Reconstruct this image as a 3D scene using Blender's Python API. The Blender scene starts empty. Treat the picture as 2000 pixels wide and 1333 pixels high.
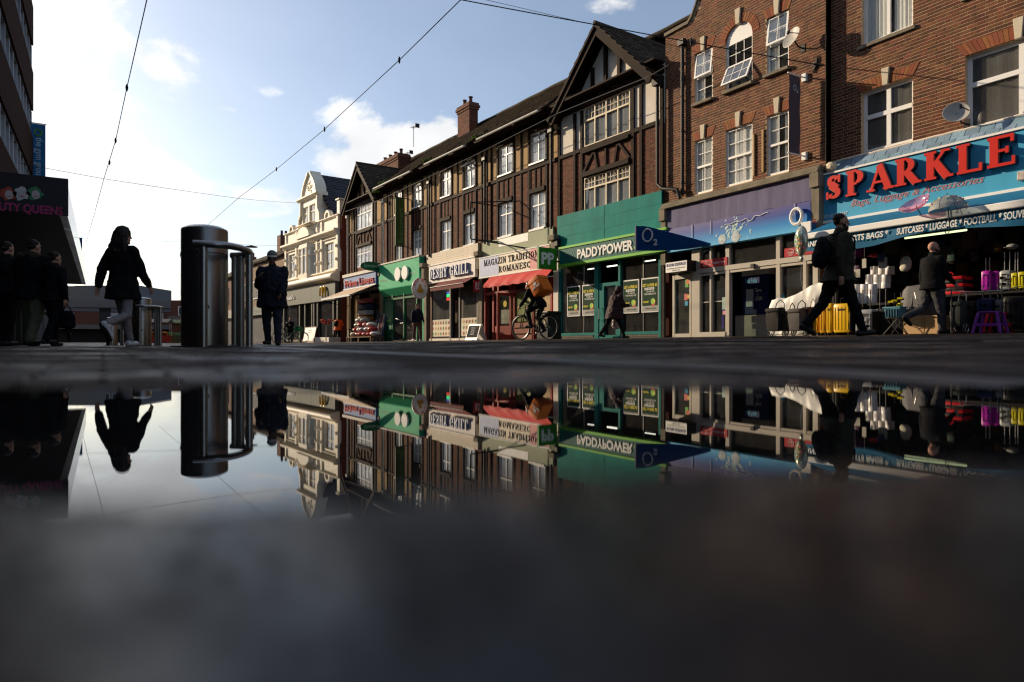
import bpy, bmesh, math, random
from mathutils import Vector, Matrix, noise
R = random.Random(11)
PI = math.pi
rad = math.radians
sc = bpy.context.scene
# ------------------------------------------------------------------ camera
YAW = math.atan(.6); FPX = 1333.0; CZ = .055
cam = bpy.data.cameras.new('camera'); co = bpy.data.objects.new('camera', cam)
sc.collection.objects.link(co); sc.camera = co
co.location = (0, 0, CZ); co.rotation_euler = (PI/2, 0, -YAW)
cam.lens = 24.0; cam.sensor_width = 36.0; cam.shift_y = .00425
sc.cycles.pixel_filter_type = 'BLACKMAN_HARRIS'; sc.cycles.filter_width = 1.25
cam.clip_start = .01; cam.clip_end = 3000
cam.dof.use_dof = True; cam.dof.focus_distance = 20.0; cam.dof.aperture_fstop = 1.6
# ------------------------------------------------------------------ sun, exposure
SUN_D = Vector((.57, -1.1, -.45)).normalized()
sun = bpy.data.lights.new('sun', 'SUN'); so = bpy.data.objects.new('sun', sun)
sc.collection.objects.link(so); sun.energy = 5.0; sun.angle = rad(.5); sun.color = (1.0, .80, .56)
so.rotation_euler = SUN_D.to_track_quat('-Z', 'Y').to_euler()
sc.view_settings.view_transform = 'Standard'; sc.view_settings.look = 'None'
sc.view_settings.exposure = EXPO = .30; sc.view_settings.gamma = 1.0
sc.view_settings.use_curve_mapping = False
# ------------------------------------------------------------------ sky
def pixdir(u, v):
    f = Vector((math.sin(YAW), math.cos(YAW), 0)); r = Vector((math.cos(YAW), -math.sin(YAW), 0))
    return (f*FPX + r*(u-1000) + Vector((0, 0, 1))*(675-v)).normalized()
w = bpy.data.worlds.new('World'); sc.world = w; w.use_nodes = True
nt = w.node_tree; N = nt.nodes; L = nt.links; N.clear()
def nd(t, **k):
    n = N.new(t)
    for a, b in k.items(): setattr(n, a, b)
    return n
def mth(op, a, b=None, c=None, clamp=False):
    n = nd('ShaderNodeMath', operation=op); n.use_clamp = clamp
    for i, x in enumerate((a, b, c)):
        if x is None: continue
        if isinstance(x, (int, float)): n.inputs[i].default_value = x
        else: L.new(x, n.inputs[i])
    return n.outputs[0]
sky = nd('ShaderNodeTexSky', sky_type='NISHITA'); sky.sun_disc = False
sky.sun_elevation = rad(20); sky.sun_rotation = -rad(27.4)
sky.air_density = 1.0; sky.dust_density = 1.6; sky.ozone_density = 2.6
tc = nd('ShaderNodeTexCoord')
mp = nd('ShaderNodeMapping'); mp.inputs['Scale'].default_value = (1, 1, 1.7); L.new(tc.outputs['Generated'], mp.inputs[0])
n1 = nd('ShaderNodeTexNoise'); n1.inputs['Scale'].default_value = 5.5; n1.inputs['Detail'].default_value = 9; n1.inputs['Roughness'].default_value = .6
n1.inputs['Distortion'].default_value = .3
L.new(mp.outputs[0], n1.inputs['Vector'])
base = mth('MULTIPLY_ADD', n1.outputs[0], 1.9, -.50)
def blob(u, v, r, amp, ks=1.6):
    d = pixdir(u, v)
    s = nd('ShaderNodeVectorMath', operation='SUBTRACT'); L.new(tc.outputs['Generated'], s.inputs[0]); s.inputs[1].default_value = d
    m = nd('ShaderNodeVectorMath', operation='MULTIPLY'); L.new(s.outputs[0], m.inputs[0]); m.inputs[1].default_value = (1, 1, ks)
    l = nd('ShaderNodeVectorMath', operation='LENGTH'); L.new(m.outputs[0], l.inputs[0])
    q = mth('DIVIDE', l.outputs['Value'], r); q = mth('SUBTRACT', 1.0, q, clamp=True)
    q = mth('SMOOTH_MIN', q, 1.0, .2)
    return mth('MULTIPLY', q, amp)
acc = base
for b in [(60, 60, .22, .20, 1.2), (180, 110, .13, .22, 1.2), (690, 240, .09, .42, 1.2), (780, 300, .13, .40, 1.8), (900, 290, .13, .34, 2.2), (610, 330, .07, .2, 1.6), (660, 215, .06, .25, 1.3), (120, 250, .12, .18, 1.3), (860, 265, .08, .2, 1.5), (260, 330, .1, .2, 2),
          (330, 380, .17, .34, 2.4), (90, 420, .20, .20, 1.5), (540, 385, .11, .34, 2.6), (530, 190, .05, .34, 1.6), (1200, 5, .05, .28, 2.0), (455, 215, .03, .22, 1.5),
          (-500, 200, .55, .35, 1.3), (-1500, 300, .5, .25, 1.5), (200, 620, .3, .10, 3), (1000, 100, .3, -.35, 1.0), (430, 60, .25, -.22, 1.2), (430, 300, .12, -.1, 1.2), (560, 130, .2, -.2, 1)]:
    acc = mth('ADD', acc, blob(*b))
ramp = nd('ShaderNodeMapRange', interpolation_type='SMOOTHSTEP'); L.new(acc, ramp.inputs[0])
ramp.inputs[1].default_value = .54; ramp.inputs[2].default_value = .76; ramp.inputs[3].default_value = .13; ramp.inputs[4].default_value = .96
# clouds are lit by the same sun: brighter towards it
sd = nd('ShaderNodeVectorMath', operation='DOT_PRODUCT'); L.new(tc.outputs['Generated'], sd.inputs[0]); sd.inputs[1].default_value = -SUN_D
cb = nd('ShaderNodeMapRange'); L.new(sd.outputs['Value'], cb.inputs[0])
cb.inputs[1].default_value = .1; cb.inputs[2].default_value = .95; cb.inputs[3].default_value = 5.0; cb.inputs[4].default_value = 7.2
n2 = nd('ShaderNodeTexNoise'); n2.inputs['Scale'].default_value = 9; n2.inputs['Detail'].default_value = 6; L.new(mp.outputs[0], n2.inputs['Vector'])
cb2 = mth('MULTIPLY', cb.outputs[0], mth('MULTIPLY_ADD', n2.outputs[0], .5, .76))
ccol = nd('ShaderNodeCombineColor'); L.new(mth('MULTIPLY', cb2, .985), ccol.inputs[0]); L.new(mth('MULTIPLY', cb2, .99), ccol.inputs[1]); L.new(mth('MULTIPLY', cb2, 1.0), ccol.inputs[2])
mixc = nd('ShaderNodeMix', data_type='RGBA'); L.new(ramp.outputs[0], mixc.inputs[0]); L.new(sky.outputs[0], mixc.inputs[6]); L.new(ccol.outputs[0], mixc.inputs[7])
bg = nd('ShaderNodeBackground'); bg.inputs[1].default_value = .125; L.new(mixc.outputs[2], bg.inputs[0])
ow = nd('ShaderNodeOutputWorld'); L.new(bg.outputs[0], ow.inputs[0])

# ------------------------------------------------------------------ helpers
def lin(h):
    if isinstance(h, str):
        h = h.lstrip('#'); v = [int(h[i:i+2], 16)/255 for i in (0, 2, 4)]
        return tuple(c/12.92 if c <= .04045 else ((c+.055)/1.055)**2.4 for c in v)
    return tuple(h)
MATS = {}
def M(name, col=(.5, .5, .5), rough=.6, metal=0, var=.12, scale=4, bump=0, bscale=60, emis=0, island=0, coat=0, stretch=(1, 1, 1), dirt=0, dcol=(.03, .025, .02), spec=.22, rvar=0, sss=0):
    if name in MATS: return MATS[name]
    m = bpy.data.materials.new(name); m.use_nodes = True; t = m.node_tree; n = t.nodes; l = t.links
    b = n['Principled BSDF']; c = lin(col)
    b.inputs['Roughness'].default_value = rough; b.inputs['Metallic'].default_value = metal
    b.inputs['Specular IOR Level'].default_value = spec; b.inputs['Coat Weight'].default_value = coat
    tcn = n.new('ShaderNodeTexCoord'); mpn = n.new('ShaderNodeMapping'); mpn.inputs['Scale'].default_value = stretch
    l.new(tcn.outputs['Object'], mpn.inputs[0])
    ns = n.new('ShaderNodeTexNoise'); ns.inputs['Scale'].default_value = scale; ns.inputs['Detail'].default_value = 6; l.new(mpn.outputs[0], ns.inputs['Vector'])
    mx = n.new('ShaderNodeMix'); mx.data_type = 'RGBA'
    mx.inputs[6].default_value = (*[x*(1-var*1.6) for x in c], 1); mx.inputs[7].default_value = (*[min(1, x*(1+var*1.6)) for x in c], 1)
    l.new(ns.outputs[0], mx.inputs[0]); out = mx.outputs[2]
    if island:
        g = n.new('ShaderNodeNewGeometry'); oi = n.new('ShaderNodeObjectInfo'); ad = n.new('ShaderNodeMath'); ad.operation = 'ADD'
        l.new(g.outputs['Random Per Island'], ad.inputs[0]); l.new(oi.outputs['Random'], ad.inputs[1])
        fr = n.new('ShaderNodeMath'); fr.operation = 'FRACT'; l.new(ad.outputs[0], fr.inputs[0])
        mr = n.new('ShaderNodeMapRange'); mr.inputs[3].default_value = 1-island; mr.inputs[4].default_value = 1+island; l.new(fr.outputs[0], mr.inputs[0])
        hs = n.new('ShaderNodeHueSaturation'); l.new(mr.outputs[0], hs.inputs['Value']); l.new(out, hs.inputs['Color'])
        mh = n.new('ShaderNodeMapRange'); mh.inputs[3].default_value = .485; mh.inputs[4].default_value = .515
        wn = n.new('ShaderNodeTexWhiteNoise'); wn.noise_dimensions = '1D'; l.new(fr.outputs[0], wn.inputs['W']); l.new(wn.outputs[0], mh.inputs[0]); l.new(mh.outputs[0], hs.inputs['Hue'])
        out = hs.outputs[0]
    if dirt:
        nd2 = n.new('ShaderNodeTexNoise'); nd2.inputs['Scale'].default_value = 1.7; nd2.inputs['Detail'].default_value = 8; nd2.inputs['Roughness'].default_value = .7
        mp2 = n.new('ShaderNodeMapping'); mp2.inputs['Scale'].default_value = (1.6, 1.6, .5); l.new(tcn.outputs['Object'], mp2.inputs[0]); l.new(mp2.outputs[0], nd2.inputs['Vector'])
        r2 = n.new('ShaderNodeMapRange'); r2.inputs[1].default_value = .45; r2.inputs[2].default_value = .75; r2.inputs[4].default_value = dirt; l.new(nd2.outputs[0], r2.inputs[0])
        m2 = n.new('ShaderNodeMix'); m2.data_type = 'RGBA'; l.new(r2.outputs[0], m2.inputs[0]); l.new(out, m2.inputs[6]); m2.inputs[7].default_value = (*dcol, 1); out = m2.outputs[2]
    l.new(out, b.inputs['Base Color'])
    if rvar:
        rr = n.new('ShaderNodeMapRange'); rr.inputs[1].default_value = .3; rr.inputs[2].default_value = .7
        rr.inputs[3].default_value = max(.03, rough-rvar); rr.inputs[4].default_value = min(1, rough+rvar); l.new(ns.outputs[0], rr.inputs[0]); l.new(rr.outputs[0], b.inputs['Roughness'])
    if bump:
        nb = n.new('ShaderNodeTexNoise'); nb.inputs['Scale'].default_value = bscale; nb.inputs['Detail'].default_value = 5; l.new(mpn.outputs[0], nb.inputs['Vector'])
        bn = n.new('ShaderNodeBump'); bn.inputs['Strength'].default_value = min(1, bump); bn.inputs['Distance'].default_value = .01; l.new(nb.outputs[0], bn.inputs['Height']); l.new(bn.outputs[0], b.inputs['Normal'])
    if emis:
        b.inputs['Emission Color'].default_value = (*c, 1); b.inputs['Emission Strength'].default_value = emis
    MATS[name] = m; return m
def glass(name, tint=(1, 1, 1), rough=0.0, boost=1.0, dust=.04):
    if name in MATS: return MATS[name]
    m = bpy.data.materials.new(name); m.use_nodes = True; t = m.node_tree; n = t.nodes; l = t.links
    n.remove(n['Principled BSDF']); o = n['Material Output']
    tr = n.new('ShaderNodeBsdfTransparent'); tr.inputs[0].default_value = (*tint, 1); gl = n.new('ShaderNodeBsdfGlossy'); gl.inputs['Roughness'].default_value = rough
    tcn = n.new('ShaderNodeTexCoord'); ns = n.new('ShaderNodeTexNoise'); ns.inputs['Scale'].default_value = .9; ns.inputs['Detail'].default_value = 1; l.new(tcn.outputs['Object'], ns.inputs[0])
    bn = n.new('ShaderNodeBump'); bn.inputs['Strength'].default_value = .35; bn.inputs['Distance'].default_value = .05; l.new(ns.outputs[0], bn.inputs['Height']); l.new(bn.outputs[0], gl.inputs['Normal'])
    lw = n.new('ShaderNodeLayerWeight'); lw.inputs[0].default_value = .5; pw = n.new('ShaderNodeMath'); pw.operation = 'POWER'; pw.inputs[1].default_value = 5; l.new(lw.outputs['Facing'], pw.inputs[0])
    fr = n.new('ShaderNodeMath'); fr.operation = 'MULTIPLY_ADD'; fr.inputs[1].default_value = .957; fr.inputs[2].default_value = .043; l.new(pw.outputs[0], fr.inputs[0])
    mm = n.new('ShaderNodeMath'); mm.operation = 'MULTIPLY'; mm.use_clamp = True; mm.inputs[1].default_value = boost*1.7; l.new(fr.outputs[0], mm.inputs[0])
    mx = n.new('ShaderNodeMixShader'); l.new(mm.outputs[0], mx.inputs[0]); l.new(tr.outputs[0], mx.inputs[1]); l.new(gl.outputs[0], mx.inputs[2])
    df = n.new('ShaderNodeBsdfDiffuse'); df.inputs[0].default_value = (.4, .4, .38, 1); m3 = n.new('ShaderNodeMixShader')
    nz = n.new('ShaderNodeTexNoise'); nz.inputs['Scale'].default_value = 3; nz.inputs['Detail'].default_value = 8; l.new(tcn.outputs['Object'], nz.inputs[0])
    mz = n.new('ShaderNodeMath'); mz.operation = 'MULTIPLY'; mz.inputs[1].default_value = dust*2; l.new(nz.outputs[0], mz.inputs[0]); l.new(mz.outputs[0], m3.inputs[0])
    l.new(mx.outputs[0], m3.inputs[1]); l.new(df.outputs[0], m3.inputs[2]); l.new(m3.outputs[0], o.inputs[0])
    MATS[name] = m; return m
ORG = {}           # frame-space origin of every object
class MB:
    def __init__(s): s.v = []; s.f = []
    def add(s, vs, fs):
        k = len(s.v); s.v += [tuple(p) for p in vs]; s.f += [tuple(i+k for i in f) for f in fs]; return s
    def box(s, x0, x1, y0, y1, z0, z1):
        if x0 > x1: x0, x1 = x1, x0
        if y0 > y1: y0, y1 = y1, y0
        if z0 > z1: z0, z1 = z1, z0
        return s.add([(x0,y0,z0),(x1,y0,z0),(x1,y1,z0),(x0,y1,z0),(x0,y0,z1),(x1,y0,z1),(x1,y1,z1),(x0,y1,z1)],
            [(0,3,2,1),(4,5,6,7),(0,1,5,4),(1,2,6,5),(2,3,7,6),(3,0,4,7)])
    def quad(s, a, b, c, d): return s.add([a, b, c, d], [(0, 1, 2, 3)])
    def poly(s, pts): return s.add(pts, [tuple(range(len(pts)))])
    def prism(s, pts, fn, a0, a1):      # pts 2D, fn(p, q, a) -> 3D
        n = len(pts); s.add([fn(p[0], p[1], a0) for p in pts]+[fn(p[0], p[1], a1) for p in pts],
            [tuple(range(n))[::-1], tuple(range(n, 2*n))]+[(i, (i+1) % n, n+(i+1) % n, n+i) for i in range(n)]); return s
    def ring_loft(s, rings, caps=True):
        n = len(rings[0]); vs = [p for r in rings for p in r]; fs = []
        for i in range(len(rings)-1):
            for j in range(n): fs.append((i*n+j, i*n+(j+1) % n, (i+1)*n+(j+1) % n, (i+1)*n+j))
        if caps: fs += [tuple(range(n))[::-1], tuple(range((len(rings)-1)*n, len(rings)*n))]
        return s.add(vs, fs)
    def tube(s, path, r, n=8, closed=False):
        P_ = [Vector(p) for p in path]; m = len(P_); rs = r if isinstance(r, (list, tuple)) else [r]*m; rings = []
        up = None
        for i, p in enumerate(P_):
            if closed: t = P_[(i+1) % m]-P_[i-1]
            else: t = P_[min(i+1, m-1)]-P_[max(i-1, 0)]
            if t.length < 1e-9: t = Vector((0, 0, 1))
            t.normalize()
            if up is None: up = Vector((0, 0, 1)) if abs(t.z) < .9 else Vector((0, 1, 0))
            a = t.cross(up)
            if a.length < 1e-4: a = t.orthogonal()
            a.normalize(); b = a.cross(t); up = b
            rings.append([p+(a*math.cos(2*PI*k/n)+b*math.sin(2*PI*k/n))*rs[i] for k in range(n)])
        if closed: rings.append(rings[0]); return s.ring_loft(rings, False)
        return s.ring_loft(rings)
    def lathe(s, prof, c=(0, 0, 0), n=24):
        rings = [[(c[0]+r*math.cos(2*PI*k/n), c[1]+r*math.sin(2*PI*k/n), c[2]+z) for k in range(n)] for r, z in prof]
        return s.ring_loft(rings)
    def ell(s, c, r, n=12, m=8, rot=None):
        rings = []
        for i in range(m+1):
            a = -PI/2+PI*i/m; rr = max(math.cos(a), .02)
            ring = [Vector((r[0]*rr*math.cos(2*PI*k/n), r[1]*rr*math.sin(2*PI*k/n), r[2]*math.sin(a))) for k in range(n)]
            if rot: ring = [rot @ p for p in ring]
            rings.append([p+Vector(c) for p in ring])
        return s.ring_loft(rings)
    def xf(s, m): s.v = [tuple(m @ Vector(p)) for p in s.v]; return s
    def disp(s, amp, sc_=8): s.v = [tuple(Vector(p)+noise.noise_vector(Vector(p)*sc_)*amp) for p in s.v]; return s
    def build(s, name, mat, parent=None, smooth=False, bevel=0, kind=None, label=None, origin=None, **tags):
        og = ORG.get(parent.name, Vector((0, 0, 0))) if parent else Vector((0, 0, 0))
        loc = Vector(origin) if origin is not None else og
        me = bpy.data.meshes.new(name); me.from_pydata([tuple(Vector(p)-loc) for p in s.v], [], s.f)
        bm = bmesh.new(); bm.from_mesh(me)
        bmesh.ops.recalc_face_normals(bm, faces=bm.faces)
        if bevel: bmesh.ops.bevel(bm, geom=[e for e in bm.edges if e.calc_face_angle(0) > .5], offset=bevel, segments=2 if bevel > .01 else 1, affect='EDGES', profile=.5)
        bm.to_mesh(me); bm.free()
        if smooth: me.shade_smooth(); me.set_sharp_from_angle(angle=rad(38))
        me.materials.append(mat)
        o = bpy.data.objects.new(name, me); sc.collection.objects.link(o)
        if parent: o.parent = parent
        o.location = loc-og; ORG[o.name] = loc
        tagit(o, label=label, kind=kind, **tags); return o
def tagit(o, label=None, category=None, group=None, kind=None):
    if label: o['label'] = label
    if category: o['category'] = category
    if group: o['group'] = group
    if kind: o['kind'] = kind
    return o
def thing(name, label, cat, loc=(0, 0, 0), rz=0, group=None, frame=None):
    """Empty at a thing's base; children are built in its local space (origin 0) """
    o = bpy.data.objects.new(name, None); o.empty_display_size = .2; sc.collection.objects.link(o)
    if frame is not None: o.matrix_world = frame
    else: o.location = loc; o.rotation_euler = (0, 0, rz)
    ORG[o.name] = Vector((0, 0, 0)); return tagit(o, label, cat, group)
def fthing(name, label, cat, F_, base, group=None):
    """a thing standing in a facade frame: empty at base (frame coords); children built in frame coords """
    o = bpy.data.objects.new(name, None); o.empty_display_size = .2; sc.collection.objects.link(o)
    o.matrix_world = F_.m @ Matrix.Translation(base); ORG[o.name] = Vector(base); return tagit(o, label, cat, group)
class Frame:
    """x = depth into the building, y = along the street away from camera, z up"""
    def __init__(s, p, phi): s.p = p; s.phi = phi; s.m = Matrix.Translation((p[0], p[1], 0)) @ Matrix.Rotation(phi, 4, 'Z')
    def hit(s, u, out=0):
        th = math.atan((u-1000)/FPX)+YAW; d = (math.sin(th), math.cos(th)); c, q = math.cos(s.phi), math.sin(s.phi)
        n = (-c, -q); t = (-q, c); Q = (s.p[0]+n[0]*out, s.p[1]+n[1]*out)
        k = (Q[0]*n[0]+Q[1]*n[1])/(d[0]*n[0]+d[1]*n[1]); x, y = d[0]*k, d[1]*k
        return (x-s.p[0])*t[0]+(y-s.p[1])*t[1], x*math.sin(YAW)+y*math.cos(YAW)
    def Y(s, u, out=0): return s.hit(u, out)[0]
    def Z(s, u, v, out=0): return CZ+(675-v)*s.hit(u, out)[1]/FPX
def gpt(u, pxm, z=0):
    dep = FPX/pxm; la = (u-1000)/FPX*dep
    return Vector((la*math.cos(YAW)+dep*math.sin(YAW), -la*math.sin(YAW)+dep*math.cos(YAW), z))
_fc = {}
def textmesh(s, size=1, extrude=.01, offset=0, shear=0, spacing=1, bevel=0):
    c = bpy.data.curves.new('t', 'FONT'); c.body = s; c.size = size; c.extrude = extrude; c.offset = offset; c.shear = shear; c.space_character = spacing; c.resolution_u = 3
    c.bevel_depth = bevel
    o = bpy.data.objects.new('t', c); sc.collection.objects.link(o); dg = bpy.context.evaluated_depsgraph_get(); dg.update()
    me = bpy.data.meshes.new_from_object(o.evaluated_get(dg)); bpy.data.objects.remove(o); bpy.data.curves.remove(c)
    vs = [tuple(v.co) for v in me.vertices]; fs = [tuple(p.vertices) for p in me.polygons]; bpy.data.meshes.remove(me); return vs, fs
def facetext(s, mat, parent, x, ya, yb, z0, h, depth=.01, offset=0, shear=0, name='lettering', spacing=1, rise=0, label=None):
    """lettering lying on plane x, reading from y=ya (image left) to y=yb, cap height h, baseline z0"""
    vs, fs = textmesh(s, 1, 0.5, offset, shear, spacing)
    xs = [v[0] for v in vs]; a, b = min(xs), max(xs); ztop = max(v[1] for v in vs)
    cap = .73 if not s.isdigit() else .73
    mb = MB(); k = (ya-yb)/(b-a)
    mb.add([(x-(v[2]+.5)*depth, ya-(v[0]-a)*k, z0+v[1]/cap*h+rise*(v[0]-a)*k) for v in vs], fs)
    return mb.build(name, mat, parent, label=label)
def copyobj(o, parent=None, loc=None):
    c = o.copy(); sc.collection.objects.link(c); ORG[c.name] = ORG.get(o.name, Vector((0, 0, 0)))
    if parent: c.parent = parent
    if loc is not None: c.location = loc
    return c
def copytree(root, loc, rz=None, label=None, group=None):
    r = root.copy(); sc.collection.objects.link(r); r.location = loc; ORG[r.name] = Vector((0,0,0))
    if rz is not None: r.rotation_euler = (0, 0, rz)
    if label: r['label'] = label
    if group: r['group'] = group
    for ch in list(root.children):
        c = ch.copy(); sc.collection.objects.link(c); c.parent = r
        for g in ch.children:
            d = g.copy(); sc.collection.objects.link(d); d.parent = c
    return r
def sstep(a, b, x):
    t = min(1, max(0, (x-a)/(b-a))); return t*t*(3-2*t)
SY, CY = math.sin(YAW), math.cos(YAW)
def gz(x, y):
    """height of the street above the water"""
    wd = x*SY+y*CY; la = x*CY-y*SY; r = math.hypot(x, y)
    z = .04+.0205*max(0, x-2.2)+.05*sstep(-1, -4, x)*0+.16*sstep(28, 60, y)*sstep(9, 0, x)+.0045*max(0, y-55)
    z -= .03*(1-sstep(1.5, 7, r))*sstep(0, 2, r)+.03*(1-sstep(0, 2, r))
    nz = noise.noise(Vector((x*2.3, y*2.3, 0)))
    far = .86+.06*nz+.03*la+.025*noise.noise(Vector((x*8, y*8, 5))); near = .246+.050*sstep(-.06, .055, la)+.10*max(0, la-.05)+.014*noise.noise(Vector((x*14, y*14, 3)))+.008*noise.noise(Vector((x*45, y*45, 8)))
    s = min((far-wd)/.28, (wd-near)/.025, (1.7-abs(la))/.6)
    if s > 0: z = -.016*min(1, s*1.5)
    else:
        r0 = math.hypot(x, y)
        z += 0
        k = sstep(0, 1, -s/3) if wd > near else sstep(0, 1, -s/2.5)
        zz = z if wd > near else .010
        z = zz*k
        if r0 < 1.2: z += (.0028*noise.noise(Vector((x*20, y*20, 2)))+.0009*noise.noise(Vector((x*60, y*60, 4))))*sstep(0, .25, k)*(1-sstep(.5, 1.2, r0))
    return z
# ================================================================== materials
m_ground = M('paving_far', (.030, .016, .009), .55, spec=.2, var=.6, scale=26, bump=.16, bscale=70, rvar=.3, stretch=(1, .8, 1))
m_block = M('paving_block', (.040, .024, .015), .52, spec=.25, var=.3, scale=9, bump=.6, bscale=90, rvar=.25, island=.35)
m_grout = M('joint_sand', (.03, .027, .025), .8, var=.3, scale=20, bump=.4)
m_dirtsh = M('gritty_asphalt', (.014, .010, .008), .4, var=.4, scale=40, bump=.3, bscale=140)
m_kerb = M('kerb_stone', (.17, .165, .16), .4, var=.2, scale=3, bump=.3)
m_brickD = M('brown_brick', (.125, .042, .019), .8, var=.22, scale=30, bump=.3, island=.42, dirt=.5, dcol=(.03, .018, .012))
m_brickR = M('rubbed_orange_brick', (.22, .072, .031), .8, var=.15, scale=30, bump=.25, island=.2)
m_mortar = M('mortar', (.52, .38, .24), .9, var=.12, scale=14, bump=.3, dirt=.25, dcol=(.14,.1,.07))
m_brickT = M('red_brown_brick', (.125, .043, .023), .85, var=.2, scale=30, bump=.3, island=.4)
m_mortT = M('old_mortar', (.20, .13, .08), .9, var=.2, scale=14, bump=.3)
m_timber = M('dark_timber', (.019, .009, .005), .75, var=.45, scale=2.2, bump=.5, bscale=30, stretch=(1, 1, 1), dirt=.15, dcol=(.07, .04, .025), spec=.1)
m_cream = M('buff_render', (.42, .275, .13), .85, var=.12, scale=2, bump=.2, dirt=.35, dcol=(.2, .13, .07))
m_white_r = M('white_render', (.72, .66, .58), .8, var=.08, scale=2, bump=.2, dirt=.3, dcol=(.4, .33, .25))
m_tile = M('clay_roof_tile', (.062, .042, .028), .85, var=.4, scale=3, bump=.5, bscale=20, island=.4, dirt=.5, dcol=(.04, .045, .015))
m_slate = M('slate', (.028, .030, .036), .5, var=.25, scale=2, bump=.3, island=.25)
m_moss = M('moss', (.11, .16, .02), .95, var=.4, scale=12, bump=1, bscale=30)
m_stone = M('weathered_stone', (.20, .17, .125), .85, var=.25, scale=3, bump=.5, bscale=15, dirt=.6, dcol=(.05, .05, .03))
m_keyst = M('keystone_paint', (.55, .48, .36), .75, var=.08, dirt=.2, dcol=(.3,.25,.18))
m_upvc = M('white_plastic_frame', (.80, .79, .77), .35, var=.03)
m_creamfr = M('cream_painted_frame', (.62, .52, .36), .5, var=.1, dirt=.3, dcol=(.3, .24, .16))
m_black = M('black_paint', (.012, .012, .012), .45, var=.2)
m_iron = M('cast_iron_pipe', (.02, .018, .017), .5, var=.3)
m_gutter = M('white_gutter', (.55, .54, .5), .4, var=.1, dirt=.3)
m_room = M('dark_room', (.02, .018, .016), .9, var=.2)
m_curt = M('net_curtain', (.82, .81, .77), .9, var=.08, scale=6, stretch=(1, 9, .6), bump=.6, bscale=12)
m_curtg = M('grey_curtain', (.40, .41, .42), .9, var=.12, scale=6, stretch=(1, 9, .6), bump=.6, bscale=12)
m_steel = M('brushed_steel', (.20, .185, .17), .26, metal=1, var=.12, scale=6, stretch=(1, 1, .15), bump=.12, bscale=60, rvar=.06)
m_steelb = M('bright_steel', (.34, .33, .32), .3, metal=1, var=.06)
m_faience = M('cream_faience', (.82, .745, .60), .55, var=.06, scale=3, bump=.15, dirt=.22, dcol=(.42, .34, .22))
m_wire = M('wire', (.012, .012, .013), .6)
g_win = glass('window_glass', (.95, .97, .97), boost=2.0)
g_shop = glass('shop_glass', (.62, .65, .64), boost=1.0, dust=.06)
g_dark = glass('office_glass', (.30, .36, .40), boost=2.2, dust=.02)
# ================================================================== ground
def wetify(m, scale, lo, hi, a, b_, spec, near=False):
    """damp patches: roughness (and darkness) follow a noise; the ground is soaked close round the puddle"""
    t = m.node_tree; n = t.nodes; l = t.links; b = n['Principled BSDF']; b.inputs['Specular IOR Level'].default_value = spec
    for k in list(b.inputs['Roughness'].links): l.remove(k)
    tq = n.new('ShaderNodeNewGeometry'); nq = n.new('ShaderNodeTexNoise'); nq.inputs['Scale'].default_value = scale; nq.inputs['Detail'].default_value = 5; nq.inputs['Roughness'].default_value = .6; l.new(tq.outputs['Position'], nq.inputs['Vector'])
    mq = n.new('ShaderNodeMapRange'); mq.inputs[1].default_value = a; mq.inputs[2].default_value = b_; mq.inputs[3].default_value = lo; mq.inputs[4].default_value = hi; l.new(nq.outputs[0], mq.inputs[0]); out = mq.outputs[0]
    src = b.inputs['Base Color'].links[0].from_socket
    if near:
        ln = n.new('ShaderNodeVectorMath'); ln.operation = 'LENGTH'; l.new(tq.outputs['Position'], ln.inputs[0]); w1 = n.new('ShaderNodeMapRange'); w1.inputs[1].default_value = .45; w1.inputs[2].default_value = 1.0; l.new(ln.outputs['Value'], w1.inputs[0])
        n3 = n.new('ShaderNodeTexNoise'); n3.inputs['Scale'].default_value = 22; n3.inputs['Detail'].default_value = 4; l.new(tq.outputs['Position'], n3.inputs['Vector']); r3 = n.new('ShaderNodeMapRange'); r3.inputs[1].default_value = .35; r3.inputs[2].default_value = .65; r3.inputs[3].default_value = .14; r3.inputs[4].default_value = .6; l.new(n3.outputs[0], r3.inputs[0])
        mx = n.new('ShaderNodeMix'); l.new(w1.outputs[0], mx.inputs[0]); l.new(r3.outputs[0], mx.inputs[2]); l.new(out, mx.inputs[3]); out = mx.outputs[0]
        m3 = n.new('ShaderNodeMix'); m3.data_type = 'RGBA'; l.new(w1.outputs[0], m3.inputs[0]); m3.inputs[6].default_value = (.011, .005, .0025, 1); l.new(src, m3.inputs[7]); src = m3.outputs[2]
    l.new(out, b.inputs['Roughness']); l.new(src, b.inputs['Base Color'])
wetify(m_ground, 1.3, .30, .85, .40, .62, .19, True); wetify(m_block, 1.6, .22, .85, .36, .56, .2)
def lattice(a, b, s0, g):
    o = [0.0]; s = s0
    while o[-1] < b: o.append(o[-1]+s); s = min(s*g, 14)
    n = [0.0]; s = s0
    while n[-1] > a: n.append(n[-1]-s); s = min(s*g, 14)
    return sorted(set(n+o))
xs = lattice(-160, 220, .014, 1.055); ys = lattice(-60, 420, .014, 1.05)
BL = (-3.2, 9.6, -1.2, 9.4)     # area laid with separate blocks
mb = MB(); nx = len(xs)
def drop(x, y):
    e = min(x-BL[0], BL[1]-x, y-BL[2], BL[3]-y)
    return .014*sstep(-.05, .1, e)*sstep(.36, .5, x*SY+y*CY)
for y in ys:
    for x in xs: mb.v.append((x, y, gz(x, y)-drop(x, y)+.002*noise.noise(Vector((x*3, y*3, 7)))))
for j in range(len(ys)-1):
    for i in range(nx-1): mb.f.append((j*nx+i, j*nx+i+1, (j+1)*nx+i+1, (j+1)*nx+i))
gnd = mb.build('ground', m_ground, kind='structure', smooth=True)
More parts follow.
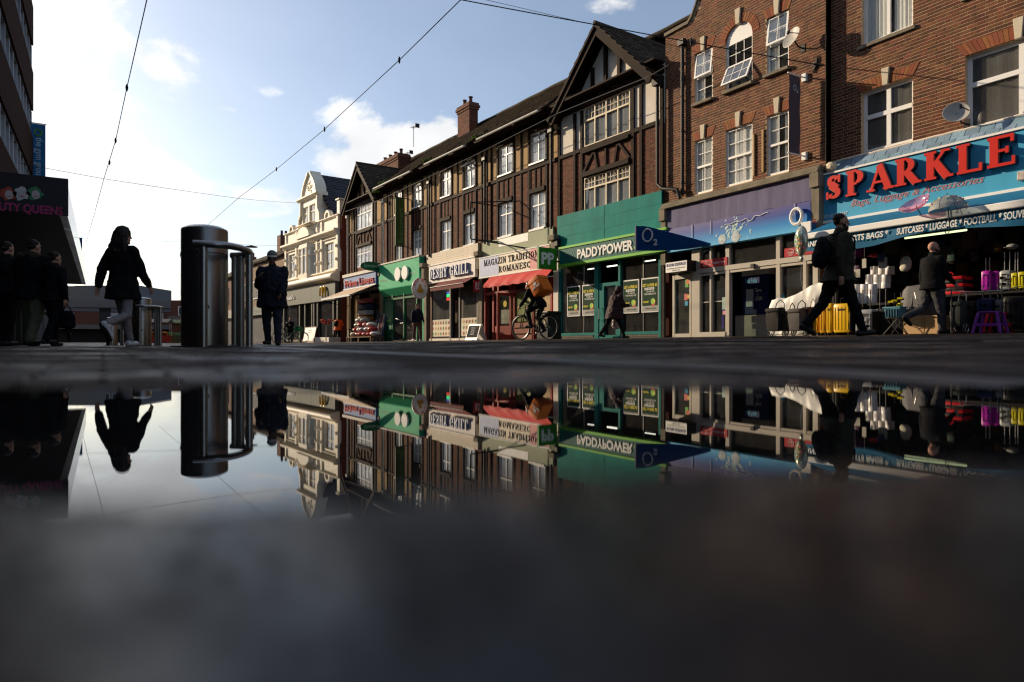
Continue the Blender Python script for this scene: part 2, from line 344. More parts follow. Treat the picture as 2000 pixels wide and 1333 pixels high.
# paving blocks, the nearest 300 in view as pieces of their own
pave = MB(); cells = []
bw, bl = .2, .1
r = 0; y = BL[2]
while y < BL[3]:
    x = BL[0]+(bw/2 if r % 2 else 0)
    while x < BL[1]-bw: cells.append((x+bw/2, y+bl/2)); x += bw
    y += bl; r += 1
def inview(x, y):
    wd = x*SY+y*CY; la = x*CY-y*SY
    return wd > .09 and abs(la) < wd*.78+.1
def blockgeo(mb, x, y, kx=.0035, z=None, off=(0, 0, 0)):
    a, b = bw/2-kx, bl/2-kx; t = .004
    zs = gz(x, y); sx = (gz(x+.05, y)-gz(x-.05, y))/.1; sy = (gz(x, y+.04)-gz(x, y-.04))/.08
    j = noise.noise(Vector((x*31, y*47, 1)))*.0022
    tx = noise.noise(Vector((x*13, y*17, 5)))*.02; ty = noise.noise(Vector((x*19, y*11, 9)))*.03
    def P(u, v, d): return (x+u-off[0], y+v-off[1], zs+j+d+u*(sx+tx)+v*(sy+ty)-off[2])
    mb.add([P(-a+t, -b+t, 0), P(a-t, -b+t, 0), P(a-t, b-t, 0), P(-a+t, b-t, 0), P(-a, -b, -t), P(a, -b, -t), P(a, b, -t), P(-a, b, -t),
            P(-a, -b, -.02), P(a, -b, -.02), P(a, b, -.02), P(-a, b, -.02)],
           [(0, 1, 2, 3), (4, 5, 1, 0), (5, 6, 2, 1), (6, 7, 3, 2), (7, 4, 0, 3), (8, 9, 5, 4), (9, 10, 6, 5), (10, 11, 7, 6), (11, 8, 4, 7)])
cells.sort(key=lambda c: (not (inview(*c) and gz(*c) > .001), c[0]**2+c[1]**2))
CH = (1.02, 1.22)   # drain channel strip
k = 0
cells = [c for c in cells if c[0]*SY+c[1]*CY > .5]
for c in cells:
    if CH[0]-.0999 < c[0] < CH[1]+.0999: continue
    if c[0]**2+c[1]**2 < .0: continue
    zz = gz(*c)
    if k < 300:
        b_ = MB(); blockgeo(b_, c[0], c[1], off=(c[0], c[1], zz)); o = b_.build('paving_block', m_block, None, origin=(0, 0, 0))
        o.parent = gnd; o.location = (c[0], c[1], zz); k += 1
    else: blockgeo(pave, c[0], c[1])
y = BL[2]; r = 0
while y < BL[3]:            # cut blocks against the drain channel
    x0 = BL[0]+(.1 if r % 2 else 0); e0 = x0+.2*math.floor((CH[0]-x0)/.2+1e-6); e1 = x0+.2*math.ceil((CH[1]-x0)/.2-1e-6)
    for a, b in ((e0, CH[0]), (CH[1], e1)):
        if b-a > .03 and ((a+b)/2)*SY+(y+bl/2)*CY > .5: bw = b-a; blockgeo(pave, (a+b)/2, y+bl/2)
    bw = .2; y += bl; r += 1
pave.build('block_paving', m_block, gnd, kind='stuff')
# drain channel: long stone strip beside a slotted line
for i in range(26):
    y0 = -1+i*.92; mbk = MB()
    for (xa, xb, dz) in ((CH[0], CH[0]+.085, .004), (CH[0]+.115, CH[1], .004), (CH[0]+.085, CH[0]+.115, -.008)):
        y1 = y0+.91; zt0, zt1 = gz(xa, y0), gz(xa, y1)
        mbk.add([(xa, y0, zt0-.03), (xb, y0, zt0-.03), (xb, y1, zt1-.03), (xa, y1, zt1-.03), (xa, y0, zt0+dz), (xb, y0, zt0+dz), (xb, y1, zt1+dz), (xa, y1, zt1+dz)],
            [(0,3,2,1),(4,5,6,7),(0,1,5,4),(1,2,6,5),(2,3,7,6),(3,0,4,7)])
    mbk.build('channel_stone', m_kerb, gnd)
# kerb line further across the street
for i in range(40):
    y0 = 2+i*1.22; mbk = MB(); xa, xb = 4.4, 4.55; y1 = y0+1.21; z0, z1 = gz(4.45, y0), gz(4.45, y1)
    mbk.add([(xa, y0, z0-.03), (xb, y0, z0-.03), (xb, y1, z1-.03), (xa, y1, z1-.03), (xa, y0, z0+.007), (xb, y0, z0+.007), (xb, y1, z1+.007), (xa, y1, z1+.007)],
        [(0,3,2,1),(4,5,6,7),(0,1,5,4),(1,2,6,5),(2,3,7,6),(3,0,4,7)])
    mbk.build('kerb_stone', m_kerb, gnd)
# grit on the near shore and by the far edge
gr = MB()
for i in range(1500):
    wd = R.uniform(.06, .30) if i < 1000 else R.uniform(.8, 2.5); la = R.uniform(-.85, .85)*(wd+.12)
    x, y = la*CY+wd*SY, -la*SY+wd*CY; z = gz(x, y)
    if z < .0005: continue
    s = R.uniform(.0006, .0022); gr.ell((x, y, z+s*.3), (s*R.uniform(.8, 1.6), s, s*.7), 5, 3)
gr.build('grit', m_dirtsh, None, kind='stuff', label='fine wet grit scattered at the puddle edges')
# water
wm = bpy.data.materials.new('puddle_water'); wm.use_nodes = True; t = wm.node_tree; b = t.nodes['Principled BSDF']
b.inputs['Base Color'].default_value = (.012, .011, .010, 1); b.inputs['Roughness'].default_value = .0; b.inputs['IOR'].default_value = 1.333
nb = t.nodes.new('ShaderNodeTexNoise'); nb.inputs['Scale'].default_value = 14; nb.inputs['Detail'].default_value = 1
tt = t.nodes.new('ShaderNodeTexCoord'); t.links.new(tt.outputs['Object'], nb.inputs['Vector'])
bn = t.nodes.new('ShaderNodeBump'); bn.inputs['Strength'].default_value = .06; bn.inputs['Distance'].default_value = .0015; t.links.new(nb.outputs[0], bn.inputs['Height']); t.links.new(bn.outputs[0], b.inputs['Normal'])
wtr = MB(); ring = []
for i in range(64):
    a = 2*PI*i/64; la = 1.9*math.cos(a); wd = .56+.62*math.sin(a)
    ring.append((la*CY+wd*SY, -la*SY+wd*CY, 0))
wtr.poly(ring); wtr.build('puddle', wm, None, kind='structure')
# ================================================================== building helpers
def brickwork(root, y0, y1, z0, z1, holes, bmat, mmat, nparts=0, x=0.0, top=None, thick=.25, key=None, proud=.0055, sides=True, name='brick'):
    """wall backing (mortar) plus every brick as geometry; holes = (y0,y1,z0,z1)"""
    ysn = sorted(set([y0, y1]+[h[i] for h in holes for i in (0, 1) if y0 < h[i] < y1])); zsn = sorted(set([z0, z1]+[h[i] for h in holes for i in (2, 3) if z0 < h[i] < z1]))
    w_ = MB()
    for a, b in zip(ysn, ysn[1:]):
        for c, d in zip(zsn, zsn[1:]):
            cy_, cz_ = (a+b)/2, (c+d)/2
            if any(h[0] < cy_ < h[1] and h[2] < cz_ < h[3] for h in holes): continue
            if top is None: w_.box(x, x+thick, a, b, c, d)
            else:
                # clip the top by profile
                n = max(1, int((b-a)/.12)) if d > min(top(a), top(b), top((a+b)/2)) else 1
                for q in range(n):
                    p0, p1 = a+(b-a)*q/n, a+(b-a)*(q+1)/n; t0, t1 = min(d, top(p0)), min(d, top(p1))
                    if max(t0, t1) <= c: continue
                    t0 = max(t0, c); t1 = max(t1, c)
                    w_.add([(x,p0,c),(x+thick,p0,c),(x+thick,p1,c),(x,p1,c),(x,p0,t0),(x+thick,p0,t0),(x+thick,p1,t1),(x,p1,t1)],
                        [(0,3,2,1),(4,5,6,7),(0,1,5,4),(1,2,6,5),(2,3,7,6),(3,0,4,7)])
    w_.build('wall', mmat, root)
    bricks = []; r = 0; z = z0+.004
    while z+.06 < z1:
        cz_ = z+.033; iv = [(y0, y1)]
        for h in holes:
            if h[2]-.03 < cz_ < h[3]+.03:
                nv = []
                for a, b in iv:
                    if h[1] <= a or h[0] >= b: nv.append((a, b)); continue
                    if h[0] > a: nv.append((a, h[0]))
                    if h[1] < b: nv.append((h[1], b))
                iv = nv
        y = y0-(.0 if r % 2 else .056+.0); k_ = 0
        while y < y1:
            ln = .215 if (k_ % 2 == 0) else .1025
            if r % 2: ln = .1025 if (k_ % 2 == 0) else .215
            for a, b in iv:
                p, q = max(a, y), min(b, y+ln)
                if q-p > .035 and (top is None or z+.066 < min(top(p), top(q))): bricks.append((p, q, z))
            y += ln+.0105; k_ += 1
        z += .0765; r += 1
    if key: bricks.sort(key=key)
    st = MB()
    for i, (p, q, z) in enumerate(bricks):
        e = proud+R.uniform(-.002, .002); fc = [(0, 1, 2, 3), (4, 5, 1, 0), (5, 6, 2, 1), (6, 7, 3, 2), (7, 4, 0, 3)]
        vs = [(x-e, p+.0015, z+.0015), (x-e, q-.0015, z+.0015), (x-e, q-.0015, z+.0635), (x-e, p+.0015, z+.0635), (x+.002, p, z), (x+.002, q, z), (x+.002, q, z+.065), (x+.002, p, z+.065)]
        if i < nparts: MB().add(vs, fc).build(name, bmat, root, origin=None)
        else: st.add(vs, fc)
    if st.v: st.build('brick_courses', bmat, root, kind='stuff')
def window(root, y0, y1, z0, z1, x=.07, fw=.055, cols=(.5,), rows=(), bars=(0, 0), mat=None, gl=None, curt=None, sill=None, sillmat=None, depth=.06, lean=None, barrows=None, name='window', blind=0, curtmat=None, mull=None, label=None):
    mat = mat or m_upvc; gl = gl or g_win; mu = mull or fw; f = MB()
    f.box(x, x+depth, y0, y0+fw, z0, z1); f.box(x, x+depth, y1-fw, y1, z0, z1); f.box(x+.002, x+depth-.002, y0+fw, y1-fw, z0, z0+fw*1.1); f.box(x+.002, x+depth-.002, y0+fw, y1-fw, z1-fw, z1)
    ycut = [y0+fw]+[y1-(y1-y0)*c for c in sorted(cols, reverse=True)]+[y1-fw]; zcut = [z0+fw*1.1]+[z0+(z1-z0)*c for c in rows]+[z1-fw]
    for c in zcut[1:-1]: f.box(x-.006, x+depth-.004, y0+fw, y1-fw, c-mu*.5, c+mu*.5)
    for c in ycut[1:-1]: f.box(x-.003, x+depth-.006, c-mu*.5, c+mu*.5, z0+fw, z1-fw)
    cells = []
    for i in range(len(ycut)-1):
        for j in range(len(zcut)-1):
            a = ycut[i]+(mu*.5 if i else 0); b = ycut[i+1]-(mu*.5 if i < len(ycut)-2 else 0); c = zcut[j]+(mu*.5 if j else 0); d = zcut[j+1]-(mu*.5 if j < len(zcut)-2 else 0)
            cells.append((a, b, c, d)); bx, bz = bars
            if barrows is not None and j not in barrows: bx = bz = 0
            for q in range(1, bx+1): yy = a+(b-a)*q/(bx+1); f.box(x+.014, x+.034, yy-.009, yy+.009, c, d)
            for q in range(1, bz+1): zz = c+(d-c)*q/(bz+1); f.box(x+.016, x+.032, a, b, zz-.009, zz+.009)
    fr = f.build(name, mat, root, label=label)
    for a, b, c, d in cells: MB().quad((x+.03, a, c), (x+.03, b, c), (x+.03, b, d), (x+.03, a, d)).build('pane', gl, fr)
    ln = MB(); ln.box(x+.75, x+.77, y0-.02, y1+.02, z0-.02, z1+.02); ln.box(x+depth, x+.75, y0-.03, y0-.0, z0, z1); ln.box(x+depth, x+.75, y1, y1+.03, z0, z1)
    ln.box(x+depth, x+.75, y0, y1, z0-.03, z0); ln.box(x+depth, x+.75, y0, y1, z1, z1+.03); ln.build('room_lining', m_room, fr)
    if curt:
        for (ca, cbb) in curt:
            cm = MB(); A_, B_ = y0+(y1-y0)*ca, y0+(y1-y0)*cbb; n = 18; ra = []; rb_ = []
            for q in range(n+1):
                yy = A_+(B_-A_)*q/n; xx = x+.07+.015*math.sin(q*1.9)+R.uniform(-.006, .006); ra.append((xx, yy, z0+.05)); rb_.append((xx, yy, z1-.04-(blind or 0)))
            cm.add(ra+rb_, [(q, q+1, n+2+q, n+1+q) for q in range(n)]); cm.build('curtain', curtmat or m_curt if R.random() < .75 else m_curtg, fr, smooth=True)
    if sill is not None: MB().box(x-.16, x+.03, y0-sill, y1+sill, z0-.085, z0-.002).build('sill', sillmat or m_stone, root, bevel=.006)
    return fr
def beam(root, y0, y1, z0, z1, out=.07, x=0.0, name='beam', mat=None):
    j = R.uniform(-.006, .006)
    return MB().box(x-out+j, x+.02, y0, y1, z0, z1).build(name, mat or m_timber, root, bevel=.008)
def beamd(root, a, b, wd, out=.07, x=0.0, name='beam', mat=None):
    """diagonal beam from a=(y,z) to b"""
    dy, dz = b[0]-a[0], b[1]-a[1]; l = math.hypot(dy, dz); ny, nz_ = -dz/l*wd/2, dy/l*wd/2
    pts = [(a[0]+ny, a[1]+nz_), (b[0]+ny, b[1]+nz_), (b[0]-ny, b[1]-nz_), (a[0]-ny, a[1]-nz_)]
    return MB().prism(pts, lambda p, q, s: (s, p, q), x-out, x+.02).build(name, mat or m_timber, root, bevel=.006)
def slab(root, pts, x0, x1, name, mat, **k):       # polygon in (y,z) with thickness in x
    return MB().prism(pts, lambda p, q, s: (s, p, q), x0, x1).build(name, mat, root, **k)
def roofplane(root, a, b, c, d, mat, nc=22, name='roof', thick=.03, tile=.18, seed=1):
    """a,b eave ends, d,c ridge ends: stepped courses of single tiles"""
    a, b, c, d = map(Vector, (a, b, c, d)); rr = random.Random(seed); m = MB(); nrm = (b-a).cross(d-a).normalized()
    if nrm.z < 0: nrm = -nrm
    for i in range(nc):
        t0, t1 = i/nc, (i+1.15)/nc; t1 = min(t1, 1.02)
        L0, R0, L1, R1 = a.lerp(d, t0), b.lerp(c, t0), a.lerp(d, t1), b.lerp(c, t1); n = max(1, int((R0-L0).length/tile))
        for j in range(n):
            s0, s1 = j/n, (j+1)/n
            if i % 2: s0 = min(1, s0+.5/n); s1 = min(1, s1+.5/n)
            if s1-s0 < 1e-4: continue
            h = nrm*(thick+rr.uniform(-.008, .012)); k0 = R.uniform(-.01, .01)
            p = [L0.lerp(R0, s0), L0.lerp(R0, s1), L1.lerp(R1, s1), L1.lerp(R1, s0)]
            lo = nrm*.004
            vs = [p[0], p[1], p[2], p[3], p[0]+h, p[1]+h, p[2]+lo, p[3]+lo]
            m.add(vs, [(4, 5, 6, 7), (0, 1, 5, 4), (1, 2, 6, 5), (3, 0, 4, 7)])
    st = m.build('tile_courses', mat, None, kind='stuff') if False else None
    under = MB(); h2 = nrm*.09
    under.add([a-h2, b-h2, c-h2, d-h2, a, b, c, d], [(0,1,2,3),(4,5,6,7),(0,1,5,4),(1,2,6,5),(2,3,7,6),(3,0,4,7)])
    ro = under.build(name, m_timber, root); m.build('roof_tiles', mat, ro, kind='stuff'); return ro
def pipe(root, y, z0, z1, x=-.09, r=.045, name='downpipe', mat=None, n=10):
    m = MB().tube([(x, y, z0), (x, y, z1)], r, n)
    z = z0+.4
    while z < z1: m.lathe([(r*1.25, -.03), (r*1.25, .03)], (x, y, z), n); z += 1.6
    m.box(x-.1, x+.06, y-.12, y+.12, z1, z1+.17)
    return m.build(name, mat or m_iron, root, smooth=True)
def chimney(root, x0, x1, y0, y1, z0, z1, pots=2, mat=None):
    m = MB().box(x0, x1, y0, y1, z0, z1-.5); 
    for i, e in enumerate((.05, .10, .05)): m.box(x0-e, x1+e, y0-e, y1+e, z1-.5+i*.13, z1-.37+i*.13)
    ch = m.build('chimney', M('chimney_brick', (.13, .055, .035), .9, var=.3, scale=8, bump=.5, bscale=18), root)
    # courses
    st = MB(); z = z0
    while z < z1-.55:
        for (fx, fy) in ((x0-.006, None), (x1+.006, None)):
            yy = y0+.01
            while yy < y1-.05: q = min(y1-.01, yy+.215); st.box(fx-.004, fx+.004, yy, q, z, z+.064); yy += .226
        for fy in (y0-.006, y1+.006):
            xx = x0+.01
            while xx < x1-.05: q = min(x1-.01, xx+.215); st.box(xx, q, fy-.004, fy+.004, z, z+.064); xx += .226
        z += .076
    st.build('brick_courses', m_brickT, ch, kind='stuff')
    for i in range(pots):
        py = y0+(y1-y0)*(i+.5)/pots
        MB().lathe([(.11, 0), (.13, .08), (.10, .12), (.095, .34), (.125, .36), (.125, .42), (.07, .42)], ((x0+x1)/2, py, z1-.12), 14).build('chimney_pot', M('terracotta_pot', (.10, .05, .035), .8, var=.2), ch, smooth=True)
    return ch
# ---- serif capitals drawn as strokes (thick stems, thin hairlines, slab feet)
def glyph(c):
    T, t = .17, .075; q = []
    def S(x0, y0, x1, y1, w): q.append(('s', x0, y0, x1, y1, w))
    def B(xc, y, w=.3): q.append(('b', xc-w/2, xc+w/2, y))
    def arc(cx, cy, rx, ry, a0, a1, wa, wb, n=10): q.append(('a', cx, cy, rx, ry, a0, a1, wa, wb, n))
    W = .75
    if c == 'I': S(.2, 0, .2, 1, T); B(.2, 0, .36); B(.2, 1, .36); W = .4
    elif c == 'L': S(.2, 0, .2, 1, T); B(.2, 1, .36); S(.05, .04, .68, .04, t); S(.66, .0, .66, .26, t); W = .72
    elif c == 'E': S(.2, 0, .2, 1, T); S(.04, .04, .68, .04, t); S(.04, .96, .66, .96, t); S(.2, .51, .52, .51, t); S(.67, 0, .67, .27, t); S(.64, .75, .64, 1, t); S(.52, .4, .52, .62, t); W = .74
    elif c == 'T': S(.36, 0, .36, 1, T); B(.36, 0, .36); S(.02, .96, .7, .96, t); S(.04, .72, .04, 1, t); S(.68, .72, .68, 1, t); W = .72
    elif c == 'H': S(.18, 0, .18, 1, T); S(.62, 0, .62, 1, T); S(.18, .51, .62, .51, t); [B(a, b, .32) for a in (.18, .62) for b in (0, 1)]; W = .8
    elif c == 'N': S(.16, 0, .16, 1, t); S(.64, 0, .64, 1, t); S(.16, .97, .62, .03, T); B(.16, 0, .28); B(.64, 1, .28); B(.12, 1, .24); W = .8
    elif c == 'M': S(.14, 0, .14, 1, t); S(.8, 0, .8, 1, T); S(.16, .97, .47, .05, T); S(.47, .05, .78, .97, t); B(.14, 0, .28); B(.8, 0, .34); B(.12, 1, .24); B(.84, 1, .28); W = .96
    elif c == 'A': S(.08, 0, .37, .98, t); S(.36, .98, .66, 0, T); S(.2, .33, .56, .33, t*.9); B(.08, 0, .27); B(.66, 0, .34); W = .76
    elif c == 'Y': S(.36, 0, .36, .46, T); S(.36, .44, .12, 1, T); S(.36, .44, .64, 1, t); B(.36, 0, .34); B(.1, 1, .3); B(.64, 1, .24); W = .76
    elif c == 'Z': S(.04, .04, .64, .04, t); S(.06, .96, .64, .96, t); S(.1, .04, .58, .96, T); S(.65, 0, .65, .28, t); S(.06, .74, .06, 1, t); W = .7
    elif c == 'K': S(.2, 0, .2, 1, T); B(.2, 0, .34); B(.2, 1, .34); S(.22, .4, .6, .97, t); S(.36, .58, .68, .0, T); B(.62, 1, .26); B(.7, 0, .28); W = .82
    elif c == 'P': S(.2, 0, .2, 1, T); B(.2, 0, .36); S(.04, .96, .4, .96, t); S(.2, .46, .4, .46, t); arc(.38, .71, .23, .25, -90, 90, t, T*1.05); W = .72
    elif c == 'R': S(.2, 0, .2, 1, T); B(.2, 0, .34); S(.04, .96, .4, .96, t); S(.2, .48, .4, .48, t); arc(.38, .72, .22, .24, -90, 90, t, T*1.05); S(.38, .48, .66, .02, T); B(.7, 0, .24); W = .8
    elif c == 'D': S(.2, 0, .2, 1, T); S(.04, .04, .4, .04, t); S(.04, .96, .4, .96, t); arc(.36, .5, .33, .46, -90, 90, t, T*1.1); W = .78
    elif c == 'O': arc(.4, .5, .32, .46, 0, 360, T*1.1, t, 20); W = .82
    elif c == 'C': arc(.4, .5, .31, .46, 42, 318, t, T*1.15, 16); S(.66, .66, .66, .98, t); S(.64, .06, .64, .26, t*.6); W = .76
    elif c == 'G': arc(.4, .5, .31, .46, 42, 310, t, T*1.15, 16); S(.66, .66, .66, .98, t); S(.64, .02, .64, .44, T*.8); B(.62, .44, .3); W = .82
    elif c == 'S': arc(.33, .73, .21, .23, 25, 232, t, T, 10); arc(.34, .27, .23, .23, 205, 412, T, t, 10); S(.24, .62, .46, .40, T*1.25); S(.535, .66, .535, .97, t); S(.115, .03, .115, .33, t); W = .68
    else: W = .36
    return q, W
def serifword(s, mat, parent, x, ya, yb, z0, h, depth=.02, name='letter', fat=1.0, side=None, rise=0, sides_mat=None, join=False, skew=0):
    ws = [glyph(c) for c in s]; gap = .07; tot = sum(w for _, w in ws)+gap*(len(s)-1); k = (ya-yb)/tot; px = 0; allm = MB(); res = []
    for c, (q, W) in zip(s, ws):
        polys = []
        for e in q:
            if e[0] == 's':
                _, x0, y0, x1, y1, w_ = e; w_ = w_*(fat if w_ > .1 else (1+(fat-1)*.6)); dx, dy = (x1-x0)*k, (y1-y0)*h; l = math.hypot(dx, dy) or 1; ww = w_*min(h, k*1.2)*.5
                nx_, ny_ = -dy/l*ww, dx/l*ww; polys.append([(x0*k+nx_, y0*h+ny_), (x1*k+nx_, y1*h+ny_), (x1*k-nx_, y1*h-ny_), (x0*k-nx_, y0*h-ny_)])
            elif e[0] == 'b':
                _, a, b, y = e; th = .065*h*(1+(fat-1)*.6); y0_ = y*h if y < .5 else y*h-th; polys.append([(a*k, y0_), (b*k, y0_), (b*k, y0_+th), (a*k, y0_+th)])
            else:
                _, cx, cy, rx, ry, a0, a1, wa, wb, n = e
                for i in range(n):
                    r0, r1 = rad(a0+(a1-a0)*i/n), rad(a0+(a1-a0)*(i+1)/n+.5)
                    def W_(r): 
                        m_ = abs(math.cos(r)) if True else 0
                        lo, hi = min(wa, wb), max(wa, wb); return (lo+(hi-lo)*m_)*min(h, k*1.2)*.5*fat
                    def pt(r, o): return ((cx+0)*k+(rx*k-W_(r)*.0)*math.cos(r)+o*W_(r)*math.cos(r), cy*h+ry*h*math.sin(r)+o*W_(r)*math.sin(r))
                    o1, o2 = (.2, -1.6)
                    polys.append([pt(r0, o1), pt(r1, o1), pt(r1, o2), pt(r0, o2)])
        m = MB() if not join else allm
        for i, pl in enumerate(polys):
            e_ = .0004*(i % 12); m.prism(pl, lambda p, q_, a: (a, ya-px*k-p-q_*skew, z0+q_+rise*(px*k+p)), x, x-depth-e_)
        if not join:
            o = m.build(name, mat, parent); res.append((o, polys, px*k))
        px += W+gap
    if join: return allm.build(name, mat, parent)
    return res
# ================================================================== frames of the facades
FT = Frame((15.5, 16.3), rad(3.4))
FM = Frame((13.845, 44.151), rad(6.0))
FO = Frame((15.5, 0), 0); FS = Frame((15.72, 0), 0)
def out_at(F_, u, y):
    lo, hi = -1.0, 6.0; f = lambda o: F_.Y(u, o)-y; s0 = f(lo)
    for _ in range(40):
        m = (lo+hi)/2
        if (f(m) > 0) == (s0 > 0): lo = m
        else: hi = m
    return (lo+hi)/2
def yz(F_, u0, v0, u1, v1, out=0):      # pixel box -> y range and z range at its middle
    um = (u0+u1)/2; return F_.Y(u1, out), F_.Y(u0, out), F_.Z(um, v1, out), F_.Z(um, v0, out)
def sash(root, y0, y1, z0, z1, x, ang, bars, name='open_sash'):
    m = MB(); fw = .055; h = z1-z0
    m.box(-.02, .02, y0, y0+fw, -h, 0); m.box(-.02, .02, y1-fw, y1, -h, 0); m.box(-.021, .021, y0+fw, y1-fw, -h, -h+fw); m.box(-.021, .021, y0+fw, y1-fw, -fw, 0)
    for q in range(1, bars[0]+1): yy = y0+(y1-y0)*q/(bars[0]+1); m.box(-.012, .012, yy-.009, yy+.009, -h+fw, -fw)
    for q in range(1, bars[1]+1): zz = -h+h*q/(bars[1]+1); m.box(-.011, .011, y0+fw, y1-fw, zz-.009, zz+.009)
    T_ = Matrix.Translation((x, 0, z1)) @ Matrix.Rotation(ang, 4, 'Y'); m.xf(T_); o = m.build(name, m_upvc, root)
    MB().quad((0, y0+fw, -h+fw), (0, y1-fw, -h+fw), (0, y1-fw, -fw), (0, y0+fw, -fw)).xf(T_).build('pane', g_win, o)
def flat_arch(root, y0, y1, z, key=True, h=.27, sp=.13):
    n = int((y1-y0+.1)/.085); c = (y0+y1)/2
    for i in range(n):
        a0, a1 = i/n, (i+1)/n; b0, b1 = y0+(y1-y0)*a0, y0+(y1-y0)*a1; t0, t1 = y0-sp+(y1-y0+2*sp)*a0, y0-sp+(y1-y0+2*sp)*a1
        if abs((b0+b1)/2-c) < .05: continue
        e = .014+R.uniform(-.002, .002)
        slab(root, [(b0+.004, z), (b1-.004, z), (t1-.004, z+h), (t0+.004, z+h)], -e, .03, 'arch_brick', m_brickR)
    if key: slab(root, [(c-.06, z-.02), (c+.06, z-.02), (c+.095, z+h+.13), (c-.095, z+h+.13)], -.06, .03, 'keystone', m_keyst, bevel=.006)
# ================================================================== brick building over the phone shop
B1 = thing('brick_building', 'three storey brown brick building with curved gable and arched middle window', 'building', frame=FO.m)
cols = {'L': (FO.Y(1391.5), FO.Y(1356.5)), 'M': (FO.Y(1469.6), FO.Y(1416.5)), 'R': (FO.Y(1540.5), FO.Y(1497))}
ym = sum(cols['M'])/2
holes = []
for k, (a, b) in cols.items():
    holes.append((a, b, 4.64, 6.28)); holes.append((a, b, 7.40, 8.93 if k != 'M' else 9.22))
def topO(y):
    d = abs(y-ym); return 9.95 if d > 1.9 else 9.95+2.7*max(0, 1-(d/1.9)**2)**1.5
brickwork(B1, 10.6, 16.25, 4.5, 12.7, holes, m_brickD, m_mortar, nparts=300, top=topO, key=lambda b: b[0]+abs(b[2]-6.5)*.25)
MB().box(.02, 9, 10.6, 10.85, 0, 9.9).build('side_wall', m_brickD, B1)
MB().box(.26, 9, 10.85, 16.2, 9.0, 9.15).build('roof', m_slate, B1)
MB().box(.26, 9, 16.05, 16.25, 4.5, 9.9).build('party_wall', m_brickD, B1)
pr = []; cp = MB(); yy = 10.6
while yy < 16.25: pr.append((yy, topO(yy))); yy += .16
pr.append((16.25, topO(16.25)))
for (a, za), (b, zb) in zip(pr, pr[1:]):
    cp.add([(-.07,a,za),(.32,a,za),(.32,b,zb),(-.07,b,zb),(-.07,a,za+.1),(.32,a,za+.1),(.32,b,zb+.1),(-.07,b,zb+.1)], [(0,3,2,1),(4,5,6,7),(0,1,5,4),(1,2,6,5),(2,3,7,6),(3,0,4,7)])
cp.build('coping', m_stone, B1)
for k, (a, b) in cols.items():
    br = (2, 1) if k == 'M' else (1, 1)
    window(B1, a, b, 4.64, 6.28, x=.045, fw=.06, cols=(), rows=(.5,), bars=br, curt=[(0, 1)] if k != 'R' else [(0, .3), (.55, 1)])
    flat_arch(B1, a, b, 6.28)
    if k != 'M':
        window(B1, a, b, 7.40, 8.93, x=.045, fw=.055, cols=(), rows=(.5,), bars=br, curt=[(.6, 1)], sill=.05); flat_arch(B1, a, b, 8.93)
        sash(B1, a+.02, b-.02, 8.16, 8.92, .06, rad(7), (1, 1))
    else:
        window(B1, a, b, 7.40, 8.76, x=.045, fw=.055, cols=(), rows=(.5,), bars=br, sill=.05, barrows=(1,))
        sash(B1, a+.02, b-.02, 7.45, 8.1, .06, rad(25), (2, 1))
        n = 14; rr_ = (b-a)/2; c = (a+b)/2; pts = [(a, 8.76), (b, 8.76)]+[(c+rr_*math.cos(PI*i/n), 8.78+(9.22-8.78)*math.sin(PI*i/n)) for i in range(n+1)][0:]
        slab(B1, pts, .05, .13, 'arch_panel', m_upvc)
        for i in range(20):
            t0, t1 = PI*i/20, PI*(i+1)/20
            if 9 <= i <= 10: continue
            def q(t, r_, dz): return (c+r_*math.cos(t), 8.78+(.44+dz)*math.sin(t))
            ro = rr_+.24; slab(B1, [q(t0+.012, rr_, 0), q(t1-.012, rr_, 0), q(t1-.012, ro, .24), q(t0+.012, ro, .24)], -.014+R.uniform(-.002, .002), .12, 'arch_brick', m_brickR)
        slab(B1, [(c-.06, 9.18), (c+.06, 9.18), (c+.1, 9.62), (c-.1, 9.62)], -.06, .03, 'keystone', m_keyst, bevel=.006)
MB().box(-.26, .0, 10.62, 16.22, 4.42, 4.50).box(-.2, .0, 10.62, 16.22, 4.50, 4.56).box(-.30, 0, 10.62, 16.22, 4.36, 4.42).build('stone_ledge', m_stone, B1, bevel=.01)
for y_ in (10.72, 16.12): MB().box(-.24, 0, y_-.11, y_+.11, 2.6, 4.36).box(-.3, 0, y_-.13, y_+.13, 4.0, 4.36).build('pilaster', m_stone, B1, bevel=.012)
pipe(B1, 15.42, 4.7, 9.35, r=.055)
MB().box(-.05, -.012, FO.Y(1475), FO.Y(1472), 4.75, 5.9).build('timber_lath', m_cream, B1); MB().box(-.05, -.012, FO.Y(1493), FO.Y(1489.5), 4.8, 5.95).build('timber_lath', m_cream, B1)
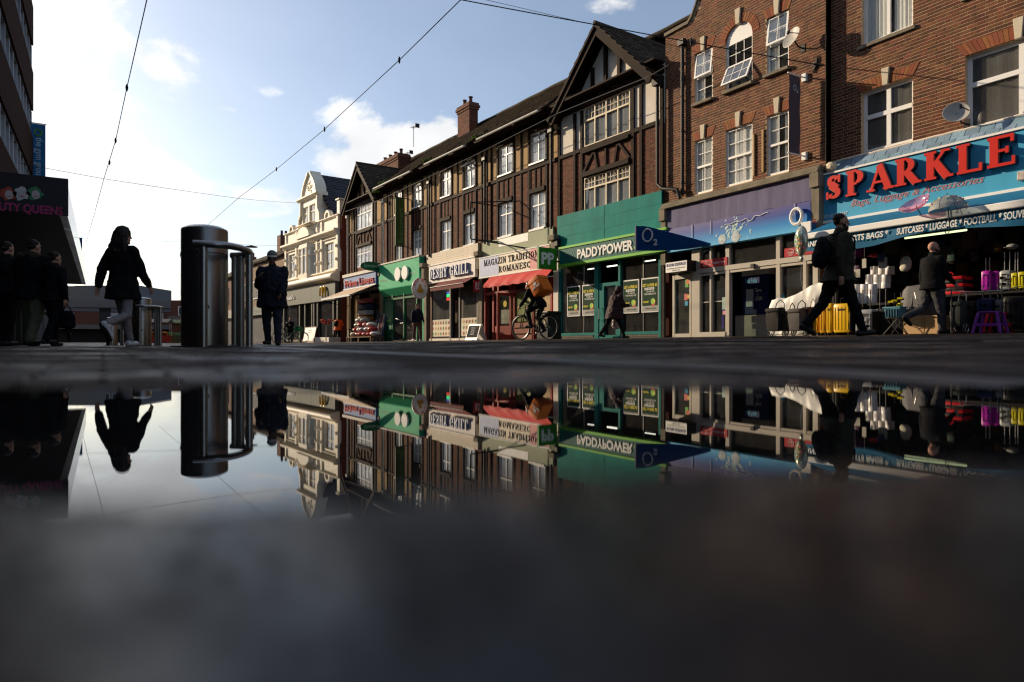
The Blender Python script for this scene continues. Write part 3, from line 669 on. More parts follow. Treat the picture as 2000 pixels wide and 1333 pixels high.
# anchor plate
ay, az = FO.Y(1594), FO.Z(1594, 127)
th = fthing('wall_anchor', 'small dark star shaped anchor plate on the brick wall', 'wall anchor', FO, (-.02, ay, az))
an = MB(); 
for a_ in (rad(20), rad(110)): an.prism([(ay+.2*math.cos(a_), az+.2*math.sin(a_)), (ay+.04*math.cos(a_+PI/2), az+.04*math.sin(a_+PI/2)), (ay-.2*math.cos(a_), az-.2*math.sin(a_)), (ay-.04*math.cos(a_+PI/2), az-.04*math.sin(a_+PI/2))], lambda p, q, s: (s, p, q), -.05-a_*.002, -.012)
an.build('plate', m_iron, th); MB().lathe([(.03, 0), (.03, .08)], (0, 0, 0), 8).xf(Matrix.Translation((-.03, ay, az)) @ Matrix.Rotation(-PI/2, 4, 'Y')).build('bolt', m_iron, th)
def dish(F_, u, v, out, r, label, tilt, face):
    y, z = F_.Y(u, out), F_.Z(u, v, out); t = fthing('satellite_dish', label, 'satellite dish', F_, (-out, y, z), None)
    T_ = Matrix.Translation((-out, y, z)) @ Vector(face).to_track_quat('Z', 'X').to_matrix().to_4x4()
    pr = [(r*.02, -.0)]+[(r*i/8, .28*r*(i/8)**2) for i in range(1, 9)]+[(r*1.03, .27*r), (r*.9, .2*r), (r*.5, .04*r), (r*.02, -.03)]
    m = MB().lathe(pr, n=28); m.xf(T_).build('reflector', M('dish_grey', (.42, .40, .36), .45, var=.1), t, smooth=True)
    MB().tube([(0, -r*.95, .2*r), (0, -r*.3, r*.9)], .012, 6).box(-.04, .04, -r*.38, -r*.2, r*.8, r*1.0).xf(T_).build('feed_arm', m_iron, t)
    MB().tube([(-out, y, z), (-out*.5, y, z-r*.6), (-.0, y, z-r*.6)], .02, 6).box(-.02, 0, y-.06, y+.06, z-r*.6-.1, z-r*.6+.1).build('bracket', m_iron, t)
dish(FO, 1549, 76, .4, .27, 'pale satellite dish beside the open top window of the brick building', 0, (-.8, .15, .3))
dish(FS, 1867, 223, .45, .24, 'dark grey satellite dish just above the slate strip of the blue shop sign', 0, (-.75, -.42, .35))
# ================================================================== brick building over the luggage shop
B2 = thing('brick_building', 'brown brick building with wide white windows above the red lettered blue sign', 'building', frame=FS.m)
A = (FS.Y(1783), FS.Y(1682)); C = (FS.Y(1885)-2.0, FS.Y(1885))
h2 = [(A[0], A[1], 4.68, 6.16), (A[0], A[1], 7.28, 8.8), (C[0], C[1], 4.62, 6.2), (C[0], C[1], 7.45, 8.95)]
brickwork(B2, 2.2, 10.6, 4.3, 9.6, h2, m_brickD, m_mortar, nparts=300, key=lambda b: -b[1]+abs(b[2]-6.2)*.6 if 5.9 < b[0] else 99)
m_backing = M('grey_backing', (.13, .12, .11), .9, var=.2, stretch=(1, 6, .5))  # grey sheet added behind black-looking panes to lift their tone
window(B2, *A, 4.68, 6.16, x=.1, fw=.075, cols=(.5,), rows=(.58,), curt=[(.0, 1)], curtmat=m_backing, mull=.1)
window(B2, *A, 7.28, 8.8, x=.1, fw=.075, cols=(.5,), curt=[(0, .42), (.55, 1)], sill=.07)
window(B2, *C, 4.62, 6.2, x=.1, fw=.08, cols=(.5,), rows=(.6,), curt=[(0, 1)], curtmat=m_backing, mull=.1)
window(B2, *C, 7.45, 8.95, x=.1, fw=.08, cols=(.5,), rows=(.6,), curt=[(0, .3), (.6, 1)], sill=.07)
flat_arch(B2, *A, 6.16, h=.25, sp=.15); flat_arch(B2, *C, 6.2, h=.27, sp=.18); flat_arch(B2, *A, 8.8); flat_arch(B2, *C, 8.95)
for y_ in (10.45,): MB().box(-.12, .1, y_, y_+.14, .3, 4.3).build('pilaster', m_stone, B2, bevel=.01)
MB().box(.26, 8, 2.2, 10.55, 9.45, 9.6).build('roof', m_slate, B2)
MB().box(.02, 8, 2.2, 2.4, 0, 9.5).build('side_wall', m_brickD, B2)
m_sl = M('blue_painted_slate', (.19, .29, .38), .6, var=.25, scale=10, bump=.4, island=.25, dirt=.5, dcol=(.1, .12, .13), stretch=(1, 3, 1))
for c_ in range(2):
    y = 2.5+(.14 if c_ else 0)
    while y < 10.55:
        q = min(10.6, y+.275); x0, z0, x1, z1 = (-.26, 4.31, -.14, 4.45) if c_ == 0 else (-.145, 4.435, -.02, 4.62)
        e = R.uniform(0, .006); MB().add([(x0-e, y, z0), (x0-e, q-.008, z0), (x1, q-.008, z1), (x1, y, z1), (x0-e-.012, y, z0+.012), (x0-e-.012, q-.008, z0+.012), (x1-.012, q-.008, z1+.012), (x1-.012, y, z1+.012)],
            [(0,3,2,1),(4,5,6,7),(0,1,5,4),(1,2,6,5),(2,3,7,6),(3,0,4,7)]).build('slate', m_sl, B2); y += .283
MB().tube([(-.03, 2.5+i*.2, 4.64+R.uniform(-.012, .012)) for i in range(41)], .025, 6).build('mortar_fillet', m_white_r, B2)
# ================================================================== Tudor terrace
TB = thing('tudor_terrace', 'long three storey half timbered terrace with two gables and dark tiled roof', 'building', frame=FT.m)
LT = 27.7
pairs = [(19.55, 20.38), (17.13, 18.14), (13.98, 14.96), (11.7, 12.67), (8.62, 9.70), (6.31, 7.34)]
gw = [(1.55, 3.95), (LT-3.95, LT-1.55)]
holes = []
for a, b in pairs: holes += [(a, b, 4.78, 6.22), (a, b, 7.47, 8.70)]
for a, b in gw: holes += [(a, b, 5.0, 6.22), (a, b, 7.35, 8.8)]
def topT(y):
    for c in (2.75, LT-2.75):
        if abs(y-c) < 2.6: return max(9.15, 11.0-abs(y-c)*1.09)
    return 9.15
brickwork(TB, 0, LT, 4.2, 11.2, holes+[(0, LT, 7.22, 11.2)], m_brickT, m_mortT, nparts=300, key=lambda b: b[0] if b[2] > 5 else 99)
# upper storey render panels
up = MB(); ysn = sorted(set([0, LT]+[h[i] for h in holes for i in (0, 1)]+[LT*i/80 for i in range(81)]))
for a, b in zip(ysn, ysn[1:]):
    m_ = (a+b)/2
    for c, d in ((7.2, 7.35), (7.35, 7.47), (7.47, 8.7), (8.7, 8.8), (8.8, None)):
        if d and any(h[0] < m_ < h[1] and h[2] < (c+d)/2 < h[3] for h in holes): continue
        t0, t1 = (d, d) if d else (topT(a+1e-4), topT(b-1e-4)); gabl = abs(m_-2.75) < 2.75
        if gabl: continue
        up.add([(0,a,c),(.2,a,c),(.2,b,c),(0,b,c),(0,a,t0),(.2,a,t0),(.2,b,t1),(0,b,t1)], [(0,3,2,1),(4,5,6,7),(0,1,5,4),(1,2,6,5),(2,3,7,6),(3,0,4,7)])
up.build('render_panel', m_cream, TB)
up = MB()
for a, b in zip(ysn, ysn[1:]):
    m_ = (a+b)/2
    if abs(m_-2.75) >= 2.75: continue
    for c, d in ((7.2, 7.35), (7.35, 7.47), (7.47, 8.7), (8.7, 8.8), (8.8, None)):
        if d and any(h[0] < m_ < h[1] and h[2] < (c+d)/2 < h[3] for h in holes): continue
        t0, t1 = (d, d) if d else (topT(a+1e-4), topT(b-1e-4))
        up.add([(0,a,c),(.2,a,c),(.2,b,c),(0,b,c),(0,a,t0),(.2,a,t0),(.2,b,t1),(0,b,t1)], [(0,3,2,1),(4,5,6,7),(0,1,5,4),(1,2,6,5),(2,3,7,6),(3,0,4,7)])
up.build('render_panel', m_white_r, TB)
# horizontal members (butted between posts by being slightly less proud)
for y_ in [i*2.77 for i in range(10)]:
    beam(TB, y_+.004, y_+2.766, 7.22, 7.36, .06)
    if not (y_+1.4 < 5.5 or y_+1.4 > LT-5.5): beam(TB, y_+.004, y_+2.766, 8.93, 9.13, .08)
for i, (a, b) in enumerate(pairs):
    for e in (a-.15, b+.02): beam(TB, e, e+.13, 4.35, 8.95, .05)
    beam(TB, a-.015, b+.015, 6.24, 6.42, .085); beam(TB, a-.015, b+.015, 8.72, 8.9, .07)
    for q in (.0, .33, .66, 1.0): 
        yy = a+(b-a)*q; beam(TB, yy-.04, yy+.04, 6.43, 7.2, .035)
    window(TB, a, b, 7.47, 8.70, x=.03, fw=.05, cols=(.5,), rows=(.68,), curt=[(0, 1)], mull=.05)  # white curtains added so panes look bright, in place of reflected sky
    window(TB, a, b, 4.78, 6.22, x=.03, fw=.05, cols=(.5,), rows=(.66,), curt=[(0, 1)] if i % 2 else [(0, .45), (.6, 1)], mull=.05)  # same added white behind the lower panes
    MB().box(-.1, .03, a-.01, b+.01, 7.40, 7.465).build('sill', m_upvc, TB); MB().box(-.1, .03, a-.01, b+.01, 4.7, 4.775).build('sill', m_upvc, TB)
sash(TB, 12.2, 12.66, 8.35, 8.68, .0, rad(50), (0, 0)); sash(TB, 17.2, 17.6, 8.33, 8.66, .0, rad(35), (0, 0))
gaps = [(20.38, 22.0), (18.14, 19.55), (14.96, 17.13), (12.67, 13.98), (9.70, 11.70), (7.34, 8.62), (5.5, 6.31)]
for i, (a, b) in enumerate(gaps):
    a_, b_ = a+.19, b-.19; n = 2 if b-a < 1.6 else 4
    for q in range(1, n):
        yy = a_+(b_-a_)*q/n; beam(TB, yy-.05, yy+.05, 4.35, 8.93, .04)
# gables
def gable(y0, y1, mid, gwn, panel_mat):
    c = (y0+y1)/2
    for q in (y0+.02, y0+.95, y0+1.35-.02, y1-1.5, y1-1.1, y1-.16): beam(TB, q, q+.14, 4.35, 8.75, .06)
    beam(TB, y0+.0, y1, 8.82, 9.05, .14); beam(TB, gwn[0]-.02, gwn[1]+.02, 6.24, 6.42, .13); beam(TB, gwn[0]-.02, gwn[1]+.02, 7.1, 7.2, .13)
    for q in (-1.35, -.7, 0, .7, 1.35):
        tz = topT(c+q)-.12; beam(TB, c+q-.075, c+q+.075, 9.06, tz, .09)
    for (p, q) in (((gwn[0], 6.44), (gwn[0]+.55, 7.08)), ((gwn[0]+.75, 6.44), (gwn[0]+.6, 7.08)), ((c, 6.44), (c, 7.08)), ((gwn[1]-.75, 6.44), (gwn[1]-.6, 7.08)), ((gwn[1], 6.44), (gwn[1]-.55, 7.08))): beamd(TB, p, q, .1, .06)
    for z0, z1 in ((5.0, 6.22), (7.35, 8.8)):
        window(TB, gwn[0], gwn[1], z0, z1, x=-.02, fw=.05, cols=(.25, .5, .75), rows=(.66,), bars=(2, 1), barrows=(1,), mat=mid, curt=[(0, 1)], mull=.055)
    # verge boards, standing forward of the wall
    for s in (-1, 1):
        foot = (c+s*2.72, 8.62); pk = (c, 11.30); dy, dz = pk[0]-foot[0], pk[1]-foot[1]; l = math.hypot(dy, dz); nn = (-dz/l*s, dy/l*s)
        if nn[1] < 0: nn = (-nn[0], -nn[1])
        w_ = .26; pts = [foot, (pk[0], pk[1]), (pk[0], pk[1]-w_*1.45), (foot[0]-nn[0]*w_, foot[1]-nn[1]*w_)]
        slab(TB, pts, -.52, -.46, 'verge_board', m_timber)
        # soffit and roof slope
        e0 = (foot[0]+nn[0]*.03, foot[1]+nn[1]*.03); p0 = (pk[0], pk[1]+.05)
        A_, B_, C_, D_ = (-.58, e0[0], e0[1]), (4.0, e0[0], e0[1]), (4.0, p0[0], p0[1]), (-.58, p0[0], p0[1])
        roofplane(TB, A_, B_, C_, D_, m_tile, nc=20, seed=5+s, tile=.17)
        for kx in range(7): slab(TB, [(foot[0], foot[1]-.04), (pk[0], pk[1]-.04), (pk[0], pk[1]-.14), (foot[0], foot[1]-.13)], -.42+kx*.55, -.37+kx*.55, 'rafter', m_timber) if kx < 1 else None
    MB().tube([(-.58, c, 11.37), (4.0, c, 11.37)], .07, 8).build('ridge_tiles', m_tile, TB)
gable(0, 5.5, m_creamfr, gw[0], m_white_r); gable(LT-5.5, LT, m_upvc, gw[1], m_cream)
# main roof, bell-cast eaves stepping over each window pair
roofplane(TB, (-.5, 4.2, 9.22), (-.5, LT-4.2, 9.22), (4.0, LT-4.2, 12.6), (4.0, 4.2, 12.6), m_tile, nc=30, seed=3)
roofplane(TB, (8.5, 0, 9.22), (8.5, LT, 9.22), (4.0, LT, 12.6), (4.0, 0, 12.6), m_tile, nc=8, seed=3, tile=.6)
MB().tube([(4.0, y, 12.66+.012*math.sin(y*3)) for y in [.0+i*.5 for i in range(56)]], .09, 8).build('ridge_tiles', m_tile, TB)
for a, b in ((5.6, 7.9), (8.2, 10.4), (11.2, 13.0), (13.6, 15.4), (16.7, 18.5), (19.2, 21.0)):
    roofplane(TB, (-.78, a, 9.12), (-.78, b, 9.12), (.35, b, 9.98), (.35, a, 9.98), m_tile, nc=7, name='eave_canopy', seed=int(a*7))
for a, b in ((5.7, 10.2), (11.3, 15.2), (16.8, 21.6)): MB().tube([(-.84, a, 9.06), (-.84, b, 9.06)], .05, 8).build('gutter', m_gutter, TB, smooth=True)
ms = MB()
for (yc, xc, zc) in ((15.6, -.55, 9.35), (20.9, -.6, 9.3), (22.1, -.5, 9.0), (10.8, -.5, 9.35)):
    for i in range(40): s = R.uniform(.03, .07); ms.ell((xc+R.uniform(-.12, .2), yc+R.gauss(0, .28), zc+R.uniform(-.03, .1)), (s, s*1.2, s*.5), 6, 4)
ms.build('moss_patch', m_moss, TB, smooth=True)
MB().box(-.5, 0, 0, LT, 9.14, 9.2).build('soffit', m_timber, TB)
for y_ in (10.62, 16.0, 21.7, 5.75, LT-.25): pipe(TB, y_, 4.6, 8.35, x=-.16, r=.05, mat=m_iron if y_ < 21 else m_gutter)
pp = MB().tube([(-.2, .12, 8.45), (-.2, .12, 5.25), (-.22, -.1, 5.05), (-.24, -.75, 4.9), (-.24, -.85, 4.6)], .055, 10); pp.box(-.32, -.08, 0.0, .26, 8.4, 8.62); pp.build('downpipe', m_iron, TB, smooth=True)
chimney(TB, 3.2, 3.75, FT.Y(917, -3.2), FT.Y(894, -3.2), 12.0, 13.85, 2)
chimney(TB, 2.4, 3.2, FT.Y(778, -2.4), FT.Y(737, -2.4), 10.4, FT.Z(755, 312, -2.6), 4)
chimney(TB, 2.0, 3.0, 3.9, 4.5, 10.2, 11.6, 1)
for x0, y0 in ((0.2, 0.0), (.2, LT-.2)): MB().box(x0, 8.3, y0, y0+.2, .2, 9.2).build('party_wall', m_brickT, TB)
MB().box(8.1, 8.3, 0, LT, 0, 9.2).build('rear_wall', m_brickT, TB)
for y_ in (5.52, 11.1, 16.55, 22.1, 27.5):
    MB().box(-.12, .3, y_-.16, y_+.16, .1, 4.1).build('pilaster', m_stone if y_ != 5.52 else m_white_r, TB, bevel=.01); MB().box(-.36, .1, y_-.2, y_+.2, 4.1, 4.32).box(-.26, .1, y_-.15, y_+.15, 3.5, 4.1).build('corbel', m_stone, TB, bevel=.03)
def antenna(F_, x, y, z, h, label):
    t = fthing('tv_aerial', label, 'aerial', F_, (x, y, z)); MB().tube([(x, y, z), (x, y, z+h)], .02, 6).build('mast', m_iron, t)
    m = MB().tube([(x, y-.5, z+h*.93), (x, y+.35, z+h*1.0)], .012, 5)
    for i in range(7): yy = y-.45+i*.12; m.tube([(x-.16, yy, z+h*.935+i*.01), (x+.16, yy, z+h*.935+i*.01)], .008, 4)
    m.box(x-.15, x+.15, y-.52, y-.5, z+h*.93-.12, z+h*.93+.14); m.build('yagi', m_iron, t)
antenna(FT, 2.8, LT-3.9, 12.6, 1.3, 'thin tv aerial on the squat chimney behind the far gable')
antenna(FM, 5, 1.0, 11.6, 2.3, 'thin tv aerial behind the roof of the cream building')
# ================================================================== cream faience building at the far end
WB = thing('cream_building', 'ornate cream building with shaped gable, slate roof and big upper windows', 'building', frame=FM.m)
Y0, Y1 = 1.3, 12.2; cx = 6.8
holes = [(9.9, 11.35, 5.33, 7.15), (2.3, 3.9, 5.33, 7.2)]
wl = MB()
def wallp(a, b, c, d): wl.box(0, .3, a, b, c, d)
wallp(Y0, 2.3, 4.6, 8.85); wallp(3.9, 5.7, 4.6, 8.85); wallp(8.3, 9.9, 4.6, 8.85); wallp(11.35, Y1, 4.6, 8.85)
for a, b in ((2.3, 3.9), (9.9, 11.35)): wallp(a, b, 4.6, 5.33); wallp(a, b, 7.18, 8.85)
wallp(5.7, 8.3, 4.6, 5.3); wallp(5.7, 8.3, 7.3, 8.95); wallp(5.05, 5.7, 8.85, 10.9); wallp(8.3, 8.75, 8.85, 10.9); wallp(6.9, 7.1, 8.95, 10.4); wallp(5.7, 8.3, 10.4, 10.9)
wl.build('wall', m_faience, WB)
for a, b in ((2.3, 3.9), (9.9, 11.35)): window(WB, a, b, 5.33, 7.18, x=.1, fw=.07, cols=(.5,), rows=(.68,), mat=m_faience, curt=[(0, 1)], mull=.08)
# canted bay
for (ya, yb, xa, xb) in ((5.7, 6.2, 0, -.45), (6.2, 7.8, -.45, -.45), (7.8, 8.3, -.45, 0)):
    bw_ = MB(); l = math.hypot(yb-ya, xb-xa)
    for z0, z1 in ((4.7, 5.35), (7.2, 7.5)): bw_.add([(xa, ya, z0), (xb, yb, z0), (xb, yb, z1), (xa, ya, z1), (xa+.1, ya, z0), (xb+.1, yb, z0), (xb+.1, yb, z1), (xa+.1, ya, z1)], [(0,3,2,1),(4,5,6,7),(0,1,5,4),(1,2,6,5),(2,3,7,6),(3,0,4,7)])
    n = 2 if l > 1 else 1
    for q in range(n+1):
        t_ = q/n; px, py = xa+(xb-xa)*t_, ya+(yb-ya)*t_; bw_.box(px-.045, px+.045, py-.05, py+.05, 5.35, 7.2)
    bw_.add([(xa-.0, ya, 6.6), (xb-.0, yb, 6.6), (xb, yb, 6.68), (xa, ya, 6.68), (xa+.07, ya, 6.6), (xb+.07, yb, 6.6), (xb+.07, yb, 6.68), (xa+.07, ya, 6.68)], [(0,3,2,1),(4,5,6,7),(0,1,5,4),(1,2,6,5),(2,3,7,6),(3,0,4,7)])
    f_ = bw_.build('bay_window', m_faience, WB)
    MB().quad((xa+.04, ya, 5.35), (xb+.04, yb, 5.35), (xb+.04, yb, 7.2), (xa+.04, ya, 7.2)).build('pane', g_win, f_)
    MB().quad((xa+.2, ya, 5.35), (xb+.2, yb, 5.35), (xb+.2, yb, 7.2), (xa+.2, ya, 7.2)).build('curtain', m_curt, f_)
MB().box(.5, .52, 5.6, 8.4, 5, 7.6).build('room_lining', m_room, WB)
for a, b in ((5.75, 6.85), (7.15, 8.25)): window(WB, a, b, 9.0, 10.4, x=.08, fw=.06, cols=(.5,), rows=(.66,), mat=m_faience, curt=[(0, 1)], mull=.06)
# mouldings and cornices
def cornice(z, h, p, a=Y0, b=Y1, name='cornice'):
    MB().prism([(0, z), (-p*.4, z), (-p*.55, z+h*.35), (-p, z+h*.55), (-p, z+h*.85), (-p*.85, z+h), (0, z+h)], lambda p_, q, s: (p_, s, q), a, b).build(name, m_faience, WB)
cornice(7.62, .36, .42); cornice(8.8, .14, .16, Y0, 5.05); cornice(8.8, .14, .16, 8.75, Y1); cornice(10.85, .26, .3, 4.85, 8.95); cornice(5.0, .2, .3); cornice(8.85, .16, .5, 5.5, 8.5); cornice(7.35, .1, .1)
n = 12; MB().prism([(0, 4.38)]+[(-.62*math.sin(PI*i/n)-.05, 4.70-.32*math.cos(PI*i/n)) for i in range(n+1)]+[(0, 5.02)], lambda p, q, s: (p, s, q), Y0, Y1).build('roll_cornice', m_faience, WB, smooth=True)
for y_ in (1.5, 4.35, 5.2, 8.75, 9.45, 11.85):
    MB().box(-.12, 0, y_-.16, y_+.16, 5.2, 7.62).build('pilaster', m_faience, WB, bevel=.015); MB().box(-.1, 0, y_-.13, y_+.13, 8.0, 8.8).build('pilaster', m_faience, WB, bevel=.015)
    for z in (5.9, 6.8): MB().ell((-.16, y_, z), (.1, .13, .12), 10, 6).build('boss', m_faience, WB, smooth=True)
# shaped gable
def gp(t):      # half width as height rises
    return t
L_ = [(2.05, 8.9), (2.0, 9.5), (1.65, 9.9), (1.62, 10.9), (1.6, 11.1), (1.35, 11.15), (1.28, 11.5), (1.05, 11.9), (.72, 12.25), (.42, 12.5), (.27, 12.65), (.2, 12.8)]
prof = [(cx+a, z) for a, z in L_]+[(cx-a, z) for a, z in L_[::-1]]
slab(WB, [(cx+a, z) for a, z in L_[4:]]+[(cx-a, z) for a, z in L_[::-1][:-4]], 0, .3, 'gable', m_faience)
for s in (-1, 1):
    m = MB()
    for (a, za), (b, zb) in zip(L_, L_[1:]):
        m.add([(-.14, cx+s*a, za), (.7, cx+s*a, za), (.7, cx+s*b, zb), (-.14, cx+s*b, zb), (-.14, cx+s*(a+.13), za+.02), (.7, cx+s*(a+.13), za+.02), (.7, cx+s*(b+.11), zb+.08), (-.14, cx+s*(b+.11), zb+.08)], [(0,3,2,1),(4,5,6,7),(0,1,5,4),(1,2,6,5),(2,3,7,6),(3,0,4,7)])
    m.build('gable_scroll', m_faience, WB)
    MB().prism([(cx+s*1.65, 9.0), (cx+s*1.95, 9.0), (cx+s*1.95, 9.45), (cx+s*1.65, 9.9)], lambda p, q, t: (t, p, q), 0, .3).build('gable_foot', m_faience, WB)
rl = MB()
for i in range(26): a = R.uniform(0, 2*PI); q = R.uniform(.1, .55); rl.ell((-.02, cx+q*math.cos(a)*1.1, 11.75+q*math.sin(a)*.8), (.05, .09, .05), 6, 4)
rl.build('relief_ornament', m_faience, WB, smooth=True)
for yc in (3.3, 10.6):
    m = MB(); n = 10
    for i in range(n): 
        a0, a1 = PI*i/n, PI*(i+1)/n; q = lambda a, r_: (yc+r_*math.cos(a), 8.93+r_*math.sin(a)*1.1)
        m.prism([q(a0, .5), q(a1, .5), q(a1, .36), q(a0, .36)], lambda p, z, s: (s, p, z), -.1, .2)
    m.prism([(yc-.36, 8.93)]+[(yc+.36*math.cos(PI*(1-i/n)), 8.93+.4*math.sin(PI*i/n)) for i in range(n+1)][1:-1]+[(yc+.36, 8.93)], lambda p, z, s: (s, p, z), .0, .15); m.build('shell_pediment', m_faience, WB)
m = MB(); n = 10
m.prism([(5.7, 8.0)]+[(7+1.3*math.cos(PI*(1-i/n)), 8.0+.75*math.sin(PI*i/n)) for i in range(n+1)][1:-1]+[(8.3, 8.0)], lambda p, z, s: (s, p, z), -.5, -.02); m.build('bay_pediment', m_faience, WB)
MB().box(0, .9, 1.3, 1.75, 8.9, 9.9).box(-.08, .98, 1.22, 1.83, 9.9, 10.0).build('end_pier', m_faience, WB, bevel=.01)
MB().box(.02, 7, 1.05, 1.3, .2, 9.0).build('side_wall', m_brickT, WB); MB().box(.32, 7, 12.0, 12.2, 0, 9.0).build('side_wall', m_faience, WB)
roofplane(WB, (.3, cx-3.6, 8.9), (9, cx-3.6, 8.9), (9, cx, 12.75), (.3, cx, 12.75), m_slate, nc=24, seed=8, tile=.3)
roofplane(WB, (.3, cx+3.6, 8.9), (9, cx+3.6, 8.9), (9, cx, 12.75), (.3, cx, 12.75), m_slate, nc=24, seed=9, tile=.3)
roofplane(WB, (.6, 1.3, 8.7), (.6, 12, 8.7), (4, 12, 10.6), (4, 1.3, 10.6), m_slate, nc=12, seed=10, tile=.3)
m = MB(); m.tube([(-.1, 1.15, 7.9), (-.1, 1.15, 6.7), (-.1, .9, 6.3), (-.1, .9, 5)], .06, 8); m.build('downpipe', m_gutter, WB, smooth=True)
# burger restaurant front
BG = M('olive_grey_panel', (.085, .095, .075), .55, var=.1, scale=2); BGd = M('dark_olive_frame', (.05, .055, .045), .5)
SH = fthing('shopfront', 'olive grey restaurant shopfront with tall windows under the cream building', 'shopfront', FM, (0, 6, .2))
fa = MB()
for i in range(5): a = 1.35+i*2.16; fa.box(-.3, .0, a, a+2.145, 3.15, 4.36)
fa.build('fascia_panels', BG, SH)
for u in (559, 590, 600.5, 614, 618, 625, 656, 664): y_ = FM.Y(u); MB().box(-.2, .05, y_-.1, y_+.1, .15, 3.15).build('post', BGd, SH)
MB().box(-.12, 0, 1.4, 12, .15, .5).build('plinth', m_stone, SH)
for a, b in ((1.5, 5.2), (8.3, 9.1), (9.3, 12)): MB().quad((-.05, a, .5), (-.05, b, .5), (-.05, b, 3.1), (-.05, a, 3.1)).build('pane', g_shop, SH)
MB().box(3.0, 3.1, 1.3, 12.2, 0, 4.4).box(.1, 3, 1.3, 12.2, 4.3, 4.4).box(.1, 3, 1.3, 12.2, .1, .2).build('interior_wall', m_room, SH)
sg = fthing('restaurant_sign', 'white and yellow restaurant lettering on the olive grey fascia', 'sign', FM, (-.32, 6, 3.5))
facetext("McDonald's", M('sign_white', (.8, .8, .78), .5), sg, -.31, FM.Y(553), FM.Y(584), 3.58, .3, .05, offset=.01)
ya, yb = FM.Y(627.5, .3), FM.Y(638.5, .3); zz = 3.5; m = MB(); n = 14
for s in (0, 1):
    c = ya-(ya-yb)*(.25+.5*s); pr_ = []
    pth = [( -.4, c+(yb-ya)*.235*math.cos(PI*i/n)*(1), zz+.62*math.sin(PI*i/n)**.72) for i in range(n+1)]
    m.tube(pth, .06, 8)
m.build('arch_letter', M('arch_yellow', (.80, .47, .01), .4), sg, smooth=True)
# ================================================================== prime linens
def shopbox(name_label, cat, F_, y0, y1, ztop, depth=3.2, wallmat=None):
    t = fthing('shopfront', name_label, 'shopfront', F_, (0, (y0+y1)/2, .25))
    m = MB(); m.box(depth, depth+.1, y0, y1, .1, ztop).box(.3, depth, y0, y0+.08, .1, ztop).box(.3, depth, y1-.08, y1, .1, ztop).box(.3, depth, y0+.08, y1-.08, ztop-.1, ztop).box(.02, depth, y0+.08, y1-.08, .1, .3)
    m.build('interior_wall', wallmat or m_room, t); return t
P1 = shopbox('open fronted linen shop with bedding piled outside under a striped awning', 'shopfront', FT, 22.3, 27.4, 4.3)
yellowp = M('yellow_timber', (.34, .19, .05), .6, var=.2)
MB().box(-.05, .1, 22.3, 22.55, .2, 3.6).build('post', yellowp, P1); MB().box(-.05, .1, 27.1, 27.4, .2, 3.6).build('post', m_stone, P1)
for y_ in (24.1, 25.8): MB().box(-.03, .06, y_-.05, y_+.05, .25, 3.3).build('post', m_iron, P1)
MB().quad((0, 22.55, .8), (0, 24.1, .8), (0, 24.1, 3.2), (0, 22.55, 3.2)).build('pane', g_shop, P1)
m_bluesign = M('sign_blue', (.10, .19, .42), .45, var=.1, dirt=.2, dcol=(.2,.22,.25)); m_redl = M('letter_red', (.42, .025, .02), .4, var=.08); m_whitel = M('letter_white', (.78, .77, .74), .45)
S1 = fthing('fascia_sign', 'blue sign with red lettering above the linen shop awning', 'sign', FT, (-.3, 25, 3.6))
MB().box(-.42, -.0, 22.25, 27.45, 3.66, 4.42).build('board', m_bluesign, S1, bevel=.015)
MB().box(-.46, -.4, 22.2, 27.5, 3.62, 3.68).build('trim', m_whitel, S1); MB().box(-.5, 0, 22.2, 27.5, 4.42, 4.6).build('cap', m_white_r, S1)
facetext('Prime Linens', m_whitel, S1, -.422, 27.1, 22.45, 3.78, .46, .004, offset=.035, name='letter_outline'); facetext('Prime Linens', m_redl, S1, -.43, 27.1, 22.45, 3.78, .46, .06, offset=.008)
facetext('QUILTS  CURTAINS  BEDDING', m_whitel, P1, -.06, 26.8, 22.8, 3.42, .14, .004)
MB().box(-.05, 0, 22.5, 27.2, 3.35, 3.62).build('sub_fascia', M('navy_board', (.03, .04, .07), .5), P1)
AW = fthing('awning', 'cream striped awning sloping out over the linen shop pavement', 'awning', FT, (-1, 25, 3))
m_aw1 = M('awning_cream', (.62, .50, .38), .8, var=.06); m_aw2 = M('awning_tan', (.48, .33, .22), .8, var=.06)
n = 26
for i in range(n):
    a, b = 22.5+i*4.8/n, 22.5+(i+1)*4.8/n; MB().add([(-.42, a, 3.62), (-.42, b, 3.62), (-1.9, b, 3.0), (-1.9, a, 3.0), (-.42, a, 3.60), (-.42, b, 3.60), (-1.9, b, 2.98), (-1.9, a, 2.98)], [(0,1,2,3),(4,7,6,5),(0,4,5,1),(2,6,7,3)]).build('stripe', m_aw1 if i % 2 else m_aw2, AW)
MB().box(-1.96, -1.88, 22.45, 27.35, 2.9, 3.01).build('front_rail', m_whitel, AW, bevel=.01)
for y_ in (22.6, 27.2): MB().tube([(-.1, y_, 2.6), (-1.1, y_, 2.7), (-1.9, y_, 2.95)], .02, 6).build('arm', m_iron, AW)
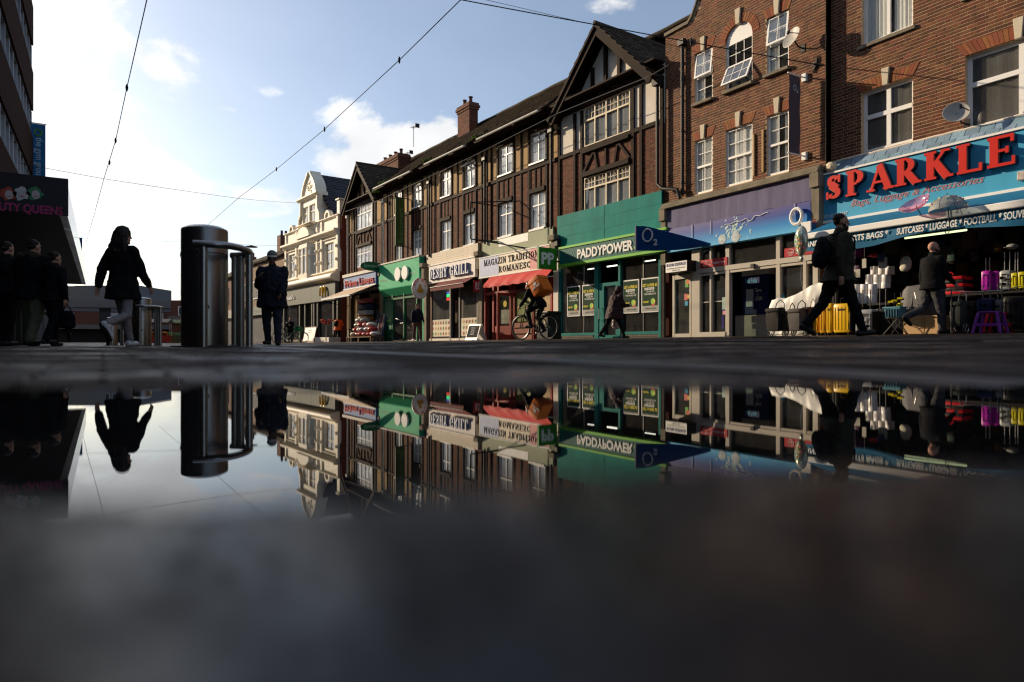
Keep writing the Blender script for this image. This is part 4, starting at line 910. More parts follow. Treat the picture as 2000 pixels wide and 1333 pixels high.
# ================================================================== optician
P2_ = shopbox('green optician shopfront with dark glass doors', 'shopfront', FT, 16.75, 22.0, 4.6, wallmat=M('shop_wall_dark', (.05, .055, .05), .8))
m_og = M('optician_green', (.03, .40, .19), .6, spec=.12, var=.06, scale=1, dirt=.12, dcol=(.05, .2, .1)); m_ogd = M('optician_dark_green', (.01, .12, .05), .45)
S2 = fthing('fascia_sign', 'mint green sign with two overlapping white discs', 'sign', FT, (-.3, 19.4, 2.95))
MB().box(-.32, .0, 16.8, 22.05, 3.25, 4.7).build('board', m_og, S2, bevel=.01); MB().add([(-.33, 16.8, 3.25), (-.33, 22.05, 3.25), (-.02, 22.05, 2.86), (-.02, 16.8, 2.86), (-.34, 16.8, 3.30), (-.34, 22.05, 3.30)], [(0, 1, 2, 3), (4, 5, 1, 0)]).build('canted_underside', m_og, S2)
MB().box(-.36, 0, 16.75, 22.1, 4.7, 4.78).build('cap', m_white_r, S2)
for yc in (FT.Y(779, .35), FT.Y(793, .35)): MB().lathe([(.0, 0), (.37, 0), (.37, .09), (.0, .09)], n=36).xf(Matrix.Translation((-.36 if yc < 20 else -.35, yc, 3.98)) @ Matrix.Rotation(-PI/2, 4, 'Y')).build('disc', m_whitel, S2)
m_gt = M('pale_green_letter', (.35, .62, .45), .5)
facetext('Audiologists', m_gt, S2, -.325, 21.95, 20.75, 3.75, .16, .004); facetext('Opticians', m_gt, S2, -.325, 18.5, 17.3, 3.85, .18, .004)
for y_ in (16.85, 17.6, 19.2, 20.7, 21.9): MB().box(-.08, .04, y_-.06, y_+.06, .2, 3.0).build('post', m_og if y_ < 17 else m_ogd, P2_)
MB().box(-.07, .03, 16.9, 21.9, 2.65, 2.75).build('transom', m_ogd, P2_)
for a, b in ((16.9, 17.55), (17.65, 19.15), (19.25, 20.65), (20.75, 21.85)): MB().quad((0, a, .35), (0, b, .35), (0, b, 2.9), (0, a, 2.9)).build('pane', g_shop, P2_)
MB().box(-.05, .02, 17.6, 20.7, .2, .35).build('kick_plate', m_steelb, P2_); MB().box(-.06, .0, 20.85, 21.8, .35, 2.6).build('window_vinyl', m_ogd, P2_)
facetext('Hearing Aids', M('lime_letter', (.3, .6, .05), .5), P2_, -.065, 21.75, 20.9, 1.45, .16, .003)
tl = MB().tube([(.4, 17.7, 2.78), (.4, 20.4, 2.78)], .03, 8).build('strip_light', M('lamp_glow', (1, .95, .8), .5, emis=2.2), P2_)
# banner and oval sign
yb_ = FT.Y(790, .2); o1, o0 = out_at(FT, 772, yb_), out_at(FT, 790, yb_); zb, zt = FT.Z(781, 474, 1), FT.Z(781, 378, 1)
S3 = fthing('hanging_banner', 'tall dark green vertical banner hung from the timbered wall', 'banner', FT, (-.8, yb_, zb))
m_bn = M('banner_olive', (.05, .09, .02), .55, var=.12)
MB().box(-o1, -max(.12, o0), yb_-.03, yb_+.03, zb, zt).build('cloth', m_bn, S3); 
for z in (zb-.03, zt+.03): MB().tube([(0, yb_, z), (-o1-.05, yb_, z)], .025, 6).build('bar', m_iron, S3)
vs, fs = textmesh('Specsavers', 1, .5, .01); a_ = max(v[0] for v in vs); k = (zt-zb)*.74/a_
MB().add([(-(o1+max(.12, o0))/2+.18-v[1]*.42, yb_-.03-(v[2]+.5)*.006, zb+(zt-zb)*.05+v[0]*k) for v in vs], fs).build('lettering', M('banner_letter', (.16, .25, .08), .5), S3)
S4 = fthing('hanging_sign', 'small dark oval sign above the mint green fascia', 'sign', FT, (-.6, 22.1, 4.6))
MB().lathe([(0, -.03), (1, -.03), (1, .03), (0, .03)], n=32).xf(Matrix.Translation((-.65, 22.2, 4.68)) @ Matrix.Rotation(rad(90), 4, 'X') @ Matrix.Diagonal((.75, .27, 1, 1))).build('board', m_ogd, S4, smooth=False)
vs, fs = textmesh('Specsavers', 1, .5, .01); a_ = max(v[0] for v in vs); k = 1.1/a_
MB().add([(-1.2+v[0]*k, 22.17-(v[2]+.5)*.01, 4.62+v[1]*k) for v in vs], fs).build('lettering', m_gt, S4)
MB().tube([(0, 22.2, 4.72), (-.2, 22.2, 4.7)], .02, 6).build('bracket', m_iron, S4)
# ================================================================== grill
P3 = shopbox('grill takeaway shopfront with food pictures along its window bottoms', 'shopfront', FT, 11.25, 16.4, 4.3, wallmat=M('grey_shop_wall', (.16, .15, .14), .8))
m_sid = M('cream_siding', (.60, .52, .40), .6, var=.08, dirt=.2, dcol=(.3, .22, .14))
z = 4.12
while z < 4.72: MB().box(-.1-.01, 0, 11.3, 16.4, z, z+.098).build('siding_board', m_sid, P3); z += .104
m_wsign = M('sign_board_white', (.72, .66, .62), .45, var=.06, dirt=.12, dcol=(.5, .4, .35)); m_bl = M('letter_steel_blue', (.17, .21, .36), .4)
S5 = fthing('fascia_sign', 'white sign with steel blue raised capitals above the grill', 'sign', FT, (-.25, 13.8, 3.2))
GB_ = FT.Y(837, .26)
MB().box(-.25, 0, 11.3, GB_-.02, 3.22, 4.08).build('board', m_wsign, S5, bevel=.01); MB().box(-.28, 0, 11.28, GB_, 4.08, 4.12).box(-.28, 0, 11.28, GB_, 3.19, 3.22).build('trim', m_upvc, S5)
serifword('DESHY GRILL', m_bl, S5, -.25, 15.6, 11.7, 3.38, .5, .11, fat=1.25); serifword('DESHY GRILL', M('letter_pale', (.78, .8, .86), .4), S5, -.362, 15.63, 11.73, 3.39, .5, .012, fat=1.0, name='letter_face')
AW2 = fthing('awning', 'folded maroon awning sagging under the white grill sign', 'awning', FT, (-.4, 13.8, 2.8))
GA = FT.Y(840, .85)
MB().add([(-.26, 11.35, 3.18), (-.26, GA+.1, 3.18), (-.85, GA, 2.86), (-.85, 11.35, 2.86), (-.83, 11.35, 2.70), (-.83, GA, 2.70)], [(0, 1, 2, 3), (3, 2, 5, 4)]).build('canopy', M('maroon_fabric', (.16, .035, .035), .75, var=.2, bump=.4, bscale=8), AW2)
MB().tube([(-.84, 11.35, 2.88), (-.84, GA, 2.88)], .03, 8).build('front_rail', m_iron, AW2)
m_gf = M('grey_metal_frame', (.22, .20, .19), .4)
for y_ in (11.45, 13.1, 14.0, 16.0, 16.3): MB().box(-.05, .05, y_-.05, y_+.05, .2, 2.9).build('post', m_gf if y_ < 16 else M('brown_frame', (.16, .08, .05), .5), P3)
for a, b in ((11.5, 13.05), (14.05, 15.95)): 
    MB().quad((0, a, .4), (0, b, .4), (0, b, 2.85), (0, a, 2.85)).build('pane', glass('hazy_glass', (.7, .7, .68), boost=1.3, dust=.16), P3)
    MB().box(-.012, -.004, a, b, .5, 1.35).build('menu_panel', M('menu_cream', (.62, .55, .42), .5), P3)
    for i in range(int((b-a)/.27)):
        for j in range(3): 
            y_, z_ = a+.16+i*.27, .64+j*.27; cc = R.choice([(.4, .12, .03), (.45, .25, .06), (.12, .2, .05), (.3, .08, .04), (.5, .35, .15)])
            MB().lathe([(0, 0), (.09, 0), (.07, .006), (0, .006)], n=10).xf(Matrix.Translation((-.013, y_, z_)) @ Matrix.Rotation(-PI/2, 4, 'Y')).build('dish_picture', M('food_%d' % (int(cc[0]*100)), cc, .6, var=.5, scale=40), P3)
MB().box(-.04, .04, 11.4, 16.2, .18, .4).build('plinth', m_white_r, P3)
MB().box(.2, .26, 13.15, 13.95, .25, 2.25).build('door', M('brown_door', (.10, .07, .05), .4), P3)
led = [('led_green', (.05, 1, .3), 2.45, 2.6), ('led_red', (1, .08, .05), 2.28, 2.42), ('led_blue', (.05, .1, .6), 2.62, 2.7)]
LS = fthing('led_sign', 'small lit red and green sign inside the grill window', 'sign', FT, (.06, 14.35, 2.3))
for n_, c_, a, b in led: MB().box(.03, .06, 14.2, 14.5, a, b).build('light_bar', M(n_, c_, .5, emis=1.5), LS)
S6 = fthing('round_sign', 'round white sign with a golden bird and curved lettering', 'sign', FT, (-.6, 16.6, 2.9))
oc = out_at(FT, 820, 16.28); zc = FT.Z(820, 564, oc); T_ = Matrix.Translation((-oc, 16.28, zc)) @ Matrix.Diagonal((.82, .82, 1, 1)) @ Matrix.Rotation(PI/2, 4, 'X')
MB().lathe([(0, -.06), (.53, -.06), (.55, -.03), (.55, .03), (.53, .06), (0, .06)], n=40).xf(T_).build('board', m_whitel, S6, smooth=True)
MB().tube([(.345*math.cos(i*PI/20), .345*math.sin(i*PI/20), .062) for i in range(40)], .006, 4, closed=True).xf(T_).build('inner_ring', m_redl, S6); MB().tube([(.525*math.cos(i*PI/20), .525*math.sin(i*PI/20), .06) for i in range(40)], .012, 4, closed=True).xf(T_).build('outer_ring', m_redl, S6)
bird = [(-.25, -.18), (.0, -.27), (.25, -.18), (.2, -.02), (.08, .03), (.06, .12), (.14, .12), (.06, .22), (-.05, .24), (-.1, .12), (-.14, 0), (-.22, -.06)]
MB().prism(bird, lambda p, q, s: (p, q, s), .062, .07).xf(T_).build('bird_emblem', M('gold_print', (.55, .30, .05), .5), S6)
for i, ch in enumerate('DESHY GRILL'):
    if ch == ' ': continue
    vs, fs = textmesh(ch, .17, .003, .004); w_ = max(v[0] for v in vs)/2; a_ = rad(160-i*14)
    MB().add(vs, fs).xf(T_ @ Matrix.Rotation(a_-PI/2, 4, 'Z') @ Matrix.Translation((-w_, .38, .065))).build('letter', m_redl, S6)
MB().tube([(0, 16.28, zc), (-oc+.4, 16.28, zc)], .025, 6).build('bracket', m_iron, S6)
S7 = fthing('hanging_sign', 'small red square sign at the corner of the maroon awning', 'sign', FT, (-.5, 11.2, 2.7))
oc = out_at(FT, 935, 11.15); zc = FT.Z(935, 560, oc); MB().box(-oc-.28, -oc+.28, 11.12, 11.2, zc-.25, zc+.25).build('board', m_redl, S7, bevel=.01)
for i, wd_ in enumerate(('JUST', 'EAT')):
    vs, fs = textmesh(wd_, .2, .003, .005); MB().add([(-oc-.2+v[0], 11.115-v[2], zc+.03-i*.18+v[1]) for v in vs], fs).build('lettering', m_whitel, S7)
MB().box(-oc+.28, 0, 11.14, 11.18, zc-.02, zc+.02).build('bracket', m_iron, S7)
# ================================================================== Romanian shop
P4 = shopbox('red framed food shop with open door and painted window panels', 'shopfront', FT, 5.7, 10.95, 4.3, wallmat=M('warm_room', (.07, .045, .03), .8))
m_sage = M('sage_board', (.33, .36, .24), .7, var=.08, dirt=.3, dcol=(.2, .2, .12)); MB().box(-.08, 0, 5.75, 10.95, 4.0, 4.7).build('upper_board', m_sage, P4); MB().box(-.085, -.07, 7.4, 9.6, 4.35, 4.68).build('faded_panel', m_whitel, P4)
S8 = fthing('fascia_sign', 'tricolour sign with dark serif capitals above the red awning', 'sign', FT, (-.25, 8.3, 3.1))
m_cr = M('sign_cream', (.74, .66, .52), .45, var=.04); m_lb = M('sign_pale_blue', (.42, .47, .66), .45, var=.06); m_pk = M('sign_pink', (.62, .24, .24), .45, var=.06)
MB().box(-.25, 0, 5.75, 10.95, 3.1, 3.96).build('board', m_cr, S8); MB().box(-.254, -.24, 9.35, 10.9, 3.12, 3.94).build('blue_field', m_lb, S8); MB().box(-.254, -.24, 5.8, 7.05, 3.12, 3.94).build('red_field', m_pk, S8)
MB().box(-.27, 0, 5.73, 10.97, 3.96, 4.0).box(-.27, 0, 5.73, 10.97, 3.06, 3.1).build('trim', m_upvc, S8)
m_dk = M('letter_charcoal', (.022, .022, .025), .85, spec=.1)
serifword('MAGAZIN TRADITIONAL', m_dk, S8, -.256, 10.55, 5.95, 3.58, .28, .006, fat=1.05); serifword('ROMANESC', m_dk, S8, -.256, 9.35, 7.0, 3.2, .27, .006, fat=1.05)
AW3 = fthing('awning', 'bright red awning sloping out under the tricolour sign', 'awning', FT, (-.5, 8.3, 2.7))
m_rf = M('red_fabric', (.50, .035, .03), .7, var=.12, bump=.3, bscale=6)
m = MB(); n = 24
RA, RB_ = FT.Y(1080, .3), FT.Y(945, .6)
ra = [(-.27, RA+(RB_-RA)*i/n, 3.05) for i in range(n+1)]; rb2 = [(-.62+.015*math.sin(i*1.3), RA+(RB_-RA)*i/n, 2.68+.012*math.sin(i*.9)) for i in range(n+1)]; rc = [(-.62, RA+(RB_-RA)*i/n, 2.56+.02*math.sin(i*1.7)) for i in range(n+1)]
m.add(ra+rb2+rc, [(i, i+1, n+2+i, n+1+i) for i in range(n)]+[(n+1+i, n+2+i, 2*n+3+i, 2*n+2+i) for i in range(n)]); m.build('canopy', m_rf, AW3, smooth=True)
for y_ in (RA+.1, RB_-.1): MB().tube([(0, y_, 2.75), (-.62, y_, 2.68)], .02, 6).build('arm', m_whitel, AW3)
m_red = M('red_shop_frame', (.28, .035, .025), .45, var=.15)
for y_ in (5.9, 7.1, 8.45, 8.75, 9.7, 10.1, 10.8): MB().box(-.06, .05, y_-.055, y_+.055, .2, 2.8).build('post', m_red, P4)
MB().box(-.05, .04, 5.9, 10.8, 2.3, 2.42).build('transom', m_red, P4)
for z in (.3, .55, .8): MB().box(-.08, .03, 7.15, 8.4, z, z+.2).build('timber_panel', M('pink_boards', (.42, .16, .10), .5, var=.2), P4)
m_post = M('painted_panel', (.30, .20, .08), .5, var=.9, scale=5); m_post2 = M('leafy_panel', (.18, .2, .05), .5, var=.9, scale=7)
MB().box(-.02, .0, 5.96, 7.04, .9, 2.28).build('window_print', m_post, P4); MB().box(-.02, .0, 7.16, 8.4, 1.05, 2.28).build('window_print', m_post2, P4)
for (a, b) in ((8.8, 9.65), (9.75, 10.05)): MB().quad((0, a, .9), (0, b, .9), (0, b, 2.3), (0, a, 2.3)).build('pane', g_shop, P4)
MB().box(.0, .02, 8.85, 9.6, 1.0, 1.6).build('window_print', M('grocery_print', (.5, .4, .33), .5, var=.8, scale=12), P4)
MB().lathe([(0, 0), (.14, 0), (.14, .01), (0, .01)], n=16).xf(Matrix.Translation((-.01, 9.2, 1.85)) @ Matrix.Rotation(-PI/2, 4, 'Y')).build('yellow_sticker', M('yellow_print', (.75, .55, .03), .5), P4)
MB().box(-.03, .03, 8.8, 10.05, .25, .9).build('stall_riser', m_red, P4)
DR = MB().box(-.9, -.85, 9.68, 9.72, .25, 2.2); DR = MB()
for (x0, x1, z0, z1) in ((-.95, -.85, .25, 2.25), (-.08, .0, .25, 2.25), (-.85, -.08, .25, .5), (-.85, -.08, 2.13, 2.25)): DR.box(x0, x1, 8.38, 8.43, z0, z1)
dd = DR.build('open_door', m_red, P4); MB().quad((-.85, 8.4, .5), (-.08, 8.4, .5), (-.08, 8.4, 2.13), (-.85, 8.4, 2.13)).build('pane', g_shop, dd)
# green lit box sign
oa, ob = out_at(FT, 1053, 5.24), out_at(FT, 1088, 5.24); zb, zt = FT.Z(1072, 526, (oa+ob)/2), FT.Z(1072, 484, (oa+ob)/2)
S9 = fthing('box_sign', 'square bright green projecting sign with two white letters', 'sign', FT, (-.6, 5.6, zb))
m_pg = M('betting_green', (.035, .22, .02), .4, var=.05)
MB().box(-oa, -ob, 5.24, 5.38, zb, zt).build('case', m_pg, S9, bevel=.015)
vs, fs = textmesh('PP', 1, .012, .04); b_ = max(v[0] for v in vs); k = (oa-ob)*.72/b_
MB().add([(-oa+.1*(oa-ob)+v[0]*k, 5.235-v[2], zb+(zt-zb)*.24+v[1]*k*1.02) for v in vs], fs).build('lettering', m_whitel, S9)
MB().box(-ob, 0, 5.28, 5.34, zb+.3, zb+.36).build('bracket', m_iron, S9)
# iron frame bracket on the wall above
FR_ = fthing('sign_frame', 'empty black iron sign frame standing out from the timbered wall', 'sign frame', FT, (-.5, 9.5, 4.6))
m = MB(); y_ = 8.95
for a, b in (((0, y_+.5, 4.55), (-1.6, y_+.5, 4.55)), ((-1.6, y_+.5, 4.55), (-1.6, y_+.5, 6.1)), ((-1.6, y_+.5, 6.1), (0, y_+.5, 6.1)), ((-1.6, y_+.5, 4.55), (0, y_-1.8, 3.98)), ((-.8, y_+.5, 4.55), (0, y_-1.6, 3.98)), ((-1.6, y_+.5, 6.1), (0, y_-.9, 6.1))): m.tube([a, b], .025, 6)
m.build('frame', m_iron, FR_)
# ================================================================== betting shop
P5 = shopbox('teal betting shopfront with four framed posters either side of the door', 'shopfront', FT, .1, 5.4, 4.3)
m_teal = M('teal_paint', (.006, .15, .135), .6, spec=.1, var=.1); m_tealb = M('teal_board', (.006, .21, .185), .65, spec=.08, dirt=.35, dcol=(.01, .07, .06), var=.1, scale=1.2, bump=.6, bscale=1.6)
for i in range(3):
    for (a, b) in ((0.02, 2.72), (2.74, 5.42)):
        za = 3.79+i*.41; n = 12; m = MB(); r1 = [(-.12+.012*noise.noise(Vector((i*9, q*.5, a))), a+(b-a)*q/n, za) for q in range(n+1)]; r2 = [(-.12+.018*noise.noise(Vector((i*9+4, q*.5, a))), a+(b-a)*q/n, za+.405) for q in range(n+1)]
        m.add(r1+r2, [(q, q+1, n+2+q, n+1+q) for q in range(n)]); m.build('teal_panel', m_tealb, P5, smooth=True)
MB().box(-.11, 0, 0.02, 5.42, 3.76, 5.03).build('panel_backing', m_teal, P5)
S10 = fthing('fascia_sign', 'dark teal sign striped diagonally with white capitals between lime bands', 'sign', FT, (-.3, 2.7, 3.1))
PYa, PYb = FT.Y(1302, .3), min(5.18, FT.Y(1091, .33))
MB().box(-.3, 0, PYa+.02, PYb-.02, 3.07, 3.74).build('board', m_teal, S10)
m_lime = M('lime_band', (.14, .45, .03), .45); MB().box(-.33, -.0, PYa, PYb, 3.70, 3.78).build('upper_band', m_lime, S10); MB().box(-.33, 0, PYa, PYb, 3.03, 3.12).build('lower_band', m_lime, S10)
m_ds = M('stripe_dark_teal', (.008, .075, .06), .5); st = MB(); q = .1
while q < PYb-.4:
    st.prism([(q, 3.13), (q+.06, 3.13), (q+.36, 3.69), (q+.30, 3.69)], lambda p, z, s: (s, p, z), -.304, -.29); q += .125
st.build('diagonal_stripes', m_ds, S10)
facetext('PADDYPOWER', m_whitel, S10, -.306, FT.Y(1128, .3), FT.Y(1237, .3), 3.24, .34, .02, offset=.03); MB().lathe([(0, 0), (.05, 0), (.05, .02), (0, .02)], n=12).xf(Matrix.Translation((-.306, FT.Y(1241, .3), 3.29)) @ Matrix.Rotation(-PI/2, 4, 'Y')).build('dot', m_lime, S10)
MB().box(-.28, .02, 5.2, 5.42, 3.85, 4.15).build('alarm_box', m_iron, P5, bevel=.03)
ypx = lambda u: FT.Y(u)
for u in (1096, 1166, 1170, 1213, 1292): MB().box(-.09, .05, ypx(u)-.05, ypx(u)+.05, .2, 3.0).build('post', m_teal, P5)
for u in (1141, 1257): MB().box(-.02, .02, ypx(u)-.015, ypx(u)+.015, .35, 3.0).build('mullion', m_steelb, P5)
MB().box(-.07, .03, ypx(1213), ypx(1170), 2.15, 2.27).box(-.07, .03, ypx(1213), ypx(1170), .25, .42).box(-.07, .03, ypx(1182), ypx(1172), .4, 2.15).box(-.07, .03, ypx(1212), ypx(1205), .4, 2.15).build('door', m_teal, P5)
MB().tube([(-.1, ypx(1176), .95), (-.16, ypx(1176), 1.0), (-.16, ypx(1176), 1.35), (-.1, ypx(1176), 1.4)], .018, 6).build('door_handle', m_steelb, P5)
for a, b in ((1292, 1215), (1168, 1098)): MB().quad((0, ypx(a), .5), (0, ypx(b), .5), (0, ypx(b), 3.02), (0, ypx(a), 3.02)).build('pane', g_shop, P5); MB().box(-.07, .04, ypx(a), ypx(b), .42, .52).build('sill', m_teal, P5)
MB().quad((0, ypx(1205), .42), (0, ypx(1182), .42), (0, ypx(1182), 2.15), (0, ypx(1205), 2.15)).build('pane', g_shop, P5)
q = ypx(1296)
for zc in range(3):
    y = ypx(1294)+(.1 if zc % 2 else 0)
    while y < 5.3:
        if not (ypx(1213) < y < ypx(1168)): MB().box(-.06, 0, y, y+.21, .2+zc*.076, .2+zc*.076+.066).build('plinth_brick', M('grey_brick', (.13, .11, .09), .8, var=.25), P5)
        y += .222
for zc in range(9): MB().box(-.08, 0, -.05, ypx(1294)-.02, .25+zc*.31, .25+zc*.31+.3).build('tile', M('dark_marble_tile', (.05, .045, .042), .25, var=.5, scale=12), P5)
m_pd = M('poster_green', (.008, .035, .016), .7, spec=.1, var=.2, scale=3); m_yel = M('poster_yellow', (.72, .60, .02), .5)
for (ua, va, ub, vb) in ((1109, 561, 1134, 622), (1138.5, 557.5, 1166, 619), (1218, 548, 1249, 617), (1254, 545, 1288, 614)):
    y0, y1, z0, z1 = yz(FT, ua, va, ub, vb); z0, z1 = 1.14, 2.28; po = MB().box(-.035, -.004, y0, y1, z0, z1).build('poster', m_whitel, P5, bevel=.004)
    w_ = y1-y0; MB().box(-.039, -.03, y0+.04, y1-.04, z0+.22, z1-.04).build('print', m_pd, po); MB().box(-.0385, -.03, y0+.04, y1-.04, z0+.04, z0+.215).build('print_foot', M('poster_grey', (.30, .30, .27), .5), po)
    facetext('GET A FREE \u00a35', m_yel, po, -.0395, y1-.06, y0+.06, z1-.29, .1, .002, offset=.02); MB().box(-.0405, -.039, y0+w_*.25, y1-w_*.2, z1-.4, z1-.325).build('banner', m_whitel, po)
    facetext('BET BUILDER', m_pd, po, -.0415, y1-w_*.24, y0+w_*.29, z1-.385, .045, .001, offset=.01)
    facetext('TO USE ON', m_whitel, po, -.0395, y1-w_*.3, y0+w_*.25, z1-.48, .055, .002, offset=.01); facetext('THE WORLD CUP', m_whitel, po, -.0395, y1-w_*.18, y0+w_*.15, z1-.56, .055, .002, offset=.01)
    for (p, q, r_, cc) in ((.32, .36, .10, (.25, .5, .05)), (.3, .29, .09, (.45, .06, .04)), (.36, .31, .05, (.7, .6, .1)), (.25, .37, .05, (.7, .5, .05))):
        MB().lathe([(0, 0), (r_, 0), (r_, .002+q*.004), (0, .002+q*.004)], n=12).xf(Matrix.Translation((-.0395, y0+w_*p, z0+q)) @ Matrix.Rotation(-PI/2, 4, 'Y')).build('crest_print', M('crest_%d' % int(cc[0]*100+cc[1]*10), cc, .5, var=.5, scale=30), po)
    facetext('FREE BET', m_yel, po, -.0395, y1-.07, y0+w_*.55, z0+.32, .06, .002, offset=.02, shear=.3); facetext('OPEN FOR THE GAMES', m_dk, po, -.0395, y1-w_*.25, y0+w_*.15, z0+.11, .04, .002)
for (u0, u1, v) in ((1148, 1166, 526), (1186, 1205, 521), (1260, 1280, 512)): MB().tube([(.8, FT.Y(u0, -.8), 2.98), (.8, FT.Y(u1, -.8), 2.98)], .025, 6).build('strip_light', M('lamp_glow', (1, .95, .8), .5, emis=2.2), P5)
# ================================================================== phone shop (frame FO)
Yo = lambda u, o=0: FO.Y(u, o)
P6 = fthing('shopfront', 'pale framed phone shopfront with open sliding entrance and red strips', 'shopfront', FO, (0, 13.5, .3))
m_pf = M('pale_metal_frame', (.44, .40, .34), .4, var=.08, dirt=.15, dcol=(.2, .17, .13)); m_lil = M('lilac_cloth', (.13, .12, .21), .8, dirt=.4, dcol=(.07, .06, .09), var=.16, scale=3, stretch=(1, 6, .4), bump=.4, bscale=10)
m_glp = M('phone_interior', (.035, .034, .034), .7, var=.1)
MB().box(4, 4.1, 10.8, 16.1, .1, 4.3).box(.3, 4, 10.8, 10.88, .1, 4.3).box(.3, 4, 16.0, 16.1, .1, 4.3).box(.3, 4, 10.88, 16, 3.2, 3.3).box(.1, 4, 10.88, 16, .1, .3).build('interior_wall', m_glp, P6)
n = 40; m = MB(); a, b = 10.85, 15.95
r1 = [(-.2-.012*math.sin(i*1.9)-.006*math.sin(i*.7), a+(b-a)*i/n, 3.70+.01*math.sin(i*.8)) for i in range(n+1)]; r2 = [(-.19-.004*math.sin(i*1.4), a+(b-a)*i/n, 4.36) for i in range(n+1)]
m.add(r1+r2, [(i, i+1, n+2+i, n+1+i) for i in range(n)]); m.build('cloth_panel', m_lil, P6, smooth=True)
# graded sign board
S11 = fthing('fascia_sign', 'blue graded phone shop sign with an ice splash picture on it', 'sign', FO, (-.25, 13.5, 3))
gm = M('graded_blue', (.02, .12, .4), .35); t = gm.node_tree; b = t.nodes['Principled BSDF']
for l in list(b.inputs['Base Color'].links): t.links.remove(l)
sp = t.nodes.new('ShaderNodeSeparateXYZ'); tc2 = t.nodes.new('ShaderNodeTexCoord'); t.links.new(tc2.outputs['Object'], sp.inputs[0])
rp = t.nodes.new('ShaderNodeValToRGB'); mr = t.nodes.new('ShaderNodeMapRange'); mr.inputs[1].default_value = 0; mr.inputs[2].default_value = .72; t.links.new(sp.outputs['Z'], mr.inputs[0]); t.links.new(mr.outputs[0], rp.inputs[0])
e_ = rp.color_ramp.elements; e_[0].position = 0; e_[0].color = (.10, .42, .72, 1); e_[1].position = 1; e_[1].color = (.09, .08, .24, 1)
x = e_.new(.35); x.color = (.02, .22, .55, 1); x = e_.new(.7); x.color = (.035, .07, .30, 1); t.links.new(rp.outputs[0], b.inputs['Base Color'])
MB().box(-.24, 0, 10.85, 15.95, 2.97, 3.69).build('board', gm, S11, origin=(0, 13.4, 2.97))
ice = M('ice_print', (.45, .60, .70), .3, var=.4, scale=30); im = MB()
for i in range(70):
    y_ = Yo(1432, .25)+R.gauss(0, .26); z_ = 3.28+R.gauss(0, .19)
    if not 3.0 < z_ < 3.66: continue
    s = R.uniform(.015, .075); im.prism([(y_+s*math.cos(k*1.9+i), z_+s*math.sin(k*1.4+i)) for k in range(4)], lambda p, q, t_: (t_, p, q), -.243-.0004*(i % 9), -.23)
im.build('ice_splash_print', ice, S11)
for i, (u, w_) in enumerate(((1410, .14), (1436, .15))): MB().lathe([(0, 0), (w_, 0), (0, .004)], n=20).xf(Matrix.Translation((-.248, Yo(u, .25), 3.1)) @ Matrix.Rotation(-PI/2, 4, 'Y')).build('bubble_print', M('bubble', (.5, .6, .68), .2, var=.5, scale=14), S11)
cable = MB().tube([(-.26, Yo(1500-3.4*i, .25), 3.60-.0045*i+.015*math.sin(i*1.1)-(.06 if i > 8 and i < 12 else 0)) for i in range(26)], .009, 5)
for u in (1352, 1388, 1552): cable.tube([(-.26, Yo(u, .25), 3.7), (-.26, Yo(u, .25), 3.3)], .008, 5)
cable.build('loose_cable', m_whitel, S11)
# white ring letter standing proud
MB().tube([(-.33, Yo(1557, .3)+.16*math.cos(2*PI*i/28), 3.34+.2*math.sin(2*PI*i/28)) for i in range(28)], .045, 8, closed=True).build('ring_letter', m_whitel, S11, smooth=True)
# swooping blade sign off the left end
S12 = fthing('blade_sign', 'dark blue tapering fin sign reaching out with a pale ring letter', 'sign', FO, (-.6, 15.5, 3))
m_db = M('fin_blue', (.006, .05, .17), .3, var=.1); n = 12; top_, bot = [], []
for i in range(n+1):
    t_ = i/n; y_ = 14.15+(16.15-14.15)*t_; o = .25+1.05*t_**1.2; zc_ = 3.02; hh = .03+.69*min(1, 1.12*t_)
    top_.append((-o, y_, zc_+hh)); bot.append((-o, y_, zc_-.06*math.sin(PI*t_)-.02))
m = MB().add(top_+bot+[(p[0]+.1, p[1]+.03, p[2]) for p in top_]+[(p[0]+.1, p[1]+.03, p[2]) for p in bot], [(i, i+1, n+2+i, n+1+i) for i in range(n)]+[(2*n+2+i, 2*n+3+i, 3*n+4+i, 3*n+3+i) for i in range(n)]+[(i, i+1, 2*n+3+i, 2*n+2+i) for i in range(n)]+[(n+1+i, n+2+i, 3*n+4+i, 3*n+3+i) for i in range(n)]+[(n, 2*n+1, 4*n+3, 3*n+2), (0, n+1, 3*n+3, 2*n+2)])
m.build('fin', m_db, S12); MB().box(-1.34, -1.2, 16.15, 16.19, 3.0, 3.76).build('edge_strip', m_lil, S12)
dy, dx = top_[n][1]-top_[n-3][1], top_[n][0]-top_[n-3][0]; l = math.hypot(dy, dx); vd = Vector((-dx/l, -dy/l, 0))   # reading direction
nrm = Vector((-dy/l, dx/l, 0)); p0 = Vector((top_[n][0], top_[n][1], 3.02))+vd*.17+nrm*.012
MB().tube([p0+vd*(.17+.15*math.cos(2*PI*i/24))+Vector((0, 0, .42+.19*math.sin(2*PI*i/24))) for i in range(24)], .028, 6, closed=True).build('ring_letter', M('letter_pale_grey', (.5, .52, .58), .5), S12)
vs, fs = textmesh('2', .26, .006, .008); MB().add([tuple(p0+vd*(.36+v[0])+nrm*(.02+v[2])+Vector((0, 0, .1+v[1]))) for v in vs], fs).build('small_figure', MATS['letter_pale_grey'], S12)
